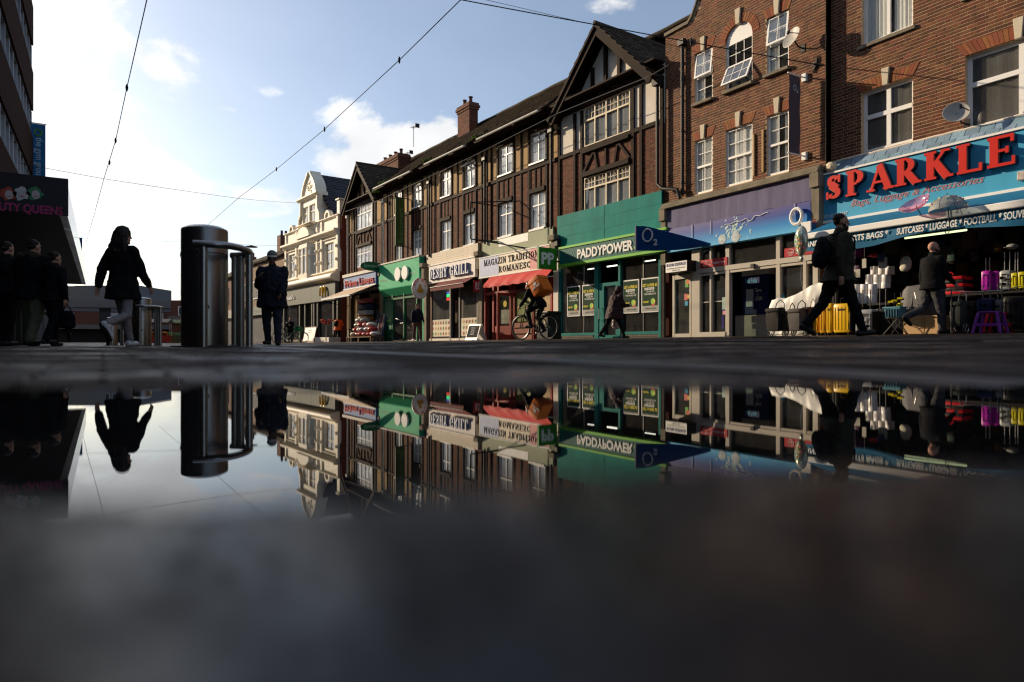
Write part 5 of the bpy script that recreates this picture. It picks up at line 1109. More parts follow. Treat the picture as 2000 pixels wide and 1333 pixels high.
# frames
zt_ = 2.97
for u in (1362, 1391, 1424, 1523, 1575, 1596): w_ = {1362: .16, 1391: .03, 1424: .07, 1523: .06, 1575: .045, 1596: .07}[u]; MB().box(-.08, .06, Yo(u)-w_, Yo(u)+w_, .25, 2.95).build('post', m_pf, P6)
MB().box(-.09, .04, Yo(1600), Yo(1368), 2.22, 2.36).build('transom', m_pf, P6); MB().box(-.07, .02, Yo(1600), Yo(1368), 2.14, 2.2).build('transom', m_pf, P6)
MB().box(-.1, .06, Yo(1421), Yo(1368), .27, .45).build('plinth', m_pf, P6); MB().box(-.1, .06, Yo(1596), Yo(1526), .27, .45).build('plinth', m_pf, P6)
for a, b in ((1389, 1368), (1420, 1393), (1572, 1526), (1594, 1578)): MB().quad((0, Yo(a), .45), (0, Yo(b), .45), (0, Yo(b), 2.14), (0, Yo(a), 2.14)).build('pane', g_shop, P6)
for a, b in ((1420, 1368), (1520, 1427), (1572, 1526), (1594, 1578)): MB().quad((0, Yo(a), 2.36), (0, Yo(b), 2.36), (0, Yo(b), 2.93), (0, Yo(a), 2.93)).build('pane', g_shop, P6)
m_vr = M('strip_red', (.38, .01, .02), .4)
for (a, b) in ((1420, 1368), (1590, 1532)):
    MB().box(-.1, -.082, Yo(a, .1), Yo(b, .1), 2.37, 2.60).build('red_strip', m_vr, P6); facetext('Available here', m_whitel, P6, -.101, Yo(b, .1)-.5*(Yo(b, .1)-Yo(a, .1))+.06, Yo(a, .1)+.08, 2.45, .07, .002)
    MB().tube([(-.104, Yo(b, .1)-.2+.09*math.cos(2*PI*i/20), 2.485+.08*math.sin(2*PI*i/20)) for i in range(20)], .007, 4, closed=True).tube([(-.104, Yo(b, .1)-.4+.07*math.cos(2*PI*i/20), 2.485+.055*math.sin(2*PI*i/20)) for i in range(20)], .006, 4, closed=True).build('ring_emblem', m_whitel, P6)
facetext('virgin', m_whitel, P6, -.106, Yo(1532, .1)-.13, Yo(1532, .1)-.27, 2.46, .05, .002)
MB().box(-.15, -.09, Yo(1476)-.05, Yo(1476)+.06, 2.18, 2.3).build('door_sensor', m_iron, P6)
for a in (1524.5,): MB().box(-.05, 0, Yo(a+2), Yo(a-3), .27, 2.14).build('sliding_leaf', m_iron, P6)
for u in (1377, 1404, 1440): facetext('- the network -', m_whitel, P6, -.01, Yo(u-9), Yo(u+9), 1.33, .05, .002) if u < 1430 else None
for (u, z0, z1, cc) in ((1415, 1.1, 1.45, (.3, .4, .36)), (1416, .95, 1.06, (.55, .25, .3)), (1528, 1.25, 1.4, (.03, .28, .4))): MB().box(-.014, -.004, Yo(u+4), Yo(u-4), z0, z1).build('window_sticker', M('sticker%d' % u, cc, .5), P6)
for u, z0, z1 in ((1376, .55, .95), (1399, .55, .95), (1400, 1.05, 1.4), (1559, 1.0, 1.7), (1585, 1.2, 1.8)): MB().box(.25, .28, Yo(u+1.2), Yo(u-1.2), z0, z1).build('display_tube', M('display_violet', (.10, .06, .45), .4, emis=.25), P6)
# poster stand inside
CB = fthing('display_unit', 'dark blue price poster on a pale cabinet inside the phone shop', 'display', FO, (.9, 12.9, .3))
y0, y1 = Yo(1497, -.9), Yo(1450, -.9); MB().box(.92, 1.3, y0-.25, y1+.3, .3, .95).build('cabinet', m_pf, CB, bevel=.01); MB().box(.92, 1.2, y0-.05, y1+.05, 2.12, 2.3).build('header_board', m_pf, CB, bevel=.01); MB().box(.93, 1.0, y0-.02, y1+.02, .98, 2.12).build('panel', M('poster_navy', (.006, .015, .09), .4), CB)
MB().box(.915, .93, y1-.38, y1-.12, 1.2, 1.72).build('phone_picture', M('poster_pale', (.45, .5, .55), .5), CB); facetext('Save', m_whitel, CB, .925, y1-.45, y0+.2, 1.62, .12, .003); facetext('up to', m_whitel, CB, .925, y1-.5, y0+.3, 1.53, .05, .003); facetext('\u00a3500', m_whitel, CB, .925, y1-.45, y0+.17, 1.37, .12, .003)
facetext('Black Friday', M('poster_cyan', (.08, .35, .6), .5), CB, .925, y1-.08, y0+.35, 1.9, .14, .003)
# small agency doorway
AD = fthing('doorway', 'narrow green glazed side door with stickers next to the phone shop', 'doorway', FO, (0, 15.6, .3))
MB().box(-.06, .05, Yo(1320), Yo(1316), .28, 2.25).box(-.06, .05, Yo(1352), Yo(1349), .28, 2.25).box(-.055, .045, Yo(1349), Yo(1320), 2.12, 2.25).box(-.055, .045, Yo(1349), Yo(1320), .28, .42).build('door_frame', m_pf, AD)
MB().quad((.0, Yo(1349), .42), (.0, Yo(1320), .42), (.0, Yo(1320), 2.12), (.0, Yo(1349), 2.12)).build('pane', glass('green_glass', (.35, .45, .36), dust=.1), AD); MB().box(.3, .35, Yo(1352), Yo(1316), .3, 2.5).build('lobby_wall', M('lobby_green', (.10, .13, .09), .7), AD)
for (u, z0, z1, cc) in ((1342, 1.85, 2.1, (.1, .35, .05)), (1344, 1.95, 2.08, (.6, .12, .05)), (1340, 1.45, 1.65, (.5, .12, .1)), (1346, 1.5, 1.62, (.6, .35, .05)), (1341, 1.28, 1.42, (.02, .25, .4))): MB().box(-.012-z0*.002, -.004, Yo(u+3), Yo(u-3), z0, z1).build('window_sticker', M('stick%d' % u, cc, .5), AD)
S13 = fthing('box_sign', 'small white light box with blue company lettering above the narrow door', 'sign', FO, (-.4, 15.4, 2.3))
y0, y1 = Yo(1342, .45), Yo(1300, .45); z0, z1 = FO.Z(1320, 532, .45), FO.Z(1320, 511, .45); MB().box(-.45, 0, y0, y1, z0, z1).build('case', m_black, S13, bevel=.01); MB().box(-.456, -.445, y0+.01, y1-.01, z0+.01, z1-.01).build('face', m_whitel, S13)
facetext('RR GLOBAL SOLUTION LTD', M('letter_navy', (.03, .04, .18), .5), S13, -.458, y1-.05, y0+.05, z0+(z1-z0)*.58, .095, .003, offset=.012); facetext('accountancy and travel services', m_dk, S13, -.458, y1-.07, y0+.08, z0+(z1-z0)*.33, .04, .002); facetext('020 8517 1022', m_dk, S13, -.458, y1-.3, y0+.3, z0+(z1-z0)*.12, .035, .002)
# banner on the brick wall
yb_ = 10.1+.55; yb_ = FO.Y(1573, 0); o1, o0 = out_at(FO, 1541, yb_), out_at(FO, 1562, yb_); zb, zt = FO.Z(1551, 301, .4), FO.Z(1551, 150, .4)
S14 = fthing('hanging_banner', 'grey violet vertical banner with a small ring logo on the brown brick wall', 'banner', FO, (-.4, yb_, zb))
m = MB(); n = 14; r1 = [(-o1, yb_+.012*math.sin(i*.9), zb+(zt-zb)*i/n) for i in range(n+1)]; r2 = [(-o0, yb_+.012*math.sin(i*.9+.6), zb+(zt-zb)*i/n) for i in range(n+1)]
m.add(r1+r2+[(p[0], p[1]-.008, p[2]) for p in r1]+[(p[0], p[1]-.008, p[2]) for p in r2], [(i, i+1, n+2+i, n+1+i) for i in range(n)]+[(2*n+2+i, 2*n+3+i, 3*n+4+i, 3*n+3+i) for i in range(n)]); m.build('cloth', M('banner_grey_violet', (.075, .065, .085), .7, var=.2, scale=1.5, stretch=(1, 1, .3)), S14, smooth=True)
for z in (zb-.02, zt+.03): MB().tube([(0, yb_, z), (-o1-.05, yb_, z)], .02, 6).box(-.08, 0, yb_-.06, yb_+.06, z-.1, z+.1).build('bar', m_upvc, S14)
MB().tube([(-(o0+o1)/2-.02+.05*math.cos(2*PI*i/18), yb_-.025, zt-.32+.07*math.sin(2*PI*i/18)) for i in range(18)], .01, 5, closed=True).build('ring_letter', MATS['letter_pale_grey'], S14)
vs, fs = textmesh('2', .1, .004, .004); MB().add([(-(o0+o1)/2+.05+v[0], yb_-.025-v[2], zt-.43+v[1]) for v in vs], fs).build('small_figure', MATS['letter_pale_grey'], S14)
# ================================================================== luggage shop (frame FS)
Ys = lambda u, o=0: FS.Y(u, o)
P7 = fthing('shopfront', 'open dark luggage shop interior under the blue awning', 'shopfront', FS, (0, 7, .3))
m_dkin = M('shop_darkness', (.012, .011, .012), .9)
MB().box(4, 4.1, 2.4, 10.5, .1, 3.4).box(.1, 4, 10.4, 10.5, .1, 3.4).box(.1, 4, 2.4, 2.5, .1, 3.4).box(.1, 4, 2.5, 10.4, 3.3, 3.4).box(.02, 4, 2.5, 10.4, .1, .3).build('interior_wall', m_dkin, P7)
m_skyb = M('sign_sky_blue', (.055, .34, .55), .4, var=.1, scale=1.2, dirt=.08, dcol=(.12, .3, .4), stretch=(1, 3, .3))
S15 = fthing('fascia_sign', 'large sky blue sign with big red serif capitals and phone number', 'sign', FS, (-.3, 7, 3.2))
zb, zt = 3.15, 4.29; MB().box(-.27, 0, 2.5, 10.78, zb, zt).build('board', m_skyb, S15)
MB().box(-.31, .0, 2.48, 10.82, zt, zt+.045).box(-.31, 0, 2.48, 10.82, zb-.06, zb).box(-.305, 0, 10.78, 10.83, zb, zt).build('trim', m_upvc, S15)
ya, yb = Ys(1613, .35), Ys(1988, .35); d_ = .10
big = serifword('SPARKLE', M('letter_blood_red', (.55, .022, .015), .38, var=.05), S15, -.40, ya, yb, zb+.47, .60, .02, fat=1.5, name='letter_face')
serifword('SPARKLE', M('letter_edge', (.36, .24, .17), .4), S15, -.385, ya, yb, zb+.47, .60, .010, fat=1.72, name='letter_rim'); serifword('SPARKLE', M('letter_side_dark', (.012, .02, .05), .4), S15, -.272, ya, yb, zb+.47, .60, .108, fat=1.66, name='letter_body')
facetext('Bags, Luggage & Accessories', M('letter_salmon', (.42, .20, .22), .5), S15, -.274, Ys(1662, .27), Ys(1922, .27), zb+.24, .16, .004, offset=.006, shear=.35)
facetext('020 8594 8387', M('letter_pale_blue', (.5, .62, .7), .5), S15, -.274, Ys(1607, .27), Ys(1656, .27), zb+.07, .085, .004, offset=.006)
MB().box(-.40, -.27, Ys(2030, .3), Ys(1990, .3), zb+.12, zb+.30).build('luggage_cutout', M('cutout', (.4, .34, .3), .5, var=.6, scale=12), S15, bevel=.02)
AL = fthing('security_light', 'round cream wall light at the top left of the sky blue sign', 'lamp', FS, (-.2, 10.3, 4.4)); T_ = Matrix.Translation((-.2, Ys(1621, .3), 4.47)) @ Matrix.Rotation(-PI/2, 4, 'Y')
MB().lathe([(0, 0), (.13, 0), (.14, .05), (.12, .12), (.05, .15), (0, .15)], n=8).xf(T_).build('casing', M('light_cream', (.6, .52, .36), .5), AL, bevel=.006); MB().box(-.2, 0, Ys(1621, .3)-.04, Ys(1621, .3)+.04, 4.42, 4.52).build('bracket', m_iron, AL)
# awning
AW4 = fthing('awning', 'long blue fabric awning with white lettered wavy valance over the luggage', 'awning', FS, (-1, 7, 2.5))
m_ab = M('awning_blue', (.008, .13, .26), .65, var=.12, scale=1.5, bump=.5, bscale=3); n = 60; a, b = 2.6, 10.45
def rowp(o, z, wob, ph): return [(-o+wob*math.sin(i*.37+ph), a+(b-a)*i/n, z+wob*math.sin(i*.23+ph)*1.2) for i in range(n+1)]
m = MB(); r_ = rowp(.31, 3.09, 0, 0)+rowp(.85, 2.86, .02, 1)+rowp(1.36, 2.70, .0, 2); m.add(r_, [(k*(n+1)+i, k*(n+1)+i+1, (k+1)*(n+1)+i+1, (k+1)*(n+1)+i) for k in range(2) for i in range(n)]); m.build('canopy', m_ab, AW4, smooth=True)
MB().box(-1.48, -1.35, a-.02, b+.05, 2.56, 2.70).build('front_rail', m_upvc, AW4, bevel=.02)
def vb(y): return 2.25+.05*math.sin(y*1.9)+.06*max(0, math.sin(y*.95+1.2))
r1 = [(-1.40, a+(b-a)*i/n, 2.57) for i in range(n+1)]; r2 = [(-1.40-.03*math.sin(i*.5), a+(b-a)*i/n, vb(a+(b-a)*i/n)) for i in range(n+1)]
MB().add(r1+r2, [(i, i+1, n+2+i, n+1+i) for i in range(n)]).build('valance', m_ab, AW4, smooth=True)
facetext('AND BAGS * SPORTS BAGS *', m_whitel, AW4, -1.43, Ys(1573, 1.43), Ys(1735, 1.43), 2.375, .13, .004, offset=.02, shear=.12); facetext('SUITCASES * LUGGAGE * FOOTBALL * SOUVENIRS', m_whitel, AW4, -1.43, Ys(1751, 1.43), Ys(2034, 1.43), 2.375, .14, .004, offset=.02, shear=.1)
for y_ in (3.2, 6.5, 10.2): MB().tube([(0, y_, 2.9), (-.7, y_, 2.72), (-1.36, y_, 2.63)], .022, 6).build('arm', m_iron, AW4)
S16 = fthing('box_sign', 'small blue light box with white edge beside the ring letter', 'sign', FS, (-.6, 10.9, 3.0))
oa = out_at(FS, 1580, 10.75); ob = out_at(FS, 1612, 10.75); z0, z1 = FS.Z(1596, 456, 1), FS.Z(1596, 424, 1); MB().box(-oa, -ob, 10.70, 10.98, z0, z1).build('case', m_upvc, S16, bevel=.01); MB().box(-oa+.03, -ob-.0, 10.692, 10.705, z0+.03, z1-.03).build('face', M('face_blue', (.02, .12, .28), .4), S16)
vs, fs = textmesh('SPARKLE', 1, .002, .01); b_ = max(v[0] for v in vs); k = (oa-ob-.1)/b_; MB().add([(-oa+.05+v[0]*k, 10.688-v[2], z0+.32+v[1]*k*1.3) for v in vs], fs).build('lettering', MATS['letter_blood_red'], S16)
MB().box(-ob, 0, 10.78, 10.84, z0+.2, z0+.25).build('bracket', m_iron, S16)
TL = fthing('strip_light', 'long lit fluorescent tube hanging in the dark luggage shop', 'light', FS, (-.2, 7.8, 2.6))
ya, yb, zz = Ys(1767, .3), Ys(1888, .3), FS.Z(1825, 458, .3); MB().tube([(-.3, ya, zz), (-.3, yb, zz)], .022, 8).build('tube', M('tube_glow', (.85, 1, .55), .5, emis=1.1), TL); MB().box(-.33, -.27, yb, ya, zz+.03, zz+.09).build('casing', m_iron, TL)
for y_ in (yb+.1, ya-.1): MB().tube([(-.3, y_, zz+.08), (-.3, y_, 3.0)], .006, 4).build('hanger', m_iron, TL)
# ------------------------------------------------------------------ goods
def gp(u, out, F_=FS):
    y = F_.Y(u, out); p = F_.m @ Vector((-out, y, 0)); return p, gz(p.x, p.y), FPX/F_.hit(u, out)[1]
def rbox(m, x0, x1, y0, y1, z0, z1): return m.box(x0, x1, y0, y1, z0, z1)
def suitcase(label, col, u0, u1, vt, out, face_ribs=True, handle=.35, thick=None, z=None, rz=0, mat=None, pattern=None, grp=None, cat='suitcase'):
    """upright case; broad side (width u0..u1) faces the street"""
    p, g, s = gp((u0+u1)/2, out); ya, yb = FS.Y(u0, out), FS.Y(u1, out); W = abs(ya-yb); base = g if z is None else z
    H = (FS.Z((u0+u1)/2, vt, out)-base); D_ = thick or min(.3, max(.2, W*.6))
    t = thing('suitcase', label, cat, (p.x+D_/2, p.y, base), rz, grp); mt = mat or M('case_'+label[:14].replace(' ', '_'), col, .35, var=.08)
    MB().box(-D_/2, D_/2, -W/2, W/2, .05, H).build('shell', mt, t, bevel=min(.045, W*.22), smooth=True)
    if face_ribs:
        k = max(2, int(W/.07))
        for i in range(k): yy = -W/2+W*(i+.7)/(k+.4); MB().box(-D_/2-.008, -D_/2+.01, yy-.012, yy+.012, .12, H-.08).build('rib', mt, t, bevel=.004)
    MB().box(-D_/2-.004, D_/2+.004, -W/2-.003, -W/2+.012, .08, H-.05).build('zip', m_black, t) if W > .25 else None
    for sx in (-1, 1):
        for sy in (-1, 1): MB().lathe([(.0, -.012), (.028, -.012), (.028, .012), (0, .012)], n=12).xf(Matrix.Translation((sx*D_*.35, sy*W*.36, .028)) @ Matrix.Rotation(PI/2, 4, 'X')).build('wheel', m_black, t)
    if handle: MB().tube([(0, -W*.22, H-.02), (0, -W*.22, H+handle), (0, W*.22, H+handle), (0, W*.22, H-.02)], .011, 6).build('handle', m_steelb if handle > .2 else m_black, t)
    MB().box(-D_/2-.014, -D_/2, -W*.2, W*.2, H*.78, H*.83).build('clasp', m_black, t)
    if pattern:
        pm_ = M('pattern_dark', (.05, .05, .055), .5)
        for i in range(9): yy, zz = R.uniform(-W*.32, W*.32), R.uniform(H*.25, H*.8); MB().box(-D_/2-.012, -D_/2-.001, yy-R.uniform(.015, .06), yy+R.uniform(.015, .06), zz-.02, zz+.025).build('print', pm_, t)
    return t
YEL = M('case_yellow', (.62, .37, .012), .32, var=.06); YELo = M('case_amber', (.55, .27, .01), .35, var=.06)
suitcase('amber hard suitcase at the left end of the yellow row, partly behind the walker', None, 1587, 1598, 597, 1.75, mat=YELo, handle=.0, thick=.4, grp='yellow suitcases')
suitcase('second amber suitcase from the left in the yellow row', None, 1599.5, 1611.5, 594, 1.78, mat=YELo, handle=.0, thick=.42, grp='yellow suitcases')
suitcase('slim bright yellow suitcase with raised metal handle', None, 1613, 1624, 593, 1.78, mat=YEL, handle=.32, thick=.42, grp='yellow suitcases')
suitcase('widest bright yellow suitcase at the right end of the yellow row', None, 1626, 1660, 593, 1.78, mat=YEL, handle=.12, grp='yellow suitcases')
suitcase('silver grey suitcase with dark city print and raised black handle', (.25, .26, .28), 1669, 1703, 605, 1.75, handle=.42, pattern=True)
suitcase('black suitcase just right of the silver printed one', (.015, .015, .017), 1706, 1732, 603, 1.5, handle=.42)
suitcase('small black suitcase behind the blue basket stand', (.02, .02, .022), 1734, 1762, 598, .7, handle=.3)
suitcase('navy suitcase standing behind the purple stool', (.012, .02, .06), 1905, 1938, 583, 1.5, handle=.25)
suitcase('tall black suitcase at the right edge of the display', (.012, .011, .012), 1957, 2003, 579, 1.6, handle=.0)
suitcase('grey suitcase standing between the navy and the tall black ones', (.14, .14, .14), 1939, 1956, 586, 1.4, handle=.3)
suitcase('brown black soft case behind the wheeled trolley bag', (.035, .022, .018), 1880, 1902, 588, 1.3, handle=.0)
# raised shelf with bright cases
pS, gS, sS = gp(1940, .75); zsh = FS.Z(1940, 572, .75)
SHF = fthing('display_table', 'dark covered table carrying the bright small suitcases', 'table', FS, (-.5, 6.5, gS))
MB().box(-.95, .1, FS.Y(2035, .75), FS.Y(1838, .75), zsh-.04, zsh).build('table_top', m_black, SHF); 
for y_ in (FS.Y(2030, .75), FS.Y(1842, .75)):
    for x_ in (-.9, 0): MB().box(x_-.02, x_+.02, y_-.02, y_+.02, gS, zsh-.04).build('leg', m_black, SHF)
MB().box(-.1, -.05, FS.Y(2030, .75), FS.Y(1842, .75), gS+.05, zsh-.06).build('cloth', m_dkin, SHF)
MAG = (.36, .015, .33)
suitcase('magenta suitcase with cream print on the dark table', MAG, 1915, 1932, 529, .75, z=zsh, handle=.26, thick=.24)
suitcase('second magenta suitcase, turned, right of the printed magenta one', MAG, 1934, 1949, 530, .65, z=zsh, handle=.0, thick=.24)
suitcase('pale grey patterned suitcase on the dark table between magenta and yellow', (.28, .30, .31), 1950, 1973, 528, .75, z=zsh, handle=.36, thick=.24, pattern=True)
suitcase('left small yellow suitcase on the dark table', None, 1974, 1986, 533, .75, z=zsh, handle=.4, thick=.24, mat=M('case_lemon', (.50, .44, .01), .35))
suitcase('right small yellow suitcase on the dark table', None, 1987.5, 2000, 531, .75, z=zsh, handle=.0, thick=.24, mat=MATS['case_lemon'])
RS = fthing('suitcase_stack', 'stack of red and black cases lying flat on the dark table', 'suitcases', FS, (-.6, FS.Y(1867, .7), zsh)); 
for i in range(5):
    z = zsh+.005+i*.075; m_ = M('case_red_dark', (.42, .012, .018), .35) if i in (0, 2, 4) else m_black
    o = MB().box(-.85, -.4, FS.Y(1890-i, .7), FS.Y(1846+i*.5, .7), z, z+.07).build('case', m_, RS, bevel=.015, smooth=True)
MB().tube([(-.86, FS.Y(1862, .7)+.08*math.cos(i*PI/6), zsh+.40+.06*math.sin(i*PI/6)) for i in range(7)], .012, 6).build('handle', M('case_red_dark'), RS)
# rolls wrapped in film
m_roll = M('wrapped_roll', (.74, .73, .74), .25, var=.1, bump=.5, bscale=20, coat=.4)
def roll(u, vt, vb_, out, k):
    p, g, s = gp(u, out); z0, z1 = FS.Z(u, vb_, out), FS.Z(u, vt, out); r_ = .098
    t = MB().lathe([(.03, 0), (r_*.97, 0), (r_, .006), (r_, (z1-z0)-.006), (r_*.97, z1-z0), (.03, z1-z0), (.03, z1-z0-.02)], n=20).build('wrapped_roll', m_roll, None, smooth=True, origin=(0, 0, 0)); t.location = (p.x, p.y, z0)
    tagit(t, label=k, category='roll', group='white wrapped rolls piled in the luggage shop')
rowsR = [(594, 575, (1674, 1689, 1704), 'bottom'), (575, 556, (1674, 1689, 1705), 'second')]; rows2 = [(565, 552, (1699, 1715, 1730), 'third'), (552, 537, (1699, 1715, 1731), 'fourth'), (537, 521, (1709, 1724, 1738), 'top')]
PL = fthing('display_table', 'low black table under the pile of white wrapped rolls', 'table', FS, (-.5, Ys(1700, .6), .3)); zt_ = FS.Z(1695, 594, .7)
MB().box(-.9, .1, Ys(1748, .7), Ys(1664, .7), zt_-.05, zt_-.003).build('table_top', m_black, PL); MB().box(-.5, 0, Ys(1745, .7), Ys(1666, .7), .31, zt_-.055).build('cloth', m_dkin, PL)
for (vb_, vt, us, nm) in rowsR+rows2:
    for i, u in enumerate(us): roll(u, vt+.05, vb_, .75 if vb_ > 565.5 else .45, '%s white wrapped roll in the %s row of the pile' % (('left', 'middle', 'right')[i], nm))
MB()
PB = fthing('shelf_block', 'dark block raising the upper rows of white rolls', 'shelf', FS, (-.45, Ys(1715, .45), zt_)); MB().box(-.6, -.2, Ys(1742, .45), Ys(1690, .45), zt_, FS.Z(1715, 565.4, .45)).build('block', m_black, PB)
# basket on a folding stand
p, g, s = gp(1748, 1.9); BK = thing('folding_stand', 'thin metal folding stand carrying a pale blue basket', 'stand', (p.x, p.y, g)); hz = FS.Z(1748, 622, 1.9)-g
m = MB()
for sx in (-1, 1): m.tube([(sx*.14, -.16, 0), (sx*.1, .12, hz)], .009, 6).tube([(sx*.14, .16, 0), (sx*.1, -.12, hz)], .009, 6)
m.tube([(-.12, -.14, hz), (-.12, .14, hz), (.12, .14, hz), (.12, -.14, hz)], .009, 6, closed=True); m.build('frame', m_iron, BK)
hb = FS.Z(1748, 601, 1.9)-g-hz; BS = thing('basket', 'pale blue plastic basket of yellow and black packets on the stand', 'basket', (p.x, p.y, g+hz+.01)); m_bb = M('basket_blue', (.13, .33, .42), .45)
m = MB(); 
def rr_(w, z): return [(-w*.8, -w, z), (w*.8, -w, z), (w*.8, w, z), (-w*.8, w, z)]
m.ring_loft([rr_(.12, 0), rr_(.165, hb), rr_(.18, hb), rr_(.18, hb-.02), rr_(.155, hb-.015), rr_(.112, .01)]); m.build('tub', m_bb, BS); 
for i in range(5): MB().box(-.15, -.10, -.12+i*.055, -.10+i*.055, .02, hb*.8).build('slat', M('basket_dark', (.03, .1, .14), .5), BS) 
for i in range(8): PK = MB().box(-.02, .02, -.05, .05, 0, .035).xf(Matrix.Translation((R.uniform(-.08, .08), R.uniform(-.11, .11), hb+.0+i*.022)) @ Matrix.Rotation(R.uniform(-.4, .4), 4, 'Z')).build('packet', M('packet_yellow', (.62, .50, .01), .4) if i % 3 else m_black, BS)
# cardboard box with bags on it
y0, y1 = Ys(1842, 1.75), Ys(1764, 1.75); p, g, s = gp(1803, 1.75); CBX = fthing('cardboard_box', 'plain brown cardboard box on the pavement behind the bald man', 'box', FS, (-1.6, (y0+y1)/2, g)); zt_ = FS.Z(1803, 617, 1.75); m_card = M('cardboard', (.46, .30, .15), .8, var=.08)
MB().box(-1.75, -1.3, y0, y1, g, zt_).build('carton', m_card, CBX, bevel=.006); MB().box(-1.756, -1.29, (y0+y1)/2-.03, (y0+y1)/2+.03, g+.02, zt_+.004).build('tape', M('tape', (.42, .26, .12), .3), CBX)
HB = fthing('holdall', 'large slumped grey holdall bag on the cardboard box', 'bag', FS, (-1.5, (y0+y1)/2, zt_)); m_hold = M('holdall_grey', (.11, .105, .11), .6, var=.2, bump=.4, bscale=8)
z1 = FS.Z(1790, 558, 1.6); yc = Ys(1789, 1.6)
m = MB(); rings = []
for i in range(7): t_ = i/6; wy = (.29-.06*t_**2)*(1 if i < 6 else .7); wx = .2-.05*t_; rings.append([(-1.52+wx*max(-1, min(1, 1.3*math.cos(a*PI/10))), yc+wy*max(-1, min(1, 1.3*math.sin(a*PI/10))), zt_+(z1-zt_)*t_) for a in range(20)])
m.ring_loft(rings).disp(.02, 5); m.build('body', m_hold, HB, smooth=True); MB().tube([(-1.72, yc+.05, zt_+.02), (-1.71, yc+.03, zt_+.25), (-1.66, yc+.02, z1-.05)], .006, 5).tube([(-1.72, yc-.2, zt_+.1), (-1.7, yc-.05, zt_+.35), (-1.66, yc+.02, z1-.05)], .006, 5).build('zip', m_steelb, HB)
# pale patterned rucksack
p, g, s = gp(1769, .8); zc = FS.Z(1769, 516, .8); RK = thing('rucksack', 'pale quilted rucksack hanging in the dark luggage shop', 'bag', (p.x, p.y, zc-.17)); MB().ell((0, 0, .17), (.1, .12, .17), 14, 9).disp(.008, 14).build('body', M('quilted_pale', (.50, .47, .38), .7, var=.2, scale=18, bump=.8, bscale=18), RK, smooth=True); MB().ell((-.07, 0, .08), (.05, .1, .08), 12, 7).build('pocket', M('quilted_pale'), RK, smooth=True); MB().tube([(0, -.03, .33), (0, 0, .42), (0, .03, .33)], .008, 5).build('strap', m_black, RK); MB().tube([(0, 0, .42), (.0, 0, 1.25)], .003, 4).build('hook', m_iron, RK)
# price cards, hanging caps, bags in the dark
for (u, v, w_, h_, lb) in ((1670, 535, 20, 16, 'hand written white price card with a five'), (1688, 515, 8, 18, 'small upright price card in the shop dark')):
    y0, y1, z0, z1 = yz(FS, u-w_/2, v-h_/2, u+w_/2, v+h_/2, .6); t = fthing('price_card', lb, 'card', FS, (-.6, (y0+y1)/2, z0)); MB().box(-.61, -.6, y0, y1, z0, z1).build('card', M('card_white', (.42, .40, .36), .6), t); facetext('5', m_dk, t, -.612, (y0+y1)/2+.03, (y0+y1)/2-.03, (z0+z1)/2-.04, .08, .002) if w_ > 10 else None; MB().tube([(-.6, (y0+y1)/2, z1), (-.6, (y0+y1)/2, 2.9)], .002, 4).build('string', m_whitel, t)
for (u, v, col, lb) in ((1707, 499, (.45, .02, .03), 'red cap hanging under the awning'), (1724, 512, (.35, .36, .36), 'pale hanging tote bag behind the rolls'), (1977, 482, (.28, .29, .28), 'light grey cap shape hanging far right under the awning')):
    p, g, s = gp(u, .9); zc = FS.Z(u, v, .9); t = thing('baseball_cap' if 'cap' in lb else 'tote_bag', lb, 'cap' if 'cap' in lb else 'bag', (p.x, p.y, zc)); mm_ = M('hang_'+str(u), col, .7)
    if 'cap' in lb: MB().ell((0, 0, 0), (.09, .1, .055), 12, 7).build('crown', mm_, t, smooth=True); MB().ell((-.08, .03, -.02), (.09, .08, .008), 12, 5).build('peak', mm_, t, smooth=True)
    else: MB().box(-.03, .03, -.09, .09, -.14, .1).build('body', mm_, t, bevel=.015); MB().tube([(0, -.05, .1), (0, 0, .22), (0, .05, .1)], .006, 5).build('strap', m_black, t)
    MB().tube([(0, 0, .05), (0, 0, .6)], .002, 4).build('string', m_iron, t)
for i, (u, v, col) in enumerate(((1672, 487, (.12, .01, .11)), (1640, 480, (.02, .02, .05)), (1900, 470, (.03, .012, .012)), (1850, 500, (.02, .02, .025)), (1925, 455, (.025, .02, .03)), (1745, 480, (.02, .02, .02)))):
    p, g, s = gp(u, -.6); zc = FS.Z(u, v, -.6); t = thing('hanging_bag', ('dim purple bag', 'dark bag near the left end', 'dull red brown bag', 'black bag behind the bald man', 'dark violet bag', 'black bag above the rolls')[i]+' hanging in the shop gloom', 'bag', (p.x, p.y, zc)); MB().box(-.1, .1, -.2, .2, -.22, .2).build('body', M('bag_dark%d' % i, col, .7, var=.4, scale=20), t, bevel=.05, smooth=True); MB().tube([(0, -.1, .2), (0, 0, .4), (0, .1, .2)], .012, 5).build('strap', m_black, t)
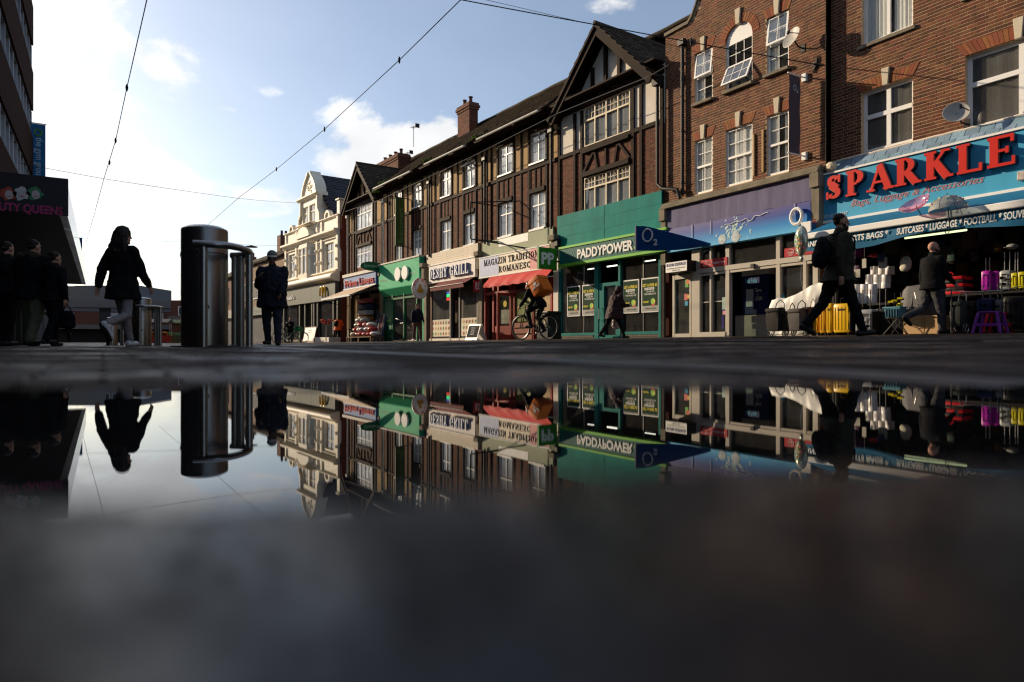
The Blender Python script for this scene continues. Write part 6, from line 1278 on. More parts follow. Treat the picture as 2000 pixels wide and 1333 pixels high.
# trolley bags
def trolley(u0, u1, vt, out, col, label, wheel=.07, wx=0, fr=True, rz=0):
    p, g, s = gp((u0+u1)/2, out); W = abs(FS.Y(u0, out)-FS.Y(u1, out)); H = FS.Z((u0+u1)/2, vt, out)-g; t = thing('shopping_trolley', label, 'trolley bag', (p.x, p.y, g), rz)
    rings = []
    for i in range(8):
        t_ = i/7; w_ = W/2*(.82+.18*math.sin(t_*2.6)); d_ = .13*(.9+.1*math.sin(t_*3)); rings.append([(d_*max(-1, min(1, 1.25*math.cos(a*PI/9))), w_*max(-1, min(1, 1.25*math.sin(a*PI/9))), .12+(H-.12)*t_) for a in range(18)])
    mb_ = MB().ring_loft(rings).disp(.014, 6); mm_ = M('trolleycloth_%d' % int(col[0]*1000), col, .75, var=.25, bump=.6, bscale=10); mb_.build('bag', mm_, t, smooth=True)
    MB().box(-.15, .13, -W*.46, W*.46, H-.1, H-.02).build('flap', mm_, t, bevel=.02, smooth=True)
    MB().tube([(.13, -W*.3, .06), (.16, -W*.3, H), (.18, -W*.25, H+.12), (.18, 0, H+.2), (.18, W*.25, H+.12), (.16, W*.3, H), (.13, W*.3, .06)], .012, 7).tube([(.1, -W*.3, .05), (-.12, -W*.3, .03), (-.12, W*.3, .03), (.1, W*.3, .05)], .01, 6).build('frame', m_iron if not fr else m_steelb, t, smooth=True)
    for sy in (-1, 1):
        T_ = Matrix.Translation((.08, sy*(W*.42), wheel)); tr = [(wheel*math.cos(2*PI*i/20), 0, wheel*math.sin(2*PI*i/20)) for i in range(20)]
        w_o = MB().tube(tr, .011, 6, closed=True).xf(T_).build('wheel', m_iron if not fr else m_steelb, t, smooth=True); m = MB()
        for k in range(6): m.tube([(0, 0, 0), (wheel*math.cos(k*PI/3), 0, wheel*math.sin(k*PI/3))], .004, 4)
        m.lathe([(.012, -.01), (.012, .01)], n=8).xf(T_).build('spokes', m_steelb, w_o)
    return t
trolley(1500, 1529, 602, 1.75, (.014, .013, .013), 'black shopping trolley bag at the left end in front of the white sheet', fr=False)
trolley(1530, 1546, 608, 1.65, (.03, .028, .026), 'narrow dark shopping trolley bag between black and grey ones', fr=False)
trolley(1543, 1570, 603, 1.8, (.08, .072, .066), 'charcoal grey drawstring trolley bag right of the narrow one', fr=False)
trolley(1571, 1586, 600, 1.6, (.05, .03, .022), 'brown trolley bag beside the first amber suitcase', fr=True)
trolley(1858, 1884, 588, 1.75, (.035, .04, .035), 'dark green black trolley bag with small pale wheel near the cardboard box', wheel=.1)
# chain line across
CHN = thing('rope_barrier', 'slack pale rope stretched in front of the dark table', 'rope', (FS.m @ Vector((-1.9, Ys(1860, 1.9), gz(13.8, 7))))[:]); m = MB(); o_ = Vector(CHN.location)
pts = []
for i in range(21): u = 1858+(1995-1858)*i/20; q = FS.m @ Vector((-1.9, Ys(u, 1.9), FS.Z(u, 571-8*abs(i/20-.3)-(0 if i < 14 else (i-14)*1.0), 1.9)+.0)); pts.append(q-o_)
m.tube(pts, .009, 5); m.build('rope', M('rope_pale', (.45, .42, .36), .7), CHN, smooth=True)
for q in (pts[0],): MB().tube([(q.x, q.y, 0), (q.x, q.y, q.z+.05)], .012, 6).build('post', m_steelb, CHN)
# stools
def stool(u, vt, out, col, label, w_=.30, dz=0):
    p, g, s = gp(u, out); H = FS.Z(u, vt, out)-g-dz; t = thing('plastic_stool', label, 'stool', (p.x, p.y, g+dz), rad(8)); mm_ = M('stool_%d' % int(col[0]*100), col, .35); a, b = w_*.36, w_*.5
    MB().box(-a, a, -a, a, H-.03, H).build('seat', mm_, t, bevel=.02, smooth=True)
    for sx in (-1, 1):
        for sy in (-1, 1):
            m = MB(); q0 = (sx*a*.93, sy*a*.93); q1 = (sx*b, sy*b); m.ring_loft([[(q[0]+dx_*.022, q[1]+dy_*.022, z) for dx_, dy_ in ((-1, -1), (1, -1), (1, 1), (-1, 1))] for q, z in ((q1, 0), (q0, H-.02))]); m.build('leg', mm_, t, bevel=.005)
    zc_ = H*.33; c = b-(b-a)*.33
    for sy in (-1, 1): MB().box(-c, c, sy*c-.012, sy*c+.012, zc_, zc_+.05).build('rail', mm_, t); MB().box(sy*c-.012, sy*c+.012, -c, c, zc_+.002, zc_+.048).build('rail', mm_, t)
stool(1934, 609, 2.15, (.17, .03, .26), 'purple plastic stool on the pavement by the suitcases', .42); stool(1949, 611, 1.72, (.5, .015, .03), 'red plastic stool half hidden behind the purple one', .36)
# white sheet over stock
SHT = thing('dust_sheet', 'white plastic sheet draped over stock at the left of the luggage', 'sheet', (FS.m @ Vector((-1.2, Ys(1550, 1.2), .3)))[:]); g0 = SHT.location.copy(); m = MB(); nu, nv = 22, 12
prof_u = [(1497, 600), (1501, 588), (1512, 584), (1530, 584), (1550, 576), (1575, 562), (1600, 553), (1612, 556)]
def pv(u):
    for (a, b), (c, d) in zip(prof_u, prof_u[1:]):
        if u <= c: return b+(d-b)*(u-a)/(c-a)
    return prof_u[-1][1]
for j in range(nv+1):
    for i in range(nu+1):
        u = 1497+(1610-1497)*i/nu; t_ = j/nv; out = 1.28 if t_ < .65 else 1.28-(t_-.65)/.35*.9; y = Ys(u, 1.35); ztp = FS.Z(u, pv(u), 1.35); gg = gz(14.2, y)
        z = gg+.02+(ztp-gg)*min(1, t_/.65); n_ = noise.noise_vector(Vector((i*.5, j*.45, 2))); q = FS.m @ Vector((-out+n_.x*.07, y+n_.y*.02, z+(n_.z*.03 if t_ > .1 else 0))); m.v.append(tuple(q-g0))
for j in range(nv):
    for i in range(nu): k = j*(nu+1)+i; m.f.append((k, k+1, k+nu+2, k+nu+1))
m.build('sheet', M('white_sheet', (.62, .61, .58), .45, var=.06, bump=.3, bscale=10), SHT, smooth=True)
# foil balloon
p, g, s = gp(1565, 1.7); zc = FS.Z(1565, 471, 1.7); BA = thing('foil_balloon', 'shiny printed foil balloon on a string near the ring letter', 'balloon', (p.x, p.y, zc)); mf = M('foil_print', (.42, .48, .36), .18, metal=.6, var=.8, scale=7)
MB().ell((0, 0, 0), (.12, .17, .36), 18, 12).disp(.01, 9).build('balloon', mf, BA, smooth=True); MB().ell((0, .0, -.42), (.03, .06, .07), 8, 5).build('tail', mf, BA, smooth=True); MB().tube([(0, 0, -.45), (.02, .03, -.9), (0, -.08, -1.3), (.05, -.2, -1.7)], .003, 4).build('string', m_whitel, BA)
for i in range(14): a_ = R.uniform(-1, 1); b2_ = R.uniform(-.8, .8); MB().ell((-.115*math.sqrt(max(.05, 1-a_*a_*.5-b2_*b2_*.5)), a_*.11, b2_*.26), (.012, .03, .035), 7, 5).build('print_spot', M('spot%d' % (i % 4), [(.1, .35, .08), (.6, .3, .03), (.05, .3, .45), (.55, .12, .1)][i % 4], .3), BA, smooth=True)
# umbrellas on the awning rail
def umbrella(u, v, out, label, cov, rimm, sc_, tilt, az, inv=False, dots=False, uh=None, vh=None):
    p, g, s = gp(u, out); zc = FS.Z(u, v, out); t = thing('umbrella', label, 'umbrella', (p.x, p.y, zc)); T_ = Matrix.Rotation(az, 4, 'Z') @ Matrix.Rotation(tilt, 4, 'X'); n = 8
    for k in range(n):
        m = MB(); rows_ = []
        for i in range(7):
            q = i/6; r_ = sc_*math.sin(q*PI/2*.98); z = sc_*.9*math.cos(q*PI/2*.98); 
            if inv: z = sc_*.55*(q**1.5)-.05
            rows_.append([(r_*math.cos(a), r_*math.sin(a), z+(.03*sc_ if 0 < jj < 4 and i == 6 else 0)) for jj, a in enumerate([2*PI*(k+w_/4)/n for w_ in range(5)])])
        if inv and k in (2, 3): rows_ = [[(x*.8, y*.8, z*.4) for x, y, z in r0] for r0 in rows_]
        m.v = [pp_ for r0 in rows_ for pp_ in r0]; m.f = [(i*5+j, i*5+j+1, (i+1)*5+j+1, (i+1)*5+j) for i in range(6) for j in range(4)]
        m.xf(T_).build('canopy_panel', cov, t, smooth=True)
        MB().tube([tuple(T_ @ Vector(r0[0])) for r0 in rows_], .004, 4).build('rib', rimm, t)
    if dots:
        for i in range(46): a = R.uniform(0, 2*PI); q = R.uniform(.25, .95); r_ = sc_*math.sin(q*PI/2)*1.005; MB().ell((r_*math.cos(a), r_*math.sin(a), sc_*.9*math.cos(q*PI/2*.98)), (.016, .016, .016), 6, 4).xf(T_).build('dot', M('dot%d' % (i % 4), [(.6, .6, .1), (.1, .4, .45), (.6, .15, .35), (.65, .65, .6)][i % 4], .4), t)
    end = T_ @ Vector((0, 0, -.35)); MB().tube([T_ @ Vector((0, 0, sc_*1.05 if not inv else .02)), T_ @ Vector((0, 0, -.3)), T_ @ Vector((0, .02, -.42)), T_ @ Vector((0, .07, -.44)), T_ @ Vector((0, .09, -.38))], .009, 6).build('shaft', m_black, t, smooth=True)
    return t
clear = glass('clear_plastic', (.6, .7, .73), boost=1.6, dust=.55); pinkp = glass('pink_plastic', (.9, .45, .62), rough=.15, boost=1.6, dust=.35); bt = pinkp.node_tree.nodes
for n_ in bt:
    if n_.type == 'BSDF_DIFFUSE': n_.inputs[0].default_value = (.75, .35, .5, 1)
umbrella(1852, 413, 1.5, 'clear dome umbrella with coloured dots standing on the awning rail', clear, m_iron, .34, rad(-4), 0, dots=True)
umbrella(1790, 405, 1.5, 'pink see-through umbrella blown inside out on the awning rail', pinkp, M('pink_rim', (.5, .05, .15), .4), .30, rad(-35), rad(70), inv=True)
# ================================================================== people
def cap(m, a, b, ra, rb, n=12):
    a, b = Vector(a), Vector(b); d = b-a; l = d.length
    if l < 1e-5: return m.ell(a, (ra,)*3, n, 6)
    d.normalize(); pth = []; rs = []
    for i in range(5): t = -math.cos(i*PI/8); pth.append(a+d*(t*ra)); rs.append(max(.15*ra, ra*math.sin(i*PI/8)))
    for i in range(5): t = math.sin(i*PI/8); pth.append(b+d*(t*rb)); rs.append(max(.15*rb, rb*math.cos(i*PI/8)))
    return m.tube(pth, rs, n)
def fuse(m, name, mat, parent, voxel, smooth=4, loc=None, disp=0, dsc=.12, dec=0):
    me = bpy.data.meshes.new(name); me.from_pydata(m.v, [], m.f); bm = bmesh.new(); bm.from_mesh(me); bmesh.ops.recalc_face_normals(bm, faces=bm.faces); bm.to_mesh(me); bm.free()
    o = bpy.data.objects.new(name, me); sc.collection.objects.link(o)
    r = o.modifiers.new('r', 'REMESH'); r.mode = 'VOXEL'; r.voxel_size = voxel; r.use_smooth_shade = True
    s = o.modifiers.new('s', 'SMOOTH'); s.factor = .5; s.iterations = smooth
    if disp:
        tx = bpy.data.textures.get('folds%g' % dsc) or bpy.data.textures.new('folds%g' % dsc, 'CLOUDS'); tx.noise_scale = dsc; tx.noise_depth = 2
        d = o.modifiers.new('d', 'DISPLACE'); d.texture = tx; d.strength = disp; d.mid_level = .5
    if dec: q = o.modifiers.new('q', 'DECIMATE'); q.ratio = dec
    dg = bpy.context.evaluated_depsgraph_get(); dg.update(); nm = bpy.data.meshes.new_from_object(o.evaluated_get(dg)); bpy.data.objects.remove(o); bpy.data.meshes.remove(me)
    nm.materials.clear(); nm.materials.append(mat); nm.shade_smooth(); o = bpy.data.objects.new(name, nm); sc.collection.objects.link(o); o.parent = parent; ORG[o.name] = Vector((0, 0, 0)); return o
SKIN = M('skin', (.42, .22, .15), .55, var=.08, scale=20); SKIN2 = M('skin_brown', (.12, .06, .04), .55, var=.08); HAIRD = M('dark_hair', (.018, .012, .01), .6, var=.3, scale=40, bump=.6); 
def person(label, loc, face, H=1.75, lean=0, legs=((20, 10), (-20, 10)), arms=((10, 20), (-10, 20)), abd=(8, 8), head=(0, 0), build=1.0, top='coat', topmat=None, trmat=None, shoemat=None, hair='short', skin=None, hem=.85, hood=None, beard=False, pack=None, vox=.012, group=None, feet=(0, 0), hairmat=None, hat=None, seat=None, torso_twist=0, twist_arm=None, spread=(3, 3), trw=1.0, loft=0, grip=.6, collar=True):
    k = H/1.75; skin = skin or SKIN; t = thing('person', label, 'person', loc, face, group)
    rl = Matrix.Rotation(rad(-lean), 4, 'X')          # forward = +y
    pel = Vector((0, 0, .93)); 
    def up(p): return pel+rl @ (Vector(p)-pel)
    J = {}
    for i, s in enumerate((-1, 1)):
        hp, kb = map(rad, legs[i]); ab = rad(spread[i]); hip = pel+Vector((s*.095, 0, -.02)); d1 = Vector((s*math.sin(ab), math.sin(hp), -math.cos(hp))).normalized(); d2 = Vector((s*math.sin(ab)*.5, math.sin(hp-kb), -math.cos(hp-kb))).normalized()
        kn = hip+d1*.43; an = kn+d2*.41; fp = rad(feet[i]); fd = Vector((s*.15, math.cos(fp), math.sin(fp))).normalized(); J['hip', i], J['knee', i], J['ank', i], J['fd', i] = hip, kn, an, fd
        fe, eb = map(rad, arms[i]); ab = rad(abd[i]); sh = up((s*.178*build**.6, -.01, 1.405)); ab *= .6; d1 = Vector((s*math.sin(ab), math.sin(fe)*math.cos(ab), -math.cos(fe)*math.cos(ab))).normalized(); d2 = Vector((s*math.sin(ab)*.3 if eb < 1.2 else -s*.35, math.sin(fe+eb), -math.cos(fe+eb))).normalized()
        el = sh+d1*.29; wr = el+d2*.25; J['sh', i], J['el', i], J['wr', i], J['hd', i] = sh, el, wr, d2
    low = min(min(J['ank', i].z-.075+min(0, J['fd', i].z*.17) for i in (0, 1)), 9); dz = -low+loft
    sh_ = Vector((0, 0, dz))
    for q in list(J):
        if q[0] != 'fd' and q[0] != 'hd': J[q] = J[q]+sh_
    pel0 = pel+sh_; UP = lambda p: up(p)+sh_
    hd = UP((0, .02, 1.63)); hr = Matrix.Rotation(rad(head[1]), 3, 'Z') @ Matrix.Rotation(rad(-head[0]), 3, 'X')
    HP = lambda p: hd+hr @ Vector(p)
    def torso(m, e=0.0, z0=.86, z1=1.47, wf=1.0, bel=0):
        rings = []
        for z, rx, ry, oy in ((z0, .165, .115, 0), (.95, .165, .12, 0), (1.05, .145+bel, .11+bel, .01+bel*.5), (1.2, .165, .12+bel*.6, .01), (1.33, .185, .12, 0), (1.42, .17, .1, -.01), (1.47, .09, .075, -.01)):
            if z > z1+.001: continue
            c = UP((0, oy, z)); ee = e*(.45 if z > 1.4 else .8 if z > 1.3 else 1); rings.append([c+rl.to_3x3() @ Vector(((rx*(build if z < 1.4 else build**.5)+ee)*wf*math.cos(a*PI/10), (ry*build+e)*math.sin(a*PI/10), 0)) for a in range(20)])
        m.ring_loft(rings)
    # body
    b = MB(); torso(b); 
    for i, s in enumerate((-1, 1)):
        cap(b, J['hip', i], J['knee', i], .085*build, .055); cap(b, J['knee', i], J['ank', i], .055, .037); f0 = J['ank', i]+Vector((0, 0, -.04)); cap(b, f0-J['fd', i]*.04, f0+J['fd', i]*.13, .036, .03)
        cap(b, J['sh', i], J['el', i], .052*build, .04); cap(b, J['el', i], J['wr', i], .04, .026)
        w_, d = J['wr', i], J['hd', i]; side = d.cross(Vector((s, 0, 0)));  side = side.normalized() if side.length > .1 else Vector((0, 1, 0)); pn = Vector((-s, 0, 0)); pn = (pn-d*pn.dot(d)).normalized()
        palm = w_+d*.055; R3 = Matrix((side, pn, d)).transposed(); b.ell(palm, (.042, .017, .055), 12, 8, R3)
        for q in range(4):
            ln = (.068, .078, .074, .058)[q]; st_ = w_+d*.095+side*(-.03+.02*q); c1 = (d*math.cos(grip*.6)+pn*math.sin(grip*.6)).normalized(); c2 = (d*math.cos(grip*1.7)+pn*math.sin(grip*1.7)).normalized(); mid_ = st_+c1*ln*.55; cap(b, st_-d*.02, mid_, .0095, .009, 8); cap(b, mid_, mid_+c2*ln*.5, .009, .0075, 8)
        tb = w_+d*.03-side*.035*(1); td = (d*.75-side*.5+pn*.4).normalized(); cap(b, tb, tb+td*.045, .0125, .011, 8); cap(b, tb+td*.045, tb+td*.045+(d+pn*.5).normalized()*.032, .0105, .009, 8)
    cap(b, UP((0, -.01, 1.42)), HP((0, -.02, -.06)), .062, .055)
    b.ell(HP((0, -.01, .035)), (.077, .097, .095), 18, 12, hr); b.ell(HP((0, .025, -.05)), (.058, .068, .075), 16, 10, hr); b.ell(HP((0, .08, -.095)), (.028, .02, .018), 10, 6, hr)
    cap(b, HP((0, .088, .02)), HP((0, .112, -.018)), .011, .015, 8); b.ell(HP((0, .08, .035)), (.05, .018, .01), 10, 5, hr); b.ell(HP((0, .087, -.052)), (.024, .014, .009), 10, 5, hr)
    for s in (-1, 1): b.ell(HP((s*.078, -.005, -.005)), (.012, .02, .032), 8, 6, hr)
    body = fuse(b, 'body', skin, t, min(vox, .0085), 2)
    for s in (-1, 1): 
        MB().ell(HP((s*.031, .083, .012)), (.013, .007, .008), 8, 6, hr).build('eye', M('eye_dark', (.05, .04, .035), .2), t, smooth=True)
    # trousers
    if trmat:
        m = MB(); rings = []
        for z, rx, ry in ((.84, .17, .125), (.94, .172, .127), (1.04, .16, .12)): c = UP((0, 0, z)) if z > .93 else pel0+Vector((0, 0, z-.93)); rings.append([c+Vector((rx*build*math.cos(a*PI/10), ry*build*math.sin(a*PI/10), 0)) for a in range(20)])
        m.ring_loft(rings)
        for i in (0, 1): cap(m, J['hip', i], J['knee', i], .098*build*trw, .072*trw); cap(m, J['knee', i], J['ank', i]+Vector((0, 0, .015)), .07*trw, .054*trw)
        fuse(m, 'trousers', trmat, t, vox, 3, disp=.03, dsc=.09)
    sm = shoemat or M('dark_shoe', (.018, .016, .015), .5)
    for i in (0, 1):
        m = MB(); f0 = J['ank', i]+Vector((0, 0, -.035)); fd = J['fd', i]; upv = Vector((0, 0, 1))-fd*fd.z; upv.normalize(); cap(m, f0-fd*.05+upv*.0, f0+fd*.15, .047, .038); m.ell(f0+upv*.03, (.045, .055, .05), 12, 7)
        o = fuse(m, 'shoe', sm, t, .01, 2)
        if shoemat: MB().ring_loft([[f0-upv*d_+fd*(.06+math.cos(a*PI/8)*.15)+Vector((math.sin(a*PI/8)*.045, 0, 0)) for a in range(16)] for d_ in (.028, .046)]).build('sole', M('sole_'+shoemat.name, (.03, .03, .03) if shoemat.name == 'white_trainer' else (.3, .3, .3), .6), o)
    # upper garment
    if topmat:
        m = MB(); e = {'coat': .045, 'puffer': .065, 'sweater': .02, 'jacket': .035}[top]; torso(m, e, z0=.88, z1=1.47, bel=.02 if build > 1.05 else 0)
        ztop = pel0+Vector((0, 0, .0))
        if hem < .86:
            rings = []
            kmid = (J['knee', 0]+J['knee', 1])/2; sw = abs(J['knee', 0].y-J['knee', 1].y)
            for q in range(5): t_ = q/4; zz = .98-(.98-hem)*t_; c = pel0+Vector((0, (kmid.y-pel0.y)*t_*.35*(.93-hem+.1), zz-.93)); rings.append([c+Vector(((.17*build+e+.02*t_)*math.cos(a*PI/10), (.12*build+e+(.03+sw*.16)*t_)*math.sin(a*PI/10), 0)) for a in range(20)])
            m.ring_loft(rings)
        for i in (0, 1): cap(m, J['sh', i], J['el', i], .056*build+e*.5, .05+e*.45); cap(m, UP((0, -.02, 1.44)), J['sh', i], .07, .055+e*.5); cap(m, J['el', i], J['el', i].lerp(J['wr', i], .93), .05+e*.45, .036+e*.35)
        if collar: cap(m, UP((0, -.015, 1.42)), UP((0, -.005, 1.51)), .085, .075)
        if hood == 'down' or hood == 'fur': m.ell(UP((0, -.1, 1.47)), (.14, .08, .09), 14, 8)
        if hood == 'up': m.ell(HP((0, -.03, .02)), (.105, .125, .14), 14, 10, hr); m.ell(HP((0, -.05, -.1)), (.11, .11, .09), 14, 8, hr)
        fuse(m, top, topmat, t, vox, 3, disp={'puffer': .05, 'sweater': .018}.get(top, .035), dsc=.1)
        if hood == 'fur':
            m = MB()
            for i in range(260): a = R.uniform(-.2, PI+.2); p = UP((.15*math.cos(a), -.11-.06*math.sin(a), 1.49+.07*math.sin(a)*0+R.gauss(0, .018))); d = Vector((R.gauss(0, 1), R.gauss(0, 1), R.gauss(.3, 1))).normalized()*R.uniform(.02, .05); m.tube([p, p+d], [.006, .001], 4)
            m.build('fur_trim', M('fur_tan', (.10, .07, .04), .9, var=.4, scale=30), t)
        if top in ('coat', 'jacket', 'puffer') : MB().box(-.006, .006, .0, .012, 0, .5).xf(Matrix.Translation(UP((0, .13*build+e, .92))) @ rl).build('zip', m_steelb, t)
    hm = hairmat or HAIRD
    if hair == 'short':
        m = MB().ell(HP((0, -.030, .066)), (.080, .088, .072), 16, 10, hr); m.ell(HP((0, -.056, .02)), (.070, .05, .06), 14, 8, hr); fuse(m, 'hair', hm, t, .009, 2, disp=.012, dsc=.03)
    elif hair == 'long':
        m = MB().ell(HP((0, -.02, .05)), (.09, .108, .095), 16, 10, hr)
        for i in range(9): a = rad(-80+i*20); x, y = .085*math.sin(a), -.03-.07*math.cos(a); cap(m, HP((x, y, .03)), UP((x*1.6+R.uniform(-.02, .02), y*1.5-.03, 1.37+R.uniform(-.04, .04))), .04, .022)
        fuse(m, 'hair', hm, t, .009, 2, disp=.03, dsc=.04); m = MB()
        for i in range(90): a = rad(R.uniform(-85, 85)); x, y = .13*math.sin(a), -.05-.11*math.cos(a); p = UP((x, y, 1.42+R.uniform(-.08, .05))); q_ = p+Vector((x*R.uniform(.2, .7), R.uniform(-.05, .02), -R.uniform(-.02, .1))); m.tube([p, q_], [.006, .0012], 4)
        m.build('hair_strands', hm, t)
    if beard: m = MB().ell(HP((0, .045, -.075)), (.06, .055, .055), 14, 8, hr); m.ell(HP((0, .015, -.04)), (.072, .04, .05), 14, 8, hr); fuse(m, 'beard', hm, t, .008, 2, disp=.01, dsc=.02)
    if hat: 
        m = MB().ell(HP((0, -.01, .075)), (.092, .112, .095), 18, 10, hr); fuse(m, 'beanie', hat, t, .009, 2, disp=.006, dsc=.03); MB().ring_loft([[HP(((.091+q*.0)*math.cos(a*PI/10), -.01+.112*math.sin(a*PI/10), .045+q*.03)) for a in range(20)] for q in (0, 1)], False).build('beanie_stripe', m_whitel, t)
    if pack:
        m = MB(); c = UP((0, -.24, 1.2)); m.ell(c, (.15, .10, .23), 16, 10, rl.to_3x3()); m.ell(UP((0, -.31, 1.12)), (.12, .06, .14), 14, 8, rl.to_3x3()); bp = thing('backpack', pack[1], 'backpack', loc, face); o = fuse(m, 'bag', pack[0], bp, .012, 3, disp=.02, dsc=.06)
        for s in (-1, 1): MB().tube([UP((s*.11, -.16, 1.42)), UP((s*.12, -.02, 1.50)), UP((s*.125, .12+.03, 1.4)), UP((s*.13, .15, 1.25)), UP((s*.15, .06, 1.08)), UP((s*.13, -.16, 1.05))], .014, 6).build('strap', pack[0], bp, smooth=True)
        bp.scale = (k, k, k)
    t.scale = (k, k, k); return t, J, UP, k
def face_to(dx, dy): return math.atan2(-dx, dy)      # +y turned to (dx,dy)
def px_right(deg): # heading as seen in the picture: 0 = away, 90 = to the right, 180 towards camera
    a = YAW+rad(deg); return face_to(math.sin(a), math.cos(a))
def at(u, v, vt, H):       # feet row v, head row vt
    s = (v-vt)/H; p = gpt(u, s); p.z = gz(p.x, p.y); return p
BLK = M('black_cloth', (.008, .008, .009), .85, spec=.1, var=.2); NAVY = M('navy_cloth', (.007, .009, .019), .75, var=.2); JEAN = M('dark_denim', (.022, .027, .04), .8, var=.2); OLV = M('olive_cloth', (.030, .027, .016), .8, var=.15); KHK = M('khaki_trousers', (.10, .10, .06), .8, var=.15)
GRYT = M('grey_leggings', (.24, .22, .22), .8, var=.12); WTR = M('white_trainer', (.55, .55, .55), .5); ORG_ = M('orange_jacket', (.75, .10, .015), .6, var=.1)
# woman walking away
p = at(240, 676, 440, 1.68); person('woman with long hair in a short black coat walking away in white trainers', p, px_right(12), H=1.7, legs=((22, 4), (-8, 62)), feet=(0, -62), arms=((-22, 10), (22, 16)), abd=(20, 10), head=(2, -15), top='coat', topmat=BLK, trmat=GRYT, shoemat=WTR, hair='long', hem=.72, vox=.010, hood='down', trw=.9)
# person in fur hood, left
p = at(66, 673, 466, 1.72); person('person in a black parka with tan fur hood and khaki trousers at far left', p, px_right(8), H=1.72, legs=((10, 6), (-10, 10)), feet=(0, 0), arms=((14, 20), (-10, 20)), abd=(16, 16), build=1.3, top='puffer', topmat=BLK, trmat=KHK, hair='short', hem=.78, vox=.012, hood='fur', trw=1.35)
p = at(107, 673, 520, 1.25); pr, J, UP, k = person('short person in a black jacket carrying a black bag at the left', p, px_right(15), H=1.5, legs=((12, 8), (-14, 12)), feet=(0, 0), arms=((10, 10), (-8, 10)), abd=(8, 26), build=1.1, top='jacket', topmat=BLK, trmat=BLK, hair='short', hem=.84, vox=.014, hood='down', trw=1.2)
w_ = J['wr', 1]; BGm = thing('handbag', 'black slouchy bag hanging from the short person\'s hand', 'handbag', p, px_right(15)); BGm.scale = (k,)*3; c = w_+Vector((.05, 0, -.38)); m = MB().ring_loft([[c+Vector((wx*math.cos(a*PI/8), wy*math.sin(a*PI/8), z)) for a in range(16)] for z, wx, wy in ((-.16, .15, .07), (-.13, .18, .1), (.05, .16, .08), (.16, .12, .04))]); fuse(m, 'bag', BLK, BGm, .014, 3, disp=.03, dsc=.08); MB().tube([c+Vector((-.1, 0, .15)), w_+Vector((.01, .02, -.07)), c+Vector((.1, 0, .15))], .012, 6).build('strap', BLK, BGm)
p = at(14, 673, 470, 1.75); person('dark figure standing at the extreme left edge behind the fur hood', p, px_right(5), H=1.75, legs=((6, 4), (-6, 6)), arms=((5, 15), (5, 15)), top='coat', topmat=BLK, trmat=BLK, vox=.016)
# beanie man towards camera
p = at(532, 678, 497, 1.78); person('man in a dark padded jacket and striped grey beanie walking closer', p, px_right(176), H=1.78, legs=((8, 4), (-6, 12)), feet=(0, 0), arms=((18, 30), (20, 100)), abd=(10, 12), head=(10, 12), build=1.16, top='puffer', topmat=NAVY, trmat=JEAN, hair='none', hat=M('beanie_grey', (.17, .16, .15), .85, var=.2, scale=30), beard=False, hem=.72, vox=.011, skin=SKIN2, trw=1.15)
# big man walking right with backpack
p = at(1637, 657.5, 417, 1.80); p = p+Vector((0, 0, 0)); person('bearded man in an olive jacket striding right past the yellow suitcases', p, px_right(88), H=1.82, lean=2, legs=((-21, 18), (20, 2)), feet=(-30, 4), arms=((18, 22), (-20, 24)), abd=(9, 9), head=(0, 0), build=1.1, top='jacket', topmat=OLV, trmat=BLK, hair='short', beard=True, hem=.80, vox=.0095, trw=1.08, pack=(BLK, 'black backpack on the back of the man in olive'))
# bald man
p = at(1822, 655, 478, 1.76); person('bald bearded man in a black jumper walking right by the cardboard box', p, px_right(80), H=1.78, legs=((-14, 50), (8, 4)), feet=(-40, 0), arms=((-6, 12), (16, 30)), abd=(8, 8), head=(-4, -6), build=1.2, top='sweater', topmat=BLK, trmat=M('dark_camo', (.04, .04, .045), .8, var=.6, scale=14), hair='none', beard=True, hem=.85, vox=.0105, trw=1.15)
# hooded person with carrier bag
p = at(1199, 662, 560, 1.62); pr, J, UP, k = person('stooped person in a dark maroon hooded coat carrying a white carrier bag', p, px_right(70), H=1.66, lean=14, legs=((-26, 8), (24, 6)), feet=(-10, 0), arms=((8, 8), (20, 70)), abd=(10, 12), head=(30, 0), build=1.3, top='puffer', topmat=M('maroon_coat', (.028, .010, .012), .7, var=.2), trmat=BLK, hood='up', hair='none', hem=.68, vox=.013)
w_ = J['wr', 0]; CBg = thing('carrier_bag', 'white plastic carrier bag held by the stooped person', 'bag', p, px_right(70)); CBg.scale = (k,)*3; c = w_+Vector((0, .0, -.30)); m = MB().ell(c, (.08, .15, .21), 14, 9); m.ell(c+Vector((0, 0, -.08)), (.09, .16, .14), 14, 9); fuse(m, 'bag', M('carrier_white', (.62, .52, .52), .5, var=.1), CBg, .012, 2, disp=.06, dsc=.06); MB().tube([c+Vector((0, -.05, .16)), w_+Vector((0, 0, -.05)), c+Vector((0, .05, .16))], .02, 6).build('bag_handle', MATS['carrier_white'], CBg)
# man at the optician
p = at(815, 670, 598, 1.78); person('man in a navy sweater and brown trousers standing by the green shop', p, px_right(150), H=1.78, legs=((8, 3), (-8, 12)), arms=((14, 16), (-8, 16)), abd=(16, 14), head=(-4, 30), build=1.15, top='sweater', topmat=NAVY, trmat=M('brown_chinos', (.12, .055, .045), .8), shoemat=WTR, hem=.86, vox=.016)
# orange jacket man
p = at(660, 671, 621, 1.72); person('man in a bright orange hooded jacket with black trousers seen from behind', p, px_right(20), H=1.75, lean=10, legs=((8, 4), (-10, 10)), arms=((30, 60), (25, 60)), abd=(20, 20), build=1.2, top='puffer', topmat=ORG_, trmat=BLK, hair='short', hairmat=M('grey_hair', (.3, .28, .26), .8), hem=.8, vox=.018, pack=(BLK, 'black backpack worn over the orange jacket'), hood='down')
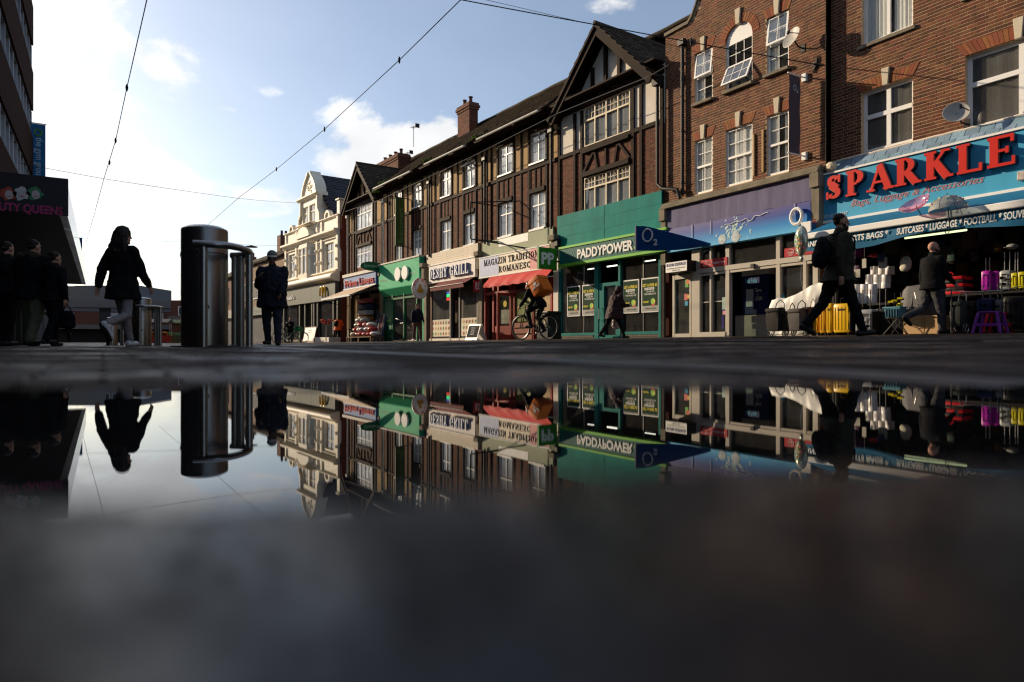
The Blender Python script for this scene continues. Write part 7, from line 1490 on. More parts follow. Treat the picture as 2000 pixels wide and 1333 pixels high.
# cyclist at the far corner, standing with bikes
p = at(567, 671, 622, 1.72); person('dark figure standing among the parked bicycles at the far restaurant', p, px_right(185), H=1.72, legs=((4, 2), (-4, 4)), arms=((25, 80), (30, 110)), abd=(14, 14), build=1.15, top='jacket', topmat=BLK, trmat=BLK, vox=.02)
# hi-vis worker in the distance
HIV = M('hivis_yellow', (.45, .62, .02), .6); p = at(336, 669.5, 647, 1.74); person('distant worker in a high visibility yellow jacket', p, px_right(150), legs=((12, 4), (-8, 6)), arms=((10, 10), (-10, 10)), top='jacket', topmat=HIV, trmat=NAVY, vox=.022)
# shoppers far off
for (u, v, vt, lb, mt) in ((476, 671, 640, 'distant shopper in pale grey between the steel post and the beanie man', M('pale_grey_cloth', (.3, .3, .33), .8)), (135, 671, 634, 'distant figure in dark clothes beyond the bag carrier', BLK), (262, 670, 640, 'distant dark figure near the second steel post', BLK)):
    p = at(u, v, vt, 1.7); person(lb, p, px_right(R.choice((0, 170, 90))), legs=((14, 4), (-12, 12)), arms=((12, 12), (-12, 12)), top='jacket', topmat=mt, trmat=BLK, vox=.024)
# ================================================================== bicycles
def bicycle(label, loc, rz, col, sc_=1.0, group=None, fat=1.0):
    t = thing('bicycle', label, 'bicycle', loc, rz, group); mf_ = M('bike_'+str(int(col[0]*100)+int(col[1]*10)), col, .35, var=.05); r_ = .34
    for yy in (-.52, .52):
        w_ = MB().tube([(0, yy+r_*math.cos(2*PI*i/36), r_+.02+r_*math.sin(2*PI*i/36)) for i in range(36)], .021*fat, 8, closed=True).build('wheel', m_black, t, smooth=True)
        m = MB().tube([(0, yy+(r_-.03)*math.cos(2*PI*i/36), r_+.02+(r_-.03)*math.sin(2*PI*i/36)) for i in range(36)], .009, 6, closed=True)
        for k in range(18): a = 2*PI*k/18; m.tube([(.02*(-1)**k, yy, r_+.02), (0, yy+(r_-.03)*math.cos(a), r_+.02+(r_-.03)*math.sin(a))], .0016, 3)
        m.tube([(-.05, yy, r_+.02), (.05, yy, r_+.02)], .018, 8); m.build('spokes', m_steelb, w_, smooth=True)
        MB().tube([(0, yy+(r_+.04)*math.cos(a), r_+.02+(r_+.04)*math.sin(a)) for a in [rad(20+i*14) for i in range(10)]], .014, 5).build('mudguard', m_black, t, smooth=True)
    A_, B_, C_, D_, E_ = (0, -.52, .36), (0, -.08, .29), (0, -.22, .82), (0, .36, .86), (0, .40, .74)
    MB().tube([B_, C_], .017, 8).tube([B_, E_], .022, 8).tube([C_, D_], .016, 8).tube([(.03, -.52, .36), B_], .011, 6).tube([(-.03, -.52, .36), B_], .011, 6).tube([(.03, -.52, .36), C_], .009, 6).tube([(-.03, -.52, .36), C_], .009, 6).tube([D_, E_], .02, 8).build('frame', mf_, t, smooth=True)
    MB().tube([E_, (.045, .44, .7), (.045, .52, .36)], .013, 6).tube([E_, (-.045, .44, .7), (-.045, .52, .36)], .013, 6).build('fork', m_black, t, smooth=True)
    MB().tube([D_, (0, .35, 1.0)], .014, 7).tube([(-.3, .28, 1.02), (-.15, .36, 1.03), (.15, .36, 1.03), (.3, .28, 1.02)], .012, 7).build('handlebar', m_black, t, smooth=True)
    MB().tube([C_, (0, -.25, .95)], .012, 6).ell((0, -.25, .97), (.07, .13, .03), 12, 6).build('saddle', m_black, t, smooth=True)
    MB().lathe([(0, -.006), (.09, -.006), (.09, .006), (0, .006)], n=20).xf(Matrix.Translation((.05, -.08, .29)) @ Matrix.Rotation(PI/2, 4, 'Y')).tube([(.07, -.08, .29), (.07, .04, .17)], .009, 6).tube([(-.07, -.08, .29), (-.07, -.2, .41)], .009, 6).box(.07, .15, .01, .07, .155, .175).box(-.15, -.07, -.23, -.17, .40, .42).build('crank', m_steelb, t)
    MB().box(-.05, .05, -.60, -.28, .74, .755).tube([(0, -.52, .4), (0, -.55, .74)], .008, 5).build('rack', m_black, t)
    t.scale = (sc_,)*3; return t
# courier
s = (665-545)/1.78; p = gpt(1044, s); p = gpt(1044, 67); p.z = gz(p.x, p.y); hdg = px_right(-48)
bicycle('black delivery bicycle with red detail ridden by the courier', p, hdg, (.03, .03, .03), fat=1.3)
pr, J, UP, k = person('cycling courier in black leaning over the handlebars', p, hdg, H=1.75, lean=38, legs=((62, 78), (28, 62)), feet=(0, -20), arms=((30, 14), (30, 14)), abd=(6, 6), head=(-24, 0), top='jacket', topmat=BLK, trmat=BLK, hair='none', hat=BLK, loft=.0, vox=.012, collar=False)
pr.location = p+Matrix.Rotation(hdg, 3, 'Z') @ Vector((0, -.22, .17))
DB = thing('delivery_box', 'large orange insulated delivery box on the courier\'s back', 'delivery bag', pr.location.copy(), hdg); T_ = Matrix.Translation(UP((0, -.32, 1.32))) @ Matrix.Rotation(rad(-30), 4, 'X'); m_dor = M('delivery_orange', (.62, .145, .012), .55, var=.08)
MB().box(-.23, .23, -.2, .22, -.25, .27).xf(T_).build('box', m_dor, DB, bevel=.03, smooth=True); MB().box(-.235, .235, -.205, .225, .14, .15).xf(T_).build('seam', M('seam_dark', (.25, .06, .01), .6), DB)
for s in (-1, 1): 
    vs, fs = textmesh('JUST EAT', .075, .003, .002); w_ = max(v[0] for v in vs)/2; MB().add([(s*.237+s*v[2], -s*(v[0]-w_)*-1, v[1]-.06) for v in vs], fs).xf(T_).build('lettering', m_whitel, DB)
    MB().prism([(-.05, .0), (.05, 0), (.05, .05), (.07, .05), (0, .11), (-.07, .05), (-.05, .05)], lambda a, b, c: (c, a, b+.02), s*.232, s*.238).xf(T_).build('emblem', m_whitel, DB)
for (u, lb, c, rz) in ((551, 'left parked bicycle outside the far restaurant', (.03, .03, .03), 30), (562, 'middle parked bicycle leaning by the standing figure', (.25, .25, .25), 70), (579, 'right parked bicycle with a green box by the window', (.02, .2, .08), 50)):
    p = gpt(u, 28.5); p.z = gz(p.x, p.y); bicycle(lb, p, px_right(rz), c, group='bicycles parked by the restaurant')
GB = gpt(583, 28.3); GB.z = gz(GB.x, GB.y)+.78; t = thing('delivery_crate', 'green delivery crate on the right parked bicycle', 'crate', GB, .5); MB().box(-.2, .2, -.2, .2, 0, .3).build('tub', M('crate_green', (.01, .2, .07), .5), t, bevel=.02); MB().box(-.21, .21, -.21, .21, .3, .33).build('lid', M('crate_green'), t)
# ================================================================== left side: office block with canopy
m_sp = M('brown_spandrel', (.045, .021, .015), .95, spec=.02, var=.15, scale=2); m_cf = M('canopy_white', (.8, .8, .8), .3, var=.03, coat=.6); m_sof = M('soffit_panel', (.10, .10, .105), .5, var=.12); m_wf = M('aluminium_frame', (.25, .25, .27), .35, metal=.5)
TW = thing('office_block', 'tall brown banded office block with long window strips at the left edge', 'building', (-2.9, 38.8, 0)); X0 = 0
ORG[TW.name] = Vector((-2.9, 38.8, 0)); TX, TY0, TY1 = -2.9, 12.0, 38.8
MB().box(TX-14, TX-.35, TY0, TY1-.05, .1, 20.2).build('core_wall', m_room, TW)
for i in range(5):
    z0 = 4.88+i*3.05; 
    for j in range(9): a = TY1-2.98*(j+1)+.0; b = TY1-2.98*j-.012; MB().box(TX-.3, TX+.14, a, b, z0, z0+1.77).build('spandrel_panel', m_sp, TW)
    MB().box(TX-14, TX-.3, TY1-.04, TY1+.1, z0, z0+1.77).build('spandrel_panel', m_sp, TW)
    wz0, wz1 = z0+1.77, z0+3.05; MB().box(TX-.3, TX+.06, TY0, TY1, wz0, wz0+.05).box(TX-.3, TX+.06, TY0, TY1, wz1-.05, wz1).build('window_rail', m_wf, TW)
    for j in range(21):
        y = TY1-j*1.27; fr = MB().box(TX-.25, TX+.08, y-.045 if j else y-.1, y, wz0+.052, wz1-.052).build('window_mullion', m_wf, TW)
        if j < 20: MB().quad((TX-.05, y-1.27, wz0+.05), (TX-.05, y-.05, wz0+.05), (TX-.05, y-.05, wz1-.05), (TX-.05, y-1.27, wz1-.05)).build('pane', g_dark, TW)
MB().box(TX-.36, TX-.32, TY0, TY1, 3.9, 4.88).build('lower_wall', m_sp, TW)
# ground floor shops under the canopy
GF = thing('shopfront', 'dark shopfronts under the wide canopy at the left edge', 'shopfront', (TX, 28, 0)); ORG[GF.name] = Vector((TX, 28, 0))
MB().box(TX-.3, TX-.2, TY0, TY1, .0, 3.0).build('interior_wall', m_room, GF)
for j in range(12): y = TY1-j*2.25; MB().box(TX-.15, TX+.05, y-.1, y, .04, 3.0).build('post', m_black if j != 7 else m_wf, GF)
for j in range(11): y = TY1-j*2.25; MB().quad((TX-.05, y-2.25, .3), (TX-.05, y-.1, .3), (TX-.05, y-.1, 2.8), (TX-.05, y-2.25, 2.8)).build('pane', g_shop, GF)
CN = thing('canopy', 'long flat canopy with white edge and grey soffit over the left pavement', 'canopy', (-1.8, 28, 3)); ORG[CN.name] = Vector((-1.8, 28, 3)); CX = -.68
for j in range(16): y = 18.5+j*1.27; 
for j in range(16):
    y = 18.5+j*1.27
    for k, (a, b) in enumerate(((TX+.06, -1.9), (-1.885, CX-.16))): MB().box(a, b, y, y+1.255, 3.0, 3.03).build('soffit_panel', m_sof, CN)
for j in range(8): y = 18.46+j*2.55; MB().box(CX-.15, CX, y, y+2.54, 3.0, 3.72).build('edge_panel', m_cf, CN)
MB().box(TX-.3, CX-.15, 18.46, TY1+.2, 3.6, 3.7).build('deck', m_sp, CN); MB().box(TX-.3, CX, TY1+.06, TY1+.2, 3.0, 3.6).build('end_panel', m_cf, CN)
BQ = thing('fascia_sign', 'black salon sign with pink capitals and three painted heads at the far left', 'sign', (-2, 18.4, 3)); ORG[BQ.name] = Vector((-2, 18.4, 3))
MB().box(-4.2, CX+.02, 18.3, 18.45, 2.98, 3.80).build('board', M('sign_black', (.018, .016, .02), .5), BQ)
m_pk2 = M('letter_pink', (.36, .03, .13), .5)
def fy(u): # x on plane Y=18.3 for pixel u
    th = math.atan((u-1000)/FPX)+YAW; return 18.3*math.tan(th)
def fzz(u, v): x = fy(u); return CZ+(675-v)*(x*SY+18.3*CY)/FPX
vs, fs = textmesh('BEAUTY QUEENS', 1, .004, .03); b_ = max(v[0] for v in vs); x1_ = fy(123); x0_ = fy(-40); k = (x1_-x0_)/b_; z_ = fzz(60, 416)
MB().add([(x0_+v[0]*k, 18.292-v[2], z_+v[1]/.73*.185) for v in vs], fs).build('lettering', m_pk2, BQ)
for i, (u, hc) in enumerate(((16, (.35, .06, .03)), (42, (.5, .5, .5)), (68, (.05, .22, .10)))):
    x, z = fy(u), fzz(u, 379); 
    MB().prism([(x+.15*math.cos(a*PI/8)*(1+.25*math.sin(a*2.3+i)), z+.14*math.sin(a*PI/8)*(1+.2*math.cos(a*1.7))) for a in range(16)], lambda p, q, s: (p, s, q), 18.285, 18.3).build('painted_hair', M('hair_print%d' % i, hc, .5), BQ)
    MB().prism([(x+.02+.075*math.cos(a*PI/6), z-.02+.1*math.sin(a*PI/6)) for a in range(12)], lambda p, q, s: (p, s, q), 18.280, 18.285).build('painted_face', M('face_print', (.5, .42, .40), .5), BQ)
    MB().box(x-.02, x+.05, 18.277, 18.28, z-.065, z-.05).build('painted_mouth', m_pk2, BQ)
# gym banner on the far corner and the blue strip below
def gx(u, Y): th = math.atan((u-1000)/FPX)+YAW; return Y*math.tan(th)
GY = 38.6; x0_, x1_ = gx(60.5, GY), gx(89, GY); sG = FPX/(x0_*SY+GY*CY); z1 = CZ+(675-241)/sG; z0 = CZ+(675-372)/sG
GB2 = thing('hanging_banner', 'blue vertical gym banner with green ring on the office block corner', 'banner', (x0_, GY, z0)); ORG[GB2.name] = Vector((x0_, GY, z0))
MB().box(x0_, x1_, GY-.02, GY+.02, z0, z1).build('cloth', M('gym_blue', (.015, .11, .27), .6, var=.1), GB2); MB().tube([(x0_-.1, GY, z1+.03), (x1_+.04, GY, z1+.03)], .02, 6).build('bar', m_iron, GB2)
vs, fs = textmesh('the gym group', 1, .5, .01); a_ = max(v[0] for v in vs); k = (z1-z0)*.62/a_
MB().add([((x0_+x1_)/2-.08+v[1]*.38, GY-.02-(v[2]+.5)*.006, z1-.62-v[0]*k) for v in vs], fs).build('lettering', M('gym_pale', (.35, .48, .55), .5), GB2)
MB().tube([((x0_+x1_)/2+.14*math.cos(2*PI*i/22), GY-.03, z1-.40+.14*math.sin(2*PI*i/22)) for i in range(22)], .03, 6, closed=True).build('ring_emblem', M('gym_green', (.10, .28, .03), .5), GB2)
BS2 = thing('blade_sign', 'small blue upright sign at the far end of the white canopy edge', 'sign', (gx(156, 37), 37, 3)); ORG[BS2.name] = Vector((gx(156, 37), 37, 3)); MB().box(gx(152, 37), gx(161, 37), 37, 37.1, 3.9, 5.0).build('panel', MATS['gym_blue'], BS2); MB().box(gx(150, 37), gx(151.8, 37), 37.0, 37.1, 3.9, 5.0).build('edge', m_cf, BS2)
# ================================================================== steel power pillars with hoop rails
def pillar(label):
    c = gpt(400, 209); t = thing('service_pillar', label, 'steel post', (c.x, c.y, gz(c.x, c.y)), 0, 'steel pillars with hoop rails')
    o0 = Vector((c.x, c.y, 0)); L = lambda u, s: gpt(u, s)-o0
    MB().lathe([(.0, 0), (.203, 0), (.203, 1.08), (.198, 1.095), (.15, 1.12), (.08, 1.133), (.0, 1.137)], n=64).build('cylinder', m_steel, t, smooth=True)
    MB().lathe([(.0, -.012), (.29, -.012), (.29, .012), (.24, .016), (.0, .016)], n=40).build('base_plate', m_iron, t, smooth=True)
    MB().lathe([(.2045, .86), (.2045, .866)], n=64).build('seam', m_black, t); 
    q = Vector((-math.cos(YAW)*.2, math.sin(YAW)*.2, .86)); MB().ell(q, (.03, .03, .045), 12, 8).build('lock_cover', m_iron, t, smooth=True)
    MB().box(-.012, .012, -.212, -.2, .35, .38).build('key_hole', m_iron, t)
    pts = [L(378, 223), L(398, 222.5), L(430, 221), L(456, 217), L(476, 211.5), L(487, 205.5), L(489, 201), L(482, 198.5), L(468, 197.5), L(452, 197)]
    def sm(p, n=3):
        for _ in range(n): p = [p[0]]+[x for a, b in zip(p, p[1:]) for x in (a.lerp(b, .25), a.lerp(b, .75))]+[p[-1]]
        return p
    MB().tube([(p.x, p.y, .905) for p in sm(pts)], .032, 12).build('top_rail', m_steelb, t, smooth=True)
    for q in (L(398, 222), L(487, 205), L(459, 197.3), L(471, 198.5)): MB().tube([(q.x, q.y, -.01), (q.x, q.y, .89)], .034, 14).build('post', m_steelb, t, smooth=True)
    return t
P0 = pillar('big brushed steel service pillar with curved hoop rail in the foreground')
for (u, s, lb) in ((277, 84, 'second steel service pillar with hoop rail, beside the walking woman'), (219, 49, 'third and smallest steel service pillar, behind the walking woman')):
    q = gpt(u, s); copytree(P0, (q.x, q.y, gz(q.x, q.y)), label=lb)
# ================================================================== overhead wires
def P3(u, v, s): q = gpt(u, s); q.z = CZ+(675-v)/s; return q
def wire(label, pts, r=.012, sag=.0, knobs=(), ext=0):
    P_ = [P3(*p) for p in pts]
    if ext: d_ = P_[0]-P_[1]; d_.z *= .15; P_.insert(0, P_[0]+d_.normalized()*ext)
    o = P_[0]; t = thing('overhead_wire', label, 'wire', o); out = []
    for a, b in zip(P_, P_[1:]):
        for i in range(6): q = a.lerp(b, i/6); q.z -= sag*(1-(2*i/6-1)**2)*(b-a).length/10; out.append(q-o)
    out.append(P_[-1]-o); MB().tube(out, r, 6).build('cable', m_wire, t)
    for k in knobs: q = P3(*k)-o; f = 90/k[2]; MB().lathe([(.01, -.10), (.032, -.04), (.036, .03), (.012, .10)], n=8).xf(Matrix.Translation(q)).build('insulator', m_wire, t, smooth=True)
    return t
wire('long wire with small knobs running down the street over the left pavement', [(302, -60, 104), (287, 0, 96), (248, 172, 72), (226, 275, 57), (203, 350, 46), (184, 420, 36), (170, 468, 29.5), (150, 560, 16)], .011, 0, [(248, 172, 72), (226, 275, 57), (214, 318, 51)], ext=30)
wire('wire slanting down across the middle of the sky', [(960, -60, 92), (900, 0, 84), (780, 118, 70), (634, 253, 53), (540, 331, 43), (466, 387, 36), (415, 432, 30.5), (310, 520, 19)], .012, .0, [(780, 118, 70), (634, 253, 53), (540, 331, 43)], ext=12)
wire('cross wire from the office block to the cream building', [(-40, 305, 52), (0, 312, 51), (205, 350, 46), (466, 388, 36), (590, 397, 23)], .009, .02)
wire('far cross wire carrying a small hanging lamp', [(150, 466, 29.5), (350, 473, 27), (490, 479, 24), (556, 480, 21)], .010, .01)
wire('taut wire from the top of the sky to the brick wall anchor', [(880, -4, 86), (900, 0, 85), (1170, 50, 82), (1594, 126.5, FPX/FO.hit(1594, .05)[1])], .012, .015, [(1350, 82, 80)], ext=14)
wire('second thin wire close above the taut one', [(905, -10, 85), (1000, 12, 84), (1200, 58, 81), (1420, 118, 79)], .005, .02)
FWc = thing('facade_cable', 'thin cable strung along the front of the half timbered terrace', 'wire', FT.m @ Vector((-.9, 27, 8.4))); o = FWc.location.copy(); m = MB()
m.tube([(FT.m @ Vector((-.95, FT.Y(u, .95), FT.Z(u, v, .95)))) - o for u, v in ((674, 414), (740, 392), (830, 350), (925, 305), (1010, 262), (1090, 222), (1180, 185), (1268, 150), (1305, 128))], .014, 5); m.build('cable', M('grey_cable', (.12, .12, .12), .5), FWc)
LP = P3(491, 479, 24); t = thing('hanging_lamp', 'small dark saucer street lamp on the far cross wire', 'lamp', LP); MB().lathe([(.03, 0), (.12, -.05), (.5, -.13), (.5, -.17), (.1, -.2), (.0, -.2)], n=20).build('shade', m_wire, t, smooth=True)
# ================================================================== street goods
def aboard(F_, u0, u1, vt, out, label, face, words, frame_mat):
    um = (u0+u1)/2; y0, y1 = F_.Y(u1, out), F_.Y(u0, out); q = F_.m @ Vector((-out, (y0+y1)/2, 0)); g = gz(q.x, q.y); H = F_.Z(um, vt, out)-g; t = fthing('sandwich_board', label, 'board', F_, (-out, (y0+y1)/2, g))
    for s in (-1, 1): MB().prism([(-out+s*.02, g+H), (-out+s*.05, g+H), (-out+s*.26, g), (-out+s*.23, g)], lambda p, q_, a: (p, a, q_), y0, y1).build('panel', frame_mat, t)
    T_ = [(-out-.055-.21*.06/H, g+H-.06), (-out-.055-.21*(H-.12)/H, g+.12)]
    MB().add([(T_[0][0]-.004, y0+.05, T_[0][1]), (T_[0][0]-.004, y1-.05, T_[0][1]), (T_[1][0]-.006, y1-.05, T_[1][1]), (T_[1][0]-.006, y0+.05, T_[1][1])], [(0, 1, 2, 3)]).build('face', face, t)
    for i, wd_ in enumerate(words):
        z = g+H*(.74-.13*i); x = -out-.064-.21*(g+H-z)/H-.004; facetext(wd_, m_whitel if face is not m_whitel else m_dk, t, x, (y0+y1)/2+(y1-y0)*.17, (y0+y1)/2-(y1-y0)*.17, z, .045, .002)
aboard(FT, 918, 941, 634, .5, 'black menu sandwich board outside the grill', m_dk, ('MENU', 'GRILL', 'WRAPS', 'KEBAB'), m_whitel)
aboard(FM, 598, 620, 639, .8, 'white poster sandwich board outside the restaurant', m_whitel, ('NEW', 'MENU'), M('board_wood', (.10, .05, .03), .6))
LB = gpt(1072, 54); LB.z = gz(LB.x, LB.y); t = thing('litter_bin', 'black litter bin with pale notices behind the courier bicycle', 'bin', LB, rad(3)); MB().box(-.3, .3, -.34, .34, 0, .9).build('body', m_black, t, bevel=.02); MB().box(-.33, .33, -.37, .37, .9, 1.0).build('lid', m_black, t, bevel=.03)
for y_ in (-.15, .15): MB().box(-.306, -.3, y_-.05, y_+.05, .55, .75).build('notice', M('notice_buff', (.5, .4, .2), .6), t)
# linen goods
def gpF(F_, u, out): q = F_.m @ Vector((-out, F_.Y(u, out), 0)); return Vector((q.x, q.y, gz(q.x, q.y)))
PT = gpF(FT, 712, 1.0); t = thing('display_table', 'low pallet table of folded bedding outside the linen shop', 'table', PT, FT.phi); MB().box(-.4, .4, -1.9, 1.9, .25, .3).build('table_top', M('pallet_wood', (.16, .09, .05), .8), t)
for y_ in (-1.8, 0, 1.8):
    for x_ in (-.35, .35): MB().box(x_-.04, x_+.04, y_-.04, y_+.04, 0, .25).build('leg', M('pallet_wood'), t)
bc = [('white', (.62, .6, .58)), ('red', (.38, .02, .025)), ('rose', (.5, .16, .18)), ('cream', (.55, .46, .36)), ('grey', (.24, .24, .26)), ('dark red', (.18, .015, .02))]
pos = [(-1.6, 0, 0), (-1.0, 0, 1), (-.4, 0, 2), (.2, 0, 1), (.8, 0, 5), (1.4, 0, 3), (-1.3, 1, 1), (-.7, 1, 0), (-.1, 1, 4), (.5, 1, 0), (1.1, 1, 1), (-1.0, 2, 0), (-.4, 2, 2), (.2, 2, 1), (.8, 2, 0), (-.1, 3, 4), (.5, 3, 0)]
for i, (yy, lv, ci) in enumerate(pos):
    q = PT+Matrix.Rotation(FT.phi, 3, 'Z') @ Vector((R.uniform(-.08, .05), yy, .31+lv*.27)); nm, cc = bc[ci]; o = MB().ell((0, 0, .135), (.3, .32, .15), 14, 9).disp(.03, 6).build('bedding_pack', M('bedding_'+nm.replace(' ', '_'), cc, .35, var=.15, coat=.3), None, smooth=True, origin=(0, 0, 0)); o.location = q; o.rotation_euler = (0, 0, R.uniform(-.3, .3))
    tagit(o, label='%s bedding pack, %s in the %s row of the heap' % (nm, ('near right end' if yy < -1 else 'right of centre' if yy < -.3 else 'at the middle' if yy < .3 else 'left of centre' if yy < 1 else 'near left end'), ('bottom', 'second', 'third', 'top')[lv]), category='bedding', group='bedding packs heaped on the pallet table')
for i in range(9):
    q = gpF(FT, 724+i*2.7, .35); c_ = [(.12, .1, .1), (.3, .05, .05), (.4, .33, .25), (.05, .06, .12), (.45, .42, .38)][i % 5]; nm = ('charcoal', 'red', 'tan', 'navy', 'pale')[i % 5]
    o = MB().tube([(0, 0, 0), (.28, .05, 1.5+R.uniform(-.25, .25))], .07, 10).build('fabric_roll', M('roll_'+nm, c_, .8, var=.15), None, smooth=True, origin=(0, 0, 0)); o.location = q; tagit(o, label='%s fabric roll leaning %s outside the linen shop' % (nm, ('at the left', 'second from left', 'third from left', 'fourth from left', 'in the centre', 'fourth from right', 'third from right', 'second from right', 'at the right end')[i]), category='fabric roll', group='fabric rolls leaning by the linen shop')
for (u, lb, cc) in ((683, 'long cream curtain hanging at the left of the linen shop', (.5, .40, .26)), (699, 'second cream curtain hanging inside the linen shop opening', (.45, .36, .25))):
    y = FT.Y(u, .1); t = fthing('hanging_curtain', lb, 'curtain', FT, (-.15, y, 1.2)); n = 10; m = MB(); r1 = [(-.15+.05*math.sin(i*1.7), y-.32+.064*i, 1.1) for i in range(n+1)]; r2 = [(-.15+.03*math.sin(i*1.7), y-.3+.06*i, 3.2) for i in range(n+1)]; m.add(r1+r2, [(i, i+1, n+2+i, n+1+i) for i in range(n)]); m.build('cloth', M('curtain_cream', cc, .85), t, smooth=True)
BXp = gpF(FT, 714, .3); t = thing('shelf_unit', 'upright rack of dark and orange bedding inside the linen shop', 'rack', BXp, FT.phi)
for i in range(5): MB().box(-.25, .25, -.7, .7, .9+i*.36, 1.2+i*.36).build('folded_stock', M('stock%d' % i, [(.04, .05, .08), (.3, .14, .03), (.3, .3, .3), (.02, .03, .06), (.35, .05, .05)][i], .6), t, bevel=.06, smooth=True)
t = thing('stone_planter', 'low pale concrete planter by the restaurant window', 'planter', gpF(FM, 640, 1.0), FM.phi); MB().box(-.4, .4, -1.2, 1.2, 0, .32).build('trough', m_white_r, t, bevel=.03)
q = gpF(FM, 637, 1.6); t = thing('flower_stand', 'small stand with red and yellow blooms left of the orange jacket', 'flower stand', q); MB().tube([(0, 0, 0), (0, 0, 1.25)], .03, 6).build('pole', m_upvc, t); mm = MB()
for i in range(24): mm.ell((R.uniform(-.3, .3), R.uniform(-.4, .4), 1.3+R.uniform(-.1, .15)), (.08, .08, .07), 6, 4)
mm.build('blooms', M('bloom_red', (.5, .04, .02), .6, var=.6, scale=10), t, smooth=True)
# ================================================================== far end of the street
def bldg(label, F0, x0, x1, y0, y1, z1, mat, wins, name='far_building', roof=None, wmat=None):
    t = thing(name, label, 'building', frame=F0); MB().box(x0, x1, y0, y1, .2, z1).build('wall', mat, t)
    for (a, b, c, d) in wins:      # on face y=y0, between x a..b
        f_ = MB().box(a, b, y0-.05, y0-.004, c, d).build('window', wmat or m_upvc, t); MB().box(a+.12, b-.12, y0-.06, y0-.045, c+.12, d-.12).build('pane', M('far_glass', (.03, .035, .045), .5, spec=.15), f_)
    return t
def camF(dep, u): q = gpt(u, FPX/dep); return Matrix.Translation((q.x, q.y, 0)) @ Matrix.Rotation(-YAW, 4, 'Z')     # x = to the right, y = away
m_gblk = M('far_grey_block', (.13, .13, .145), .8, var=.08); m_rb = M('far_red_brick', (.13, .055, .035), .85, var=.15, scale=2, dirt=.2); m_conc = M('concrete_band', (.15, .14, .132), .8, var=.08); m_cb = M('far_tan_brick', (.24, .15, .09), .85, var=.15)
D1 = 150; s1 = FPX/D1; F1 = camF(D1, 146)
W_ = []
for j in range(3):
    for i in range(9): W_.append((.5+i*1.55, 1.5+i*1.55, 12.8-(j+1)*2.3, 12.8-(j+1)*2.3+1.5))
bldg('distant grey apartment block with rows of square windows above the curved parade', F1, 0, 14.3, 0, 14, 13.2, m_gblk, W_, 'apartment_block', wmat=M('far_window_surround', (.34, .34, .35), .7))
# curved parade
PR = thing('curved_parade', 'low curved brick parade with pale concrete bands at the street end', 'building', frame=camF(92, 92)); n = 14; s2 = FPX/92
def arc_pt(t_): return (t_*18.8, 9*t_**1.6*0+6*math.sin(t_*PI)*.35+4*t_)
zt = [(675-582)/s2, (675-612)/s2]
for i in range(n):
    a, b = arc_pt(i/n), arc_pt((i+1)/n); z1 = 6.6-.12*i*0
    def seg(zb, zt_, off, mat, nm): MB().add([(a[0], a[1]-off, zb), (b[0], b[1]-off, zb), (b[0], b[1]+1, zb), (a[0], a[1]+1, zb), (a[0], a[1]-off, zt_), (b[0], b[1]-off, zt_), (b[0], b[1]+1, zt_), (a[0], a[1]+1, zt_)], [(0,3,2,1),(4,5,6,7),(0,1,5,4),(1,2,6,5),(2,3,7,6),(3,0,4,7)]).build(nm, mat, PR)
    seg(2.9, 5.3, 0, m_rb if i % 4 else M('dark_post', (.03, .03, .035), .6), 'wall'); seg(5.3, 6.3, .25, m_conc, 'concrete_band'); seg(2.3, 2.9, .8, m_conc, 'canopy_band'); seg(.3, 2.3, -.6, m_room, 'shop_recess'); seg(4.75, 5.25, .06, m_gblk if i % 4 else m_room, 'window_strip')
    if i % 2: seg(3.2, 4.6, .1, M('far_window', (.35, .36, .38), .3), 'window') if i in (1, 5, 9, 13) else None
MB().box(-1.5, 3.2, 4, 8, 4, 8.4).build('stair_tower', m_conc, PR)
D3 = 84; F3 = camF(D3, 286); s3 = FPX/D3
t = bldg('flat roofed dark red brick building with a small chimney left of the steel pillar', F3, 0, 6.5, 6, 14, 6.0, m_rb, [(1.0+i*1.5, 2.0+i*1.5, 4.0, 5.2) for i in range(3)], 'brick_building'); MB().box(1.6, 2.2, 8, 8.8, 6.0, 6.7).build('chimney', m_rb, t); MB().box(4.3, 6.5, 5.8, 10, 0.2, 6.6).build('end_tower', m_gblk, t)
MB().box(0, 8.5, 5.2, 6.0, 3.1, 3.9).build('concrete_band', m_conc, t); MB().box(0, 8.5, 5.4, 6, .9, 1.7).build('stall_band', m_conc, t)
MB().box(6.5, 22, 9, 16, .2, 5.5).build('wing', m_rb, t); MB().box(6.4, 22, 8.7, 9, 3.2, 3.9).build('concrete_band', m_conc, t)
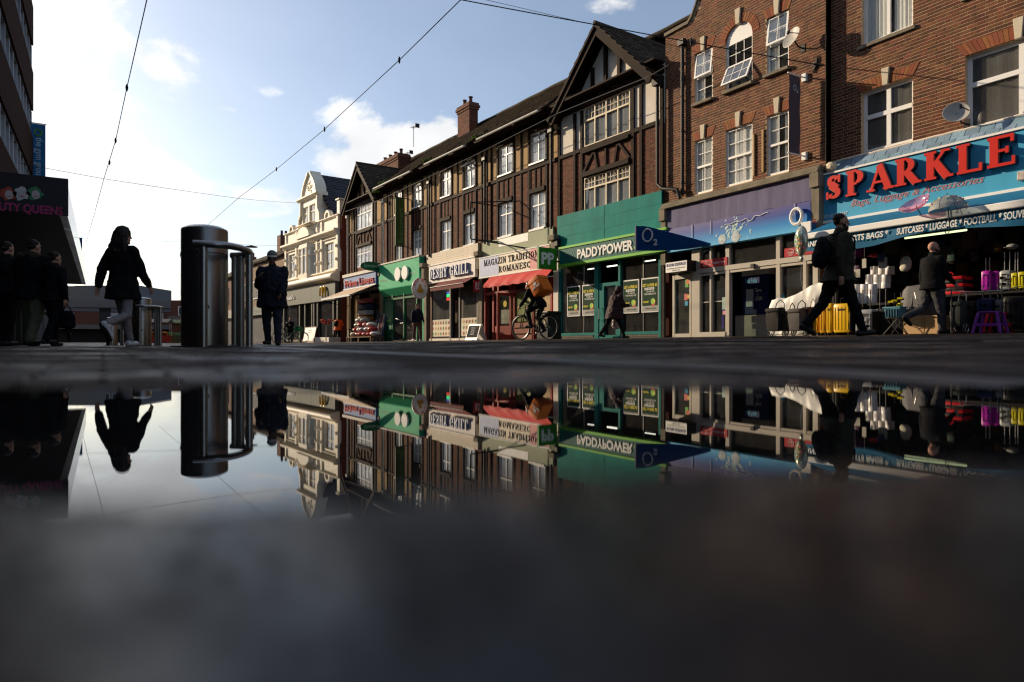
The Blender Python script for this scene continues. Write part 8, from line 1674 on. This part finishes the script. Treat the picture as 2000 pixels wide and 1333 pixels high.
# continuing houses on the right beyond the cream building
for (y0, y1, z1, mat, lb, zr) in ((12.6, 22, 7.4, m_cb, 'tan brick house just beyond the cream building with a mossy pitched roof', 9.6), (22.4, 34, 6.8, m_rb, 'red brick house further down the right side with two chimneys', 9.4), (34.4, 50, 6.4, m_cb, 'last visible tan terrace house on the right of the street', 8.6)):
    t = thing('terrace_house', lb, 'house', frame=FM.m); MB().box(.1, 8, y0, y1, .2, z1).build('wall', mat, t); nW = int((y1-y0)/3)
    for i in range(nW):
        for z in (4.2,): f_ = MB().box(.02, .1, y0+1+i*3, y0+2.4+i*3, z, z+1.6).build('window', m_upvc, t); MB().box(.0, .03, y0+1.12+i*3, y0+2.28+i*3, z+.12, z+1.48).build('pane', M('far_glass'), f_)
    roofplane(t, (-.2, y0, z1), (-.2, y1, z1), (4, y1, zr), (4, y0, zr), m_tile, nc=10, seed=int(y0), tile=.5)
    MB().prism([(.1, z1), (8, z1), (4, zr)], lambda p, q, s: (p, s, q), y0, y0+.2).build('gable_end', mat, t); MB().box(3.3, 4.6, y0+1, y0+2, z1+1, zr+1.3).build('chimney', m_rb, t)
    for i in range(3): MB().lathe([(.12, 0), (.12, .5)], (3.6+i*.4, y0+1.5, zr+1.3), 8).build('chimney_pot', M('terracotta_pot'), t)
    MB().box(-.3, .1, y0+.1, y1-.1, 2.7, 3.5).build('shop_fascia', M('far_fascia%d' % int(y0), [(.1, .12, .1), (.3, .28, .25), (.25, .05, .04)][int(y0) % 3], .6), t); MB().box(-.02, .1, y0+.2, y1-.2, .3, 2.7).build('shop_window', M('far_glass'), t)
# market stalls far off
for (u, s_, cc, lb) in ((312, 19, (.5, .05, .03), 'distant market stall heaped with red and yellow goods'), (346, 18.5, (.06, .12, .05), 'distant green covered market stall left of the big pillar'), (500, 20, (.22, .035, .02), 'distant rust red stall box beside the beanie man')):
    q = gpt(u, s_); q.z = gz(q.x, q.y); t = thing('market_stall', lb, 'stall', q, -YAW); MB().box(-1, 1, -.5, .5, .1, .8).build('counter', M('stall_%d' % u, cc, .7, var=.6, scale=6), t); mm = MB()
    for i in range(30): mm.ell((R.uniform(-.95, .95), R.uniform(-.5, .3), .85+R.uniform(0, .3)), (.12, .12, .1), 6, 4)
    mm.build('goods', M('goods_%d' % u, (cc[0]*.9, cc[1]+.1, cc[2]), .6, var=.8, scale=3), t)
    for x_ in (-1, 1): MB().tube([(x_, .4, 0), (x_, .4, 2.2)], .03, 5).build('pole', m_wf, t)
    MB().prism([(-.7, 2.1), (.6, 2.1), (.6, 2.15), (0, 2.5), (-.7, 2.15)], lambda p, q_, a: (a, p, q_), -1.2, 1.2).build('stall_roof', m_conc if u != 346 else M('stall_346'), t)
# left side of the street beyond the office block
for (y0, y1, z1, mt, lb) in ((39.6, 56, 8.6, m_rb, 'two storey red brick shops beyond the office block on the left'), (56.4, 74, 9.2, m_cb, 'tan brick shops further along the left side of the street'), (74.4, 96, 8.2, m_rb, 'last red brick shops on the left side of the street')):
    t = thing('shop_building', lb, 'building', (-4.6, (y0+y1)/2, 0)); ORG[t.name] = Vector((-4.6, (y0+y1)/2, 0)); MB().box(-14, -4.6, y0, y1, .1, z1).build('wall', mt, t); MB().box(-14.1, -4.5, y0-.05, y1+.05, z1, z1+.25).build('coping', m_conc, t)
    n = int((y1-y0)/2.6)
    for i in range(n):
        a = y0+.8+i*2.6
        for z in (4.6, 6.8): f_ = MB().box(-4.6, -4.55, a, a+1.4, z, z+1.3).build('window', m_upvc, t); MB().box(-4.56, -4.53, a+.1, a+1.3, z+.1, z+1.2).build('pane', M('far_glass'), f_)
    MB().box(-4.6, -4.3, y0+.1, y1-.1, 3.0, 3.8).build('shop_fascia', m_gblk, t); MB().box(-4.6, -4.56, y0+.3, y1-.3, .4, 3.0).build('shop_window', M('far_glass'), t)
# the street goes on behind the camera on both sides
for (xf, sx, y0, y1, z1, mt, lb) in ((-3.6, -1, -6, 11.6, 10.5, m_rb, 'red brick shops on the left beside the camera'), (-3.6, -1, -26, -6.4, 9.5, m_cb, 'tan brick shops on the left behind the camera'), (15.75, 1, -14, 2.0, 9.6, m_cb, 'tan brick shops on the right nearer than the luggage shop'), (15.75, 1, -32, -14.4, 10.6, m_rb, 'red brick shops on the right behind the camera')):
    t = thing('shop_building', lb, 'building', (xf, (y0+y1)/2, 0)); ORG[t.name] = Vector((xf, (y0+y1)/2, 0)); MB().box(xf, xf+sx*9, y0, y1, .05, z1).build('wall', mt, t); MB().box(xf-sx*.1, xf+sx*9, y0-.05, y1+.05, z1, z1+.25).build('coping', m_conc, t)
    n = int((y1-y0)/2.9)
    for i in range(n):
        a = y0+.8+i*2.9
        for z in (4.7, 7.3): f_ = MB().box(xf, xf-sx*.05, a, a+1.5, z, z+1.4).build('window', m_upvc, t); MB().box(xf-sx*.045, xf-sx*.07, a+.1, a+1.4, z+.1, z+1.3).build('pane', M('far_glass'), f_)
    MB().box(xf, xf-sx*.3, y0+.1, y1-.1, 3.0, 3.8).build('shop_fascia', m_gblk, t); MB().box(xf, xf-sx*.04, y0+.3, y1-.3, .4, 3.0).build('shop_window', M('far_glass'), t)
# iron covers set in the paving
for (u, v_s, r_, lb) in ((860, 95, .3, 'round iron cover set in the paving left of the middle'), (1500, 120, .28, 'round iron cover set in the paving towards the right')):
    q = gpt(u, v_s); q.z = gz(q.x, q.y)+.006; t = thing('manhole_cover', lb, 'manhole cover', q); MB().lathe([(0, -.02), (r_, -.02), (r_, .0), (r_-.02, .002), (0, .002)], n=28).build('cover', m_iron, t)
    for i in range(5): MB().box(-r_*.6, r_*.6, -r_*.6+i*r_*.3-.01, -r_*.6+i*r_*.3+.01, .002, .006).build('ridge', m_iron, t)
# more stock in the gloom of the luggage shop
SR = fthing('display_rack', 'tall dark rack of dim bags filling the back of the luggage shop', 'rack', FS, (1.6, 7, .3))
for z in (.9, 1.5, 2.1): MB().box(1.4, 2.0, 3.2, 10.2, z, z+.03).build('shelf', m_iron, SR)
for y_ in (3.2, 5.5, 7.9, 10.2): MB().box(1.4, 2.0, y_-.02, y_+.02, .3, 2.7).build('upright', m_iron, SR)
sc_cols = [(.05, .012, .05), (.015, .03, .08), (.08, .015, .015), (.07, .06, .045), (.02, .05, .035), (.03, .03, .034), (.1, .05, .01)]
for j, z in enumerate((.93, 1.53, 2.13)):
    y = 3.3
    while y < 10:
        w_ = R.uniform(.2, .42); h_ = R.uniform(.3, .48); ci = R.randrange(7); MB().box(1.42, 1.8, y, y+w_, z, z+h_).build('stock_bag', M('stock_bag_%d' % ci, sc_cols[ci], .6, var=.35, scale=14), SR, bevel=.05, smooth=True); y += w_+.04
for i in range(7):
    u = 1674+i*46; p, g, s = gp(u, R.uniform(.2, 1.0)); zc = R.uniform(1.75, 2.15); ci = i
    if 1755 < u < 1900 and zc > 2.0: zc -= .2
    t = thing('hanging_pouch', 'small %s pouch hung in the luggage shop opening' % ('plum', 'navy', 'dark red', 'khaki', 'bottle green', 'charcoal', 'rust')[ci], 'pouch', (p.x, p.y, zc), 0, 'pouches hanging in the luggage shop opening')
    MB().box(-.03, .03, -.07, .07, -.1, .08).build('body', M('stock_bag_%d' % ci), t, bevel=.02, smooth=True); MB().tube([(0, -.04, .08), (0, 0, .2), (0, .04, .08)], .004, 4).tube([(0, 0, .2), (0, 0, 3.05-zc if p.x > 15.2 else 2.75-zc)], .002, 3).build('strap', m_black, t)
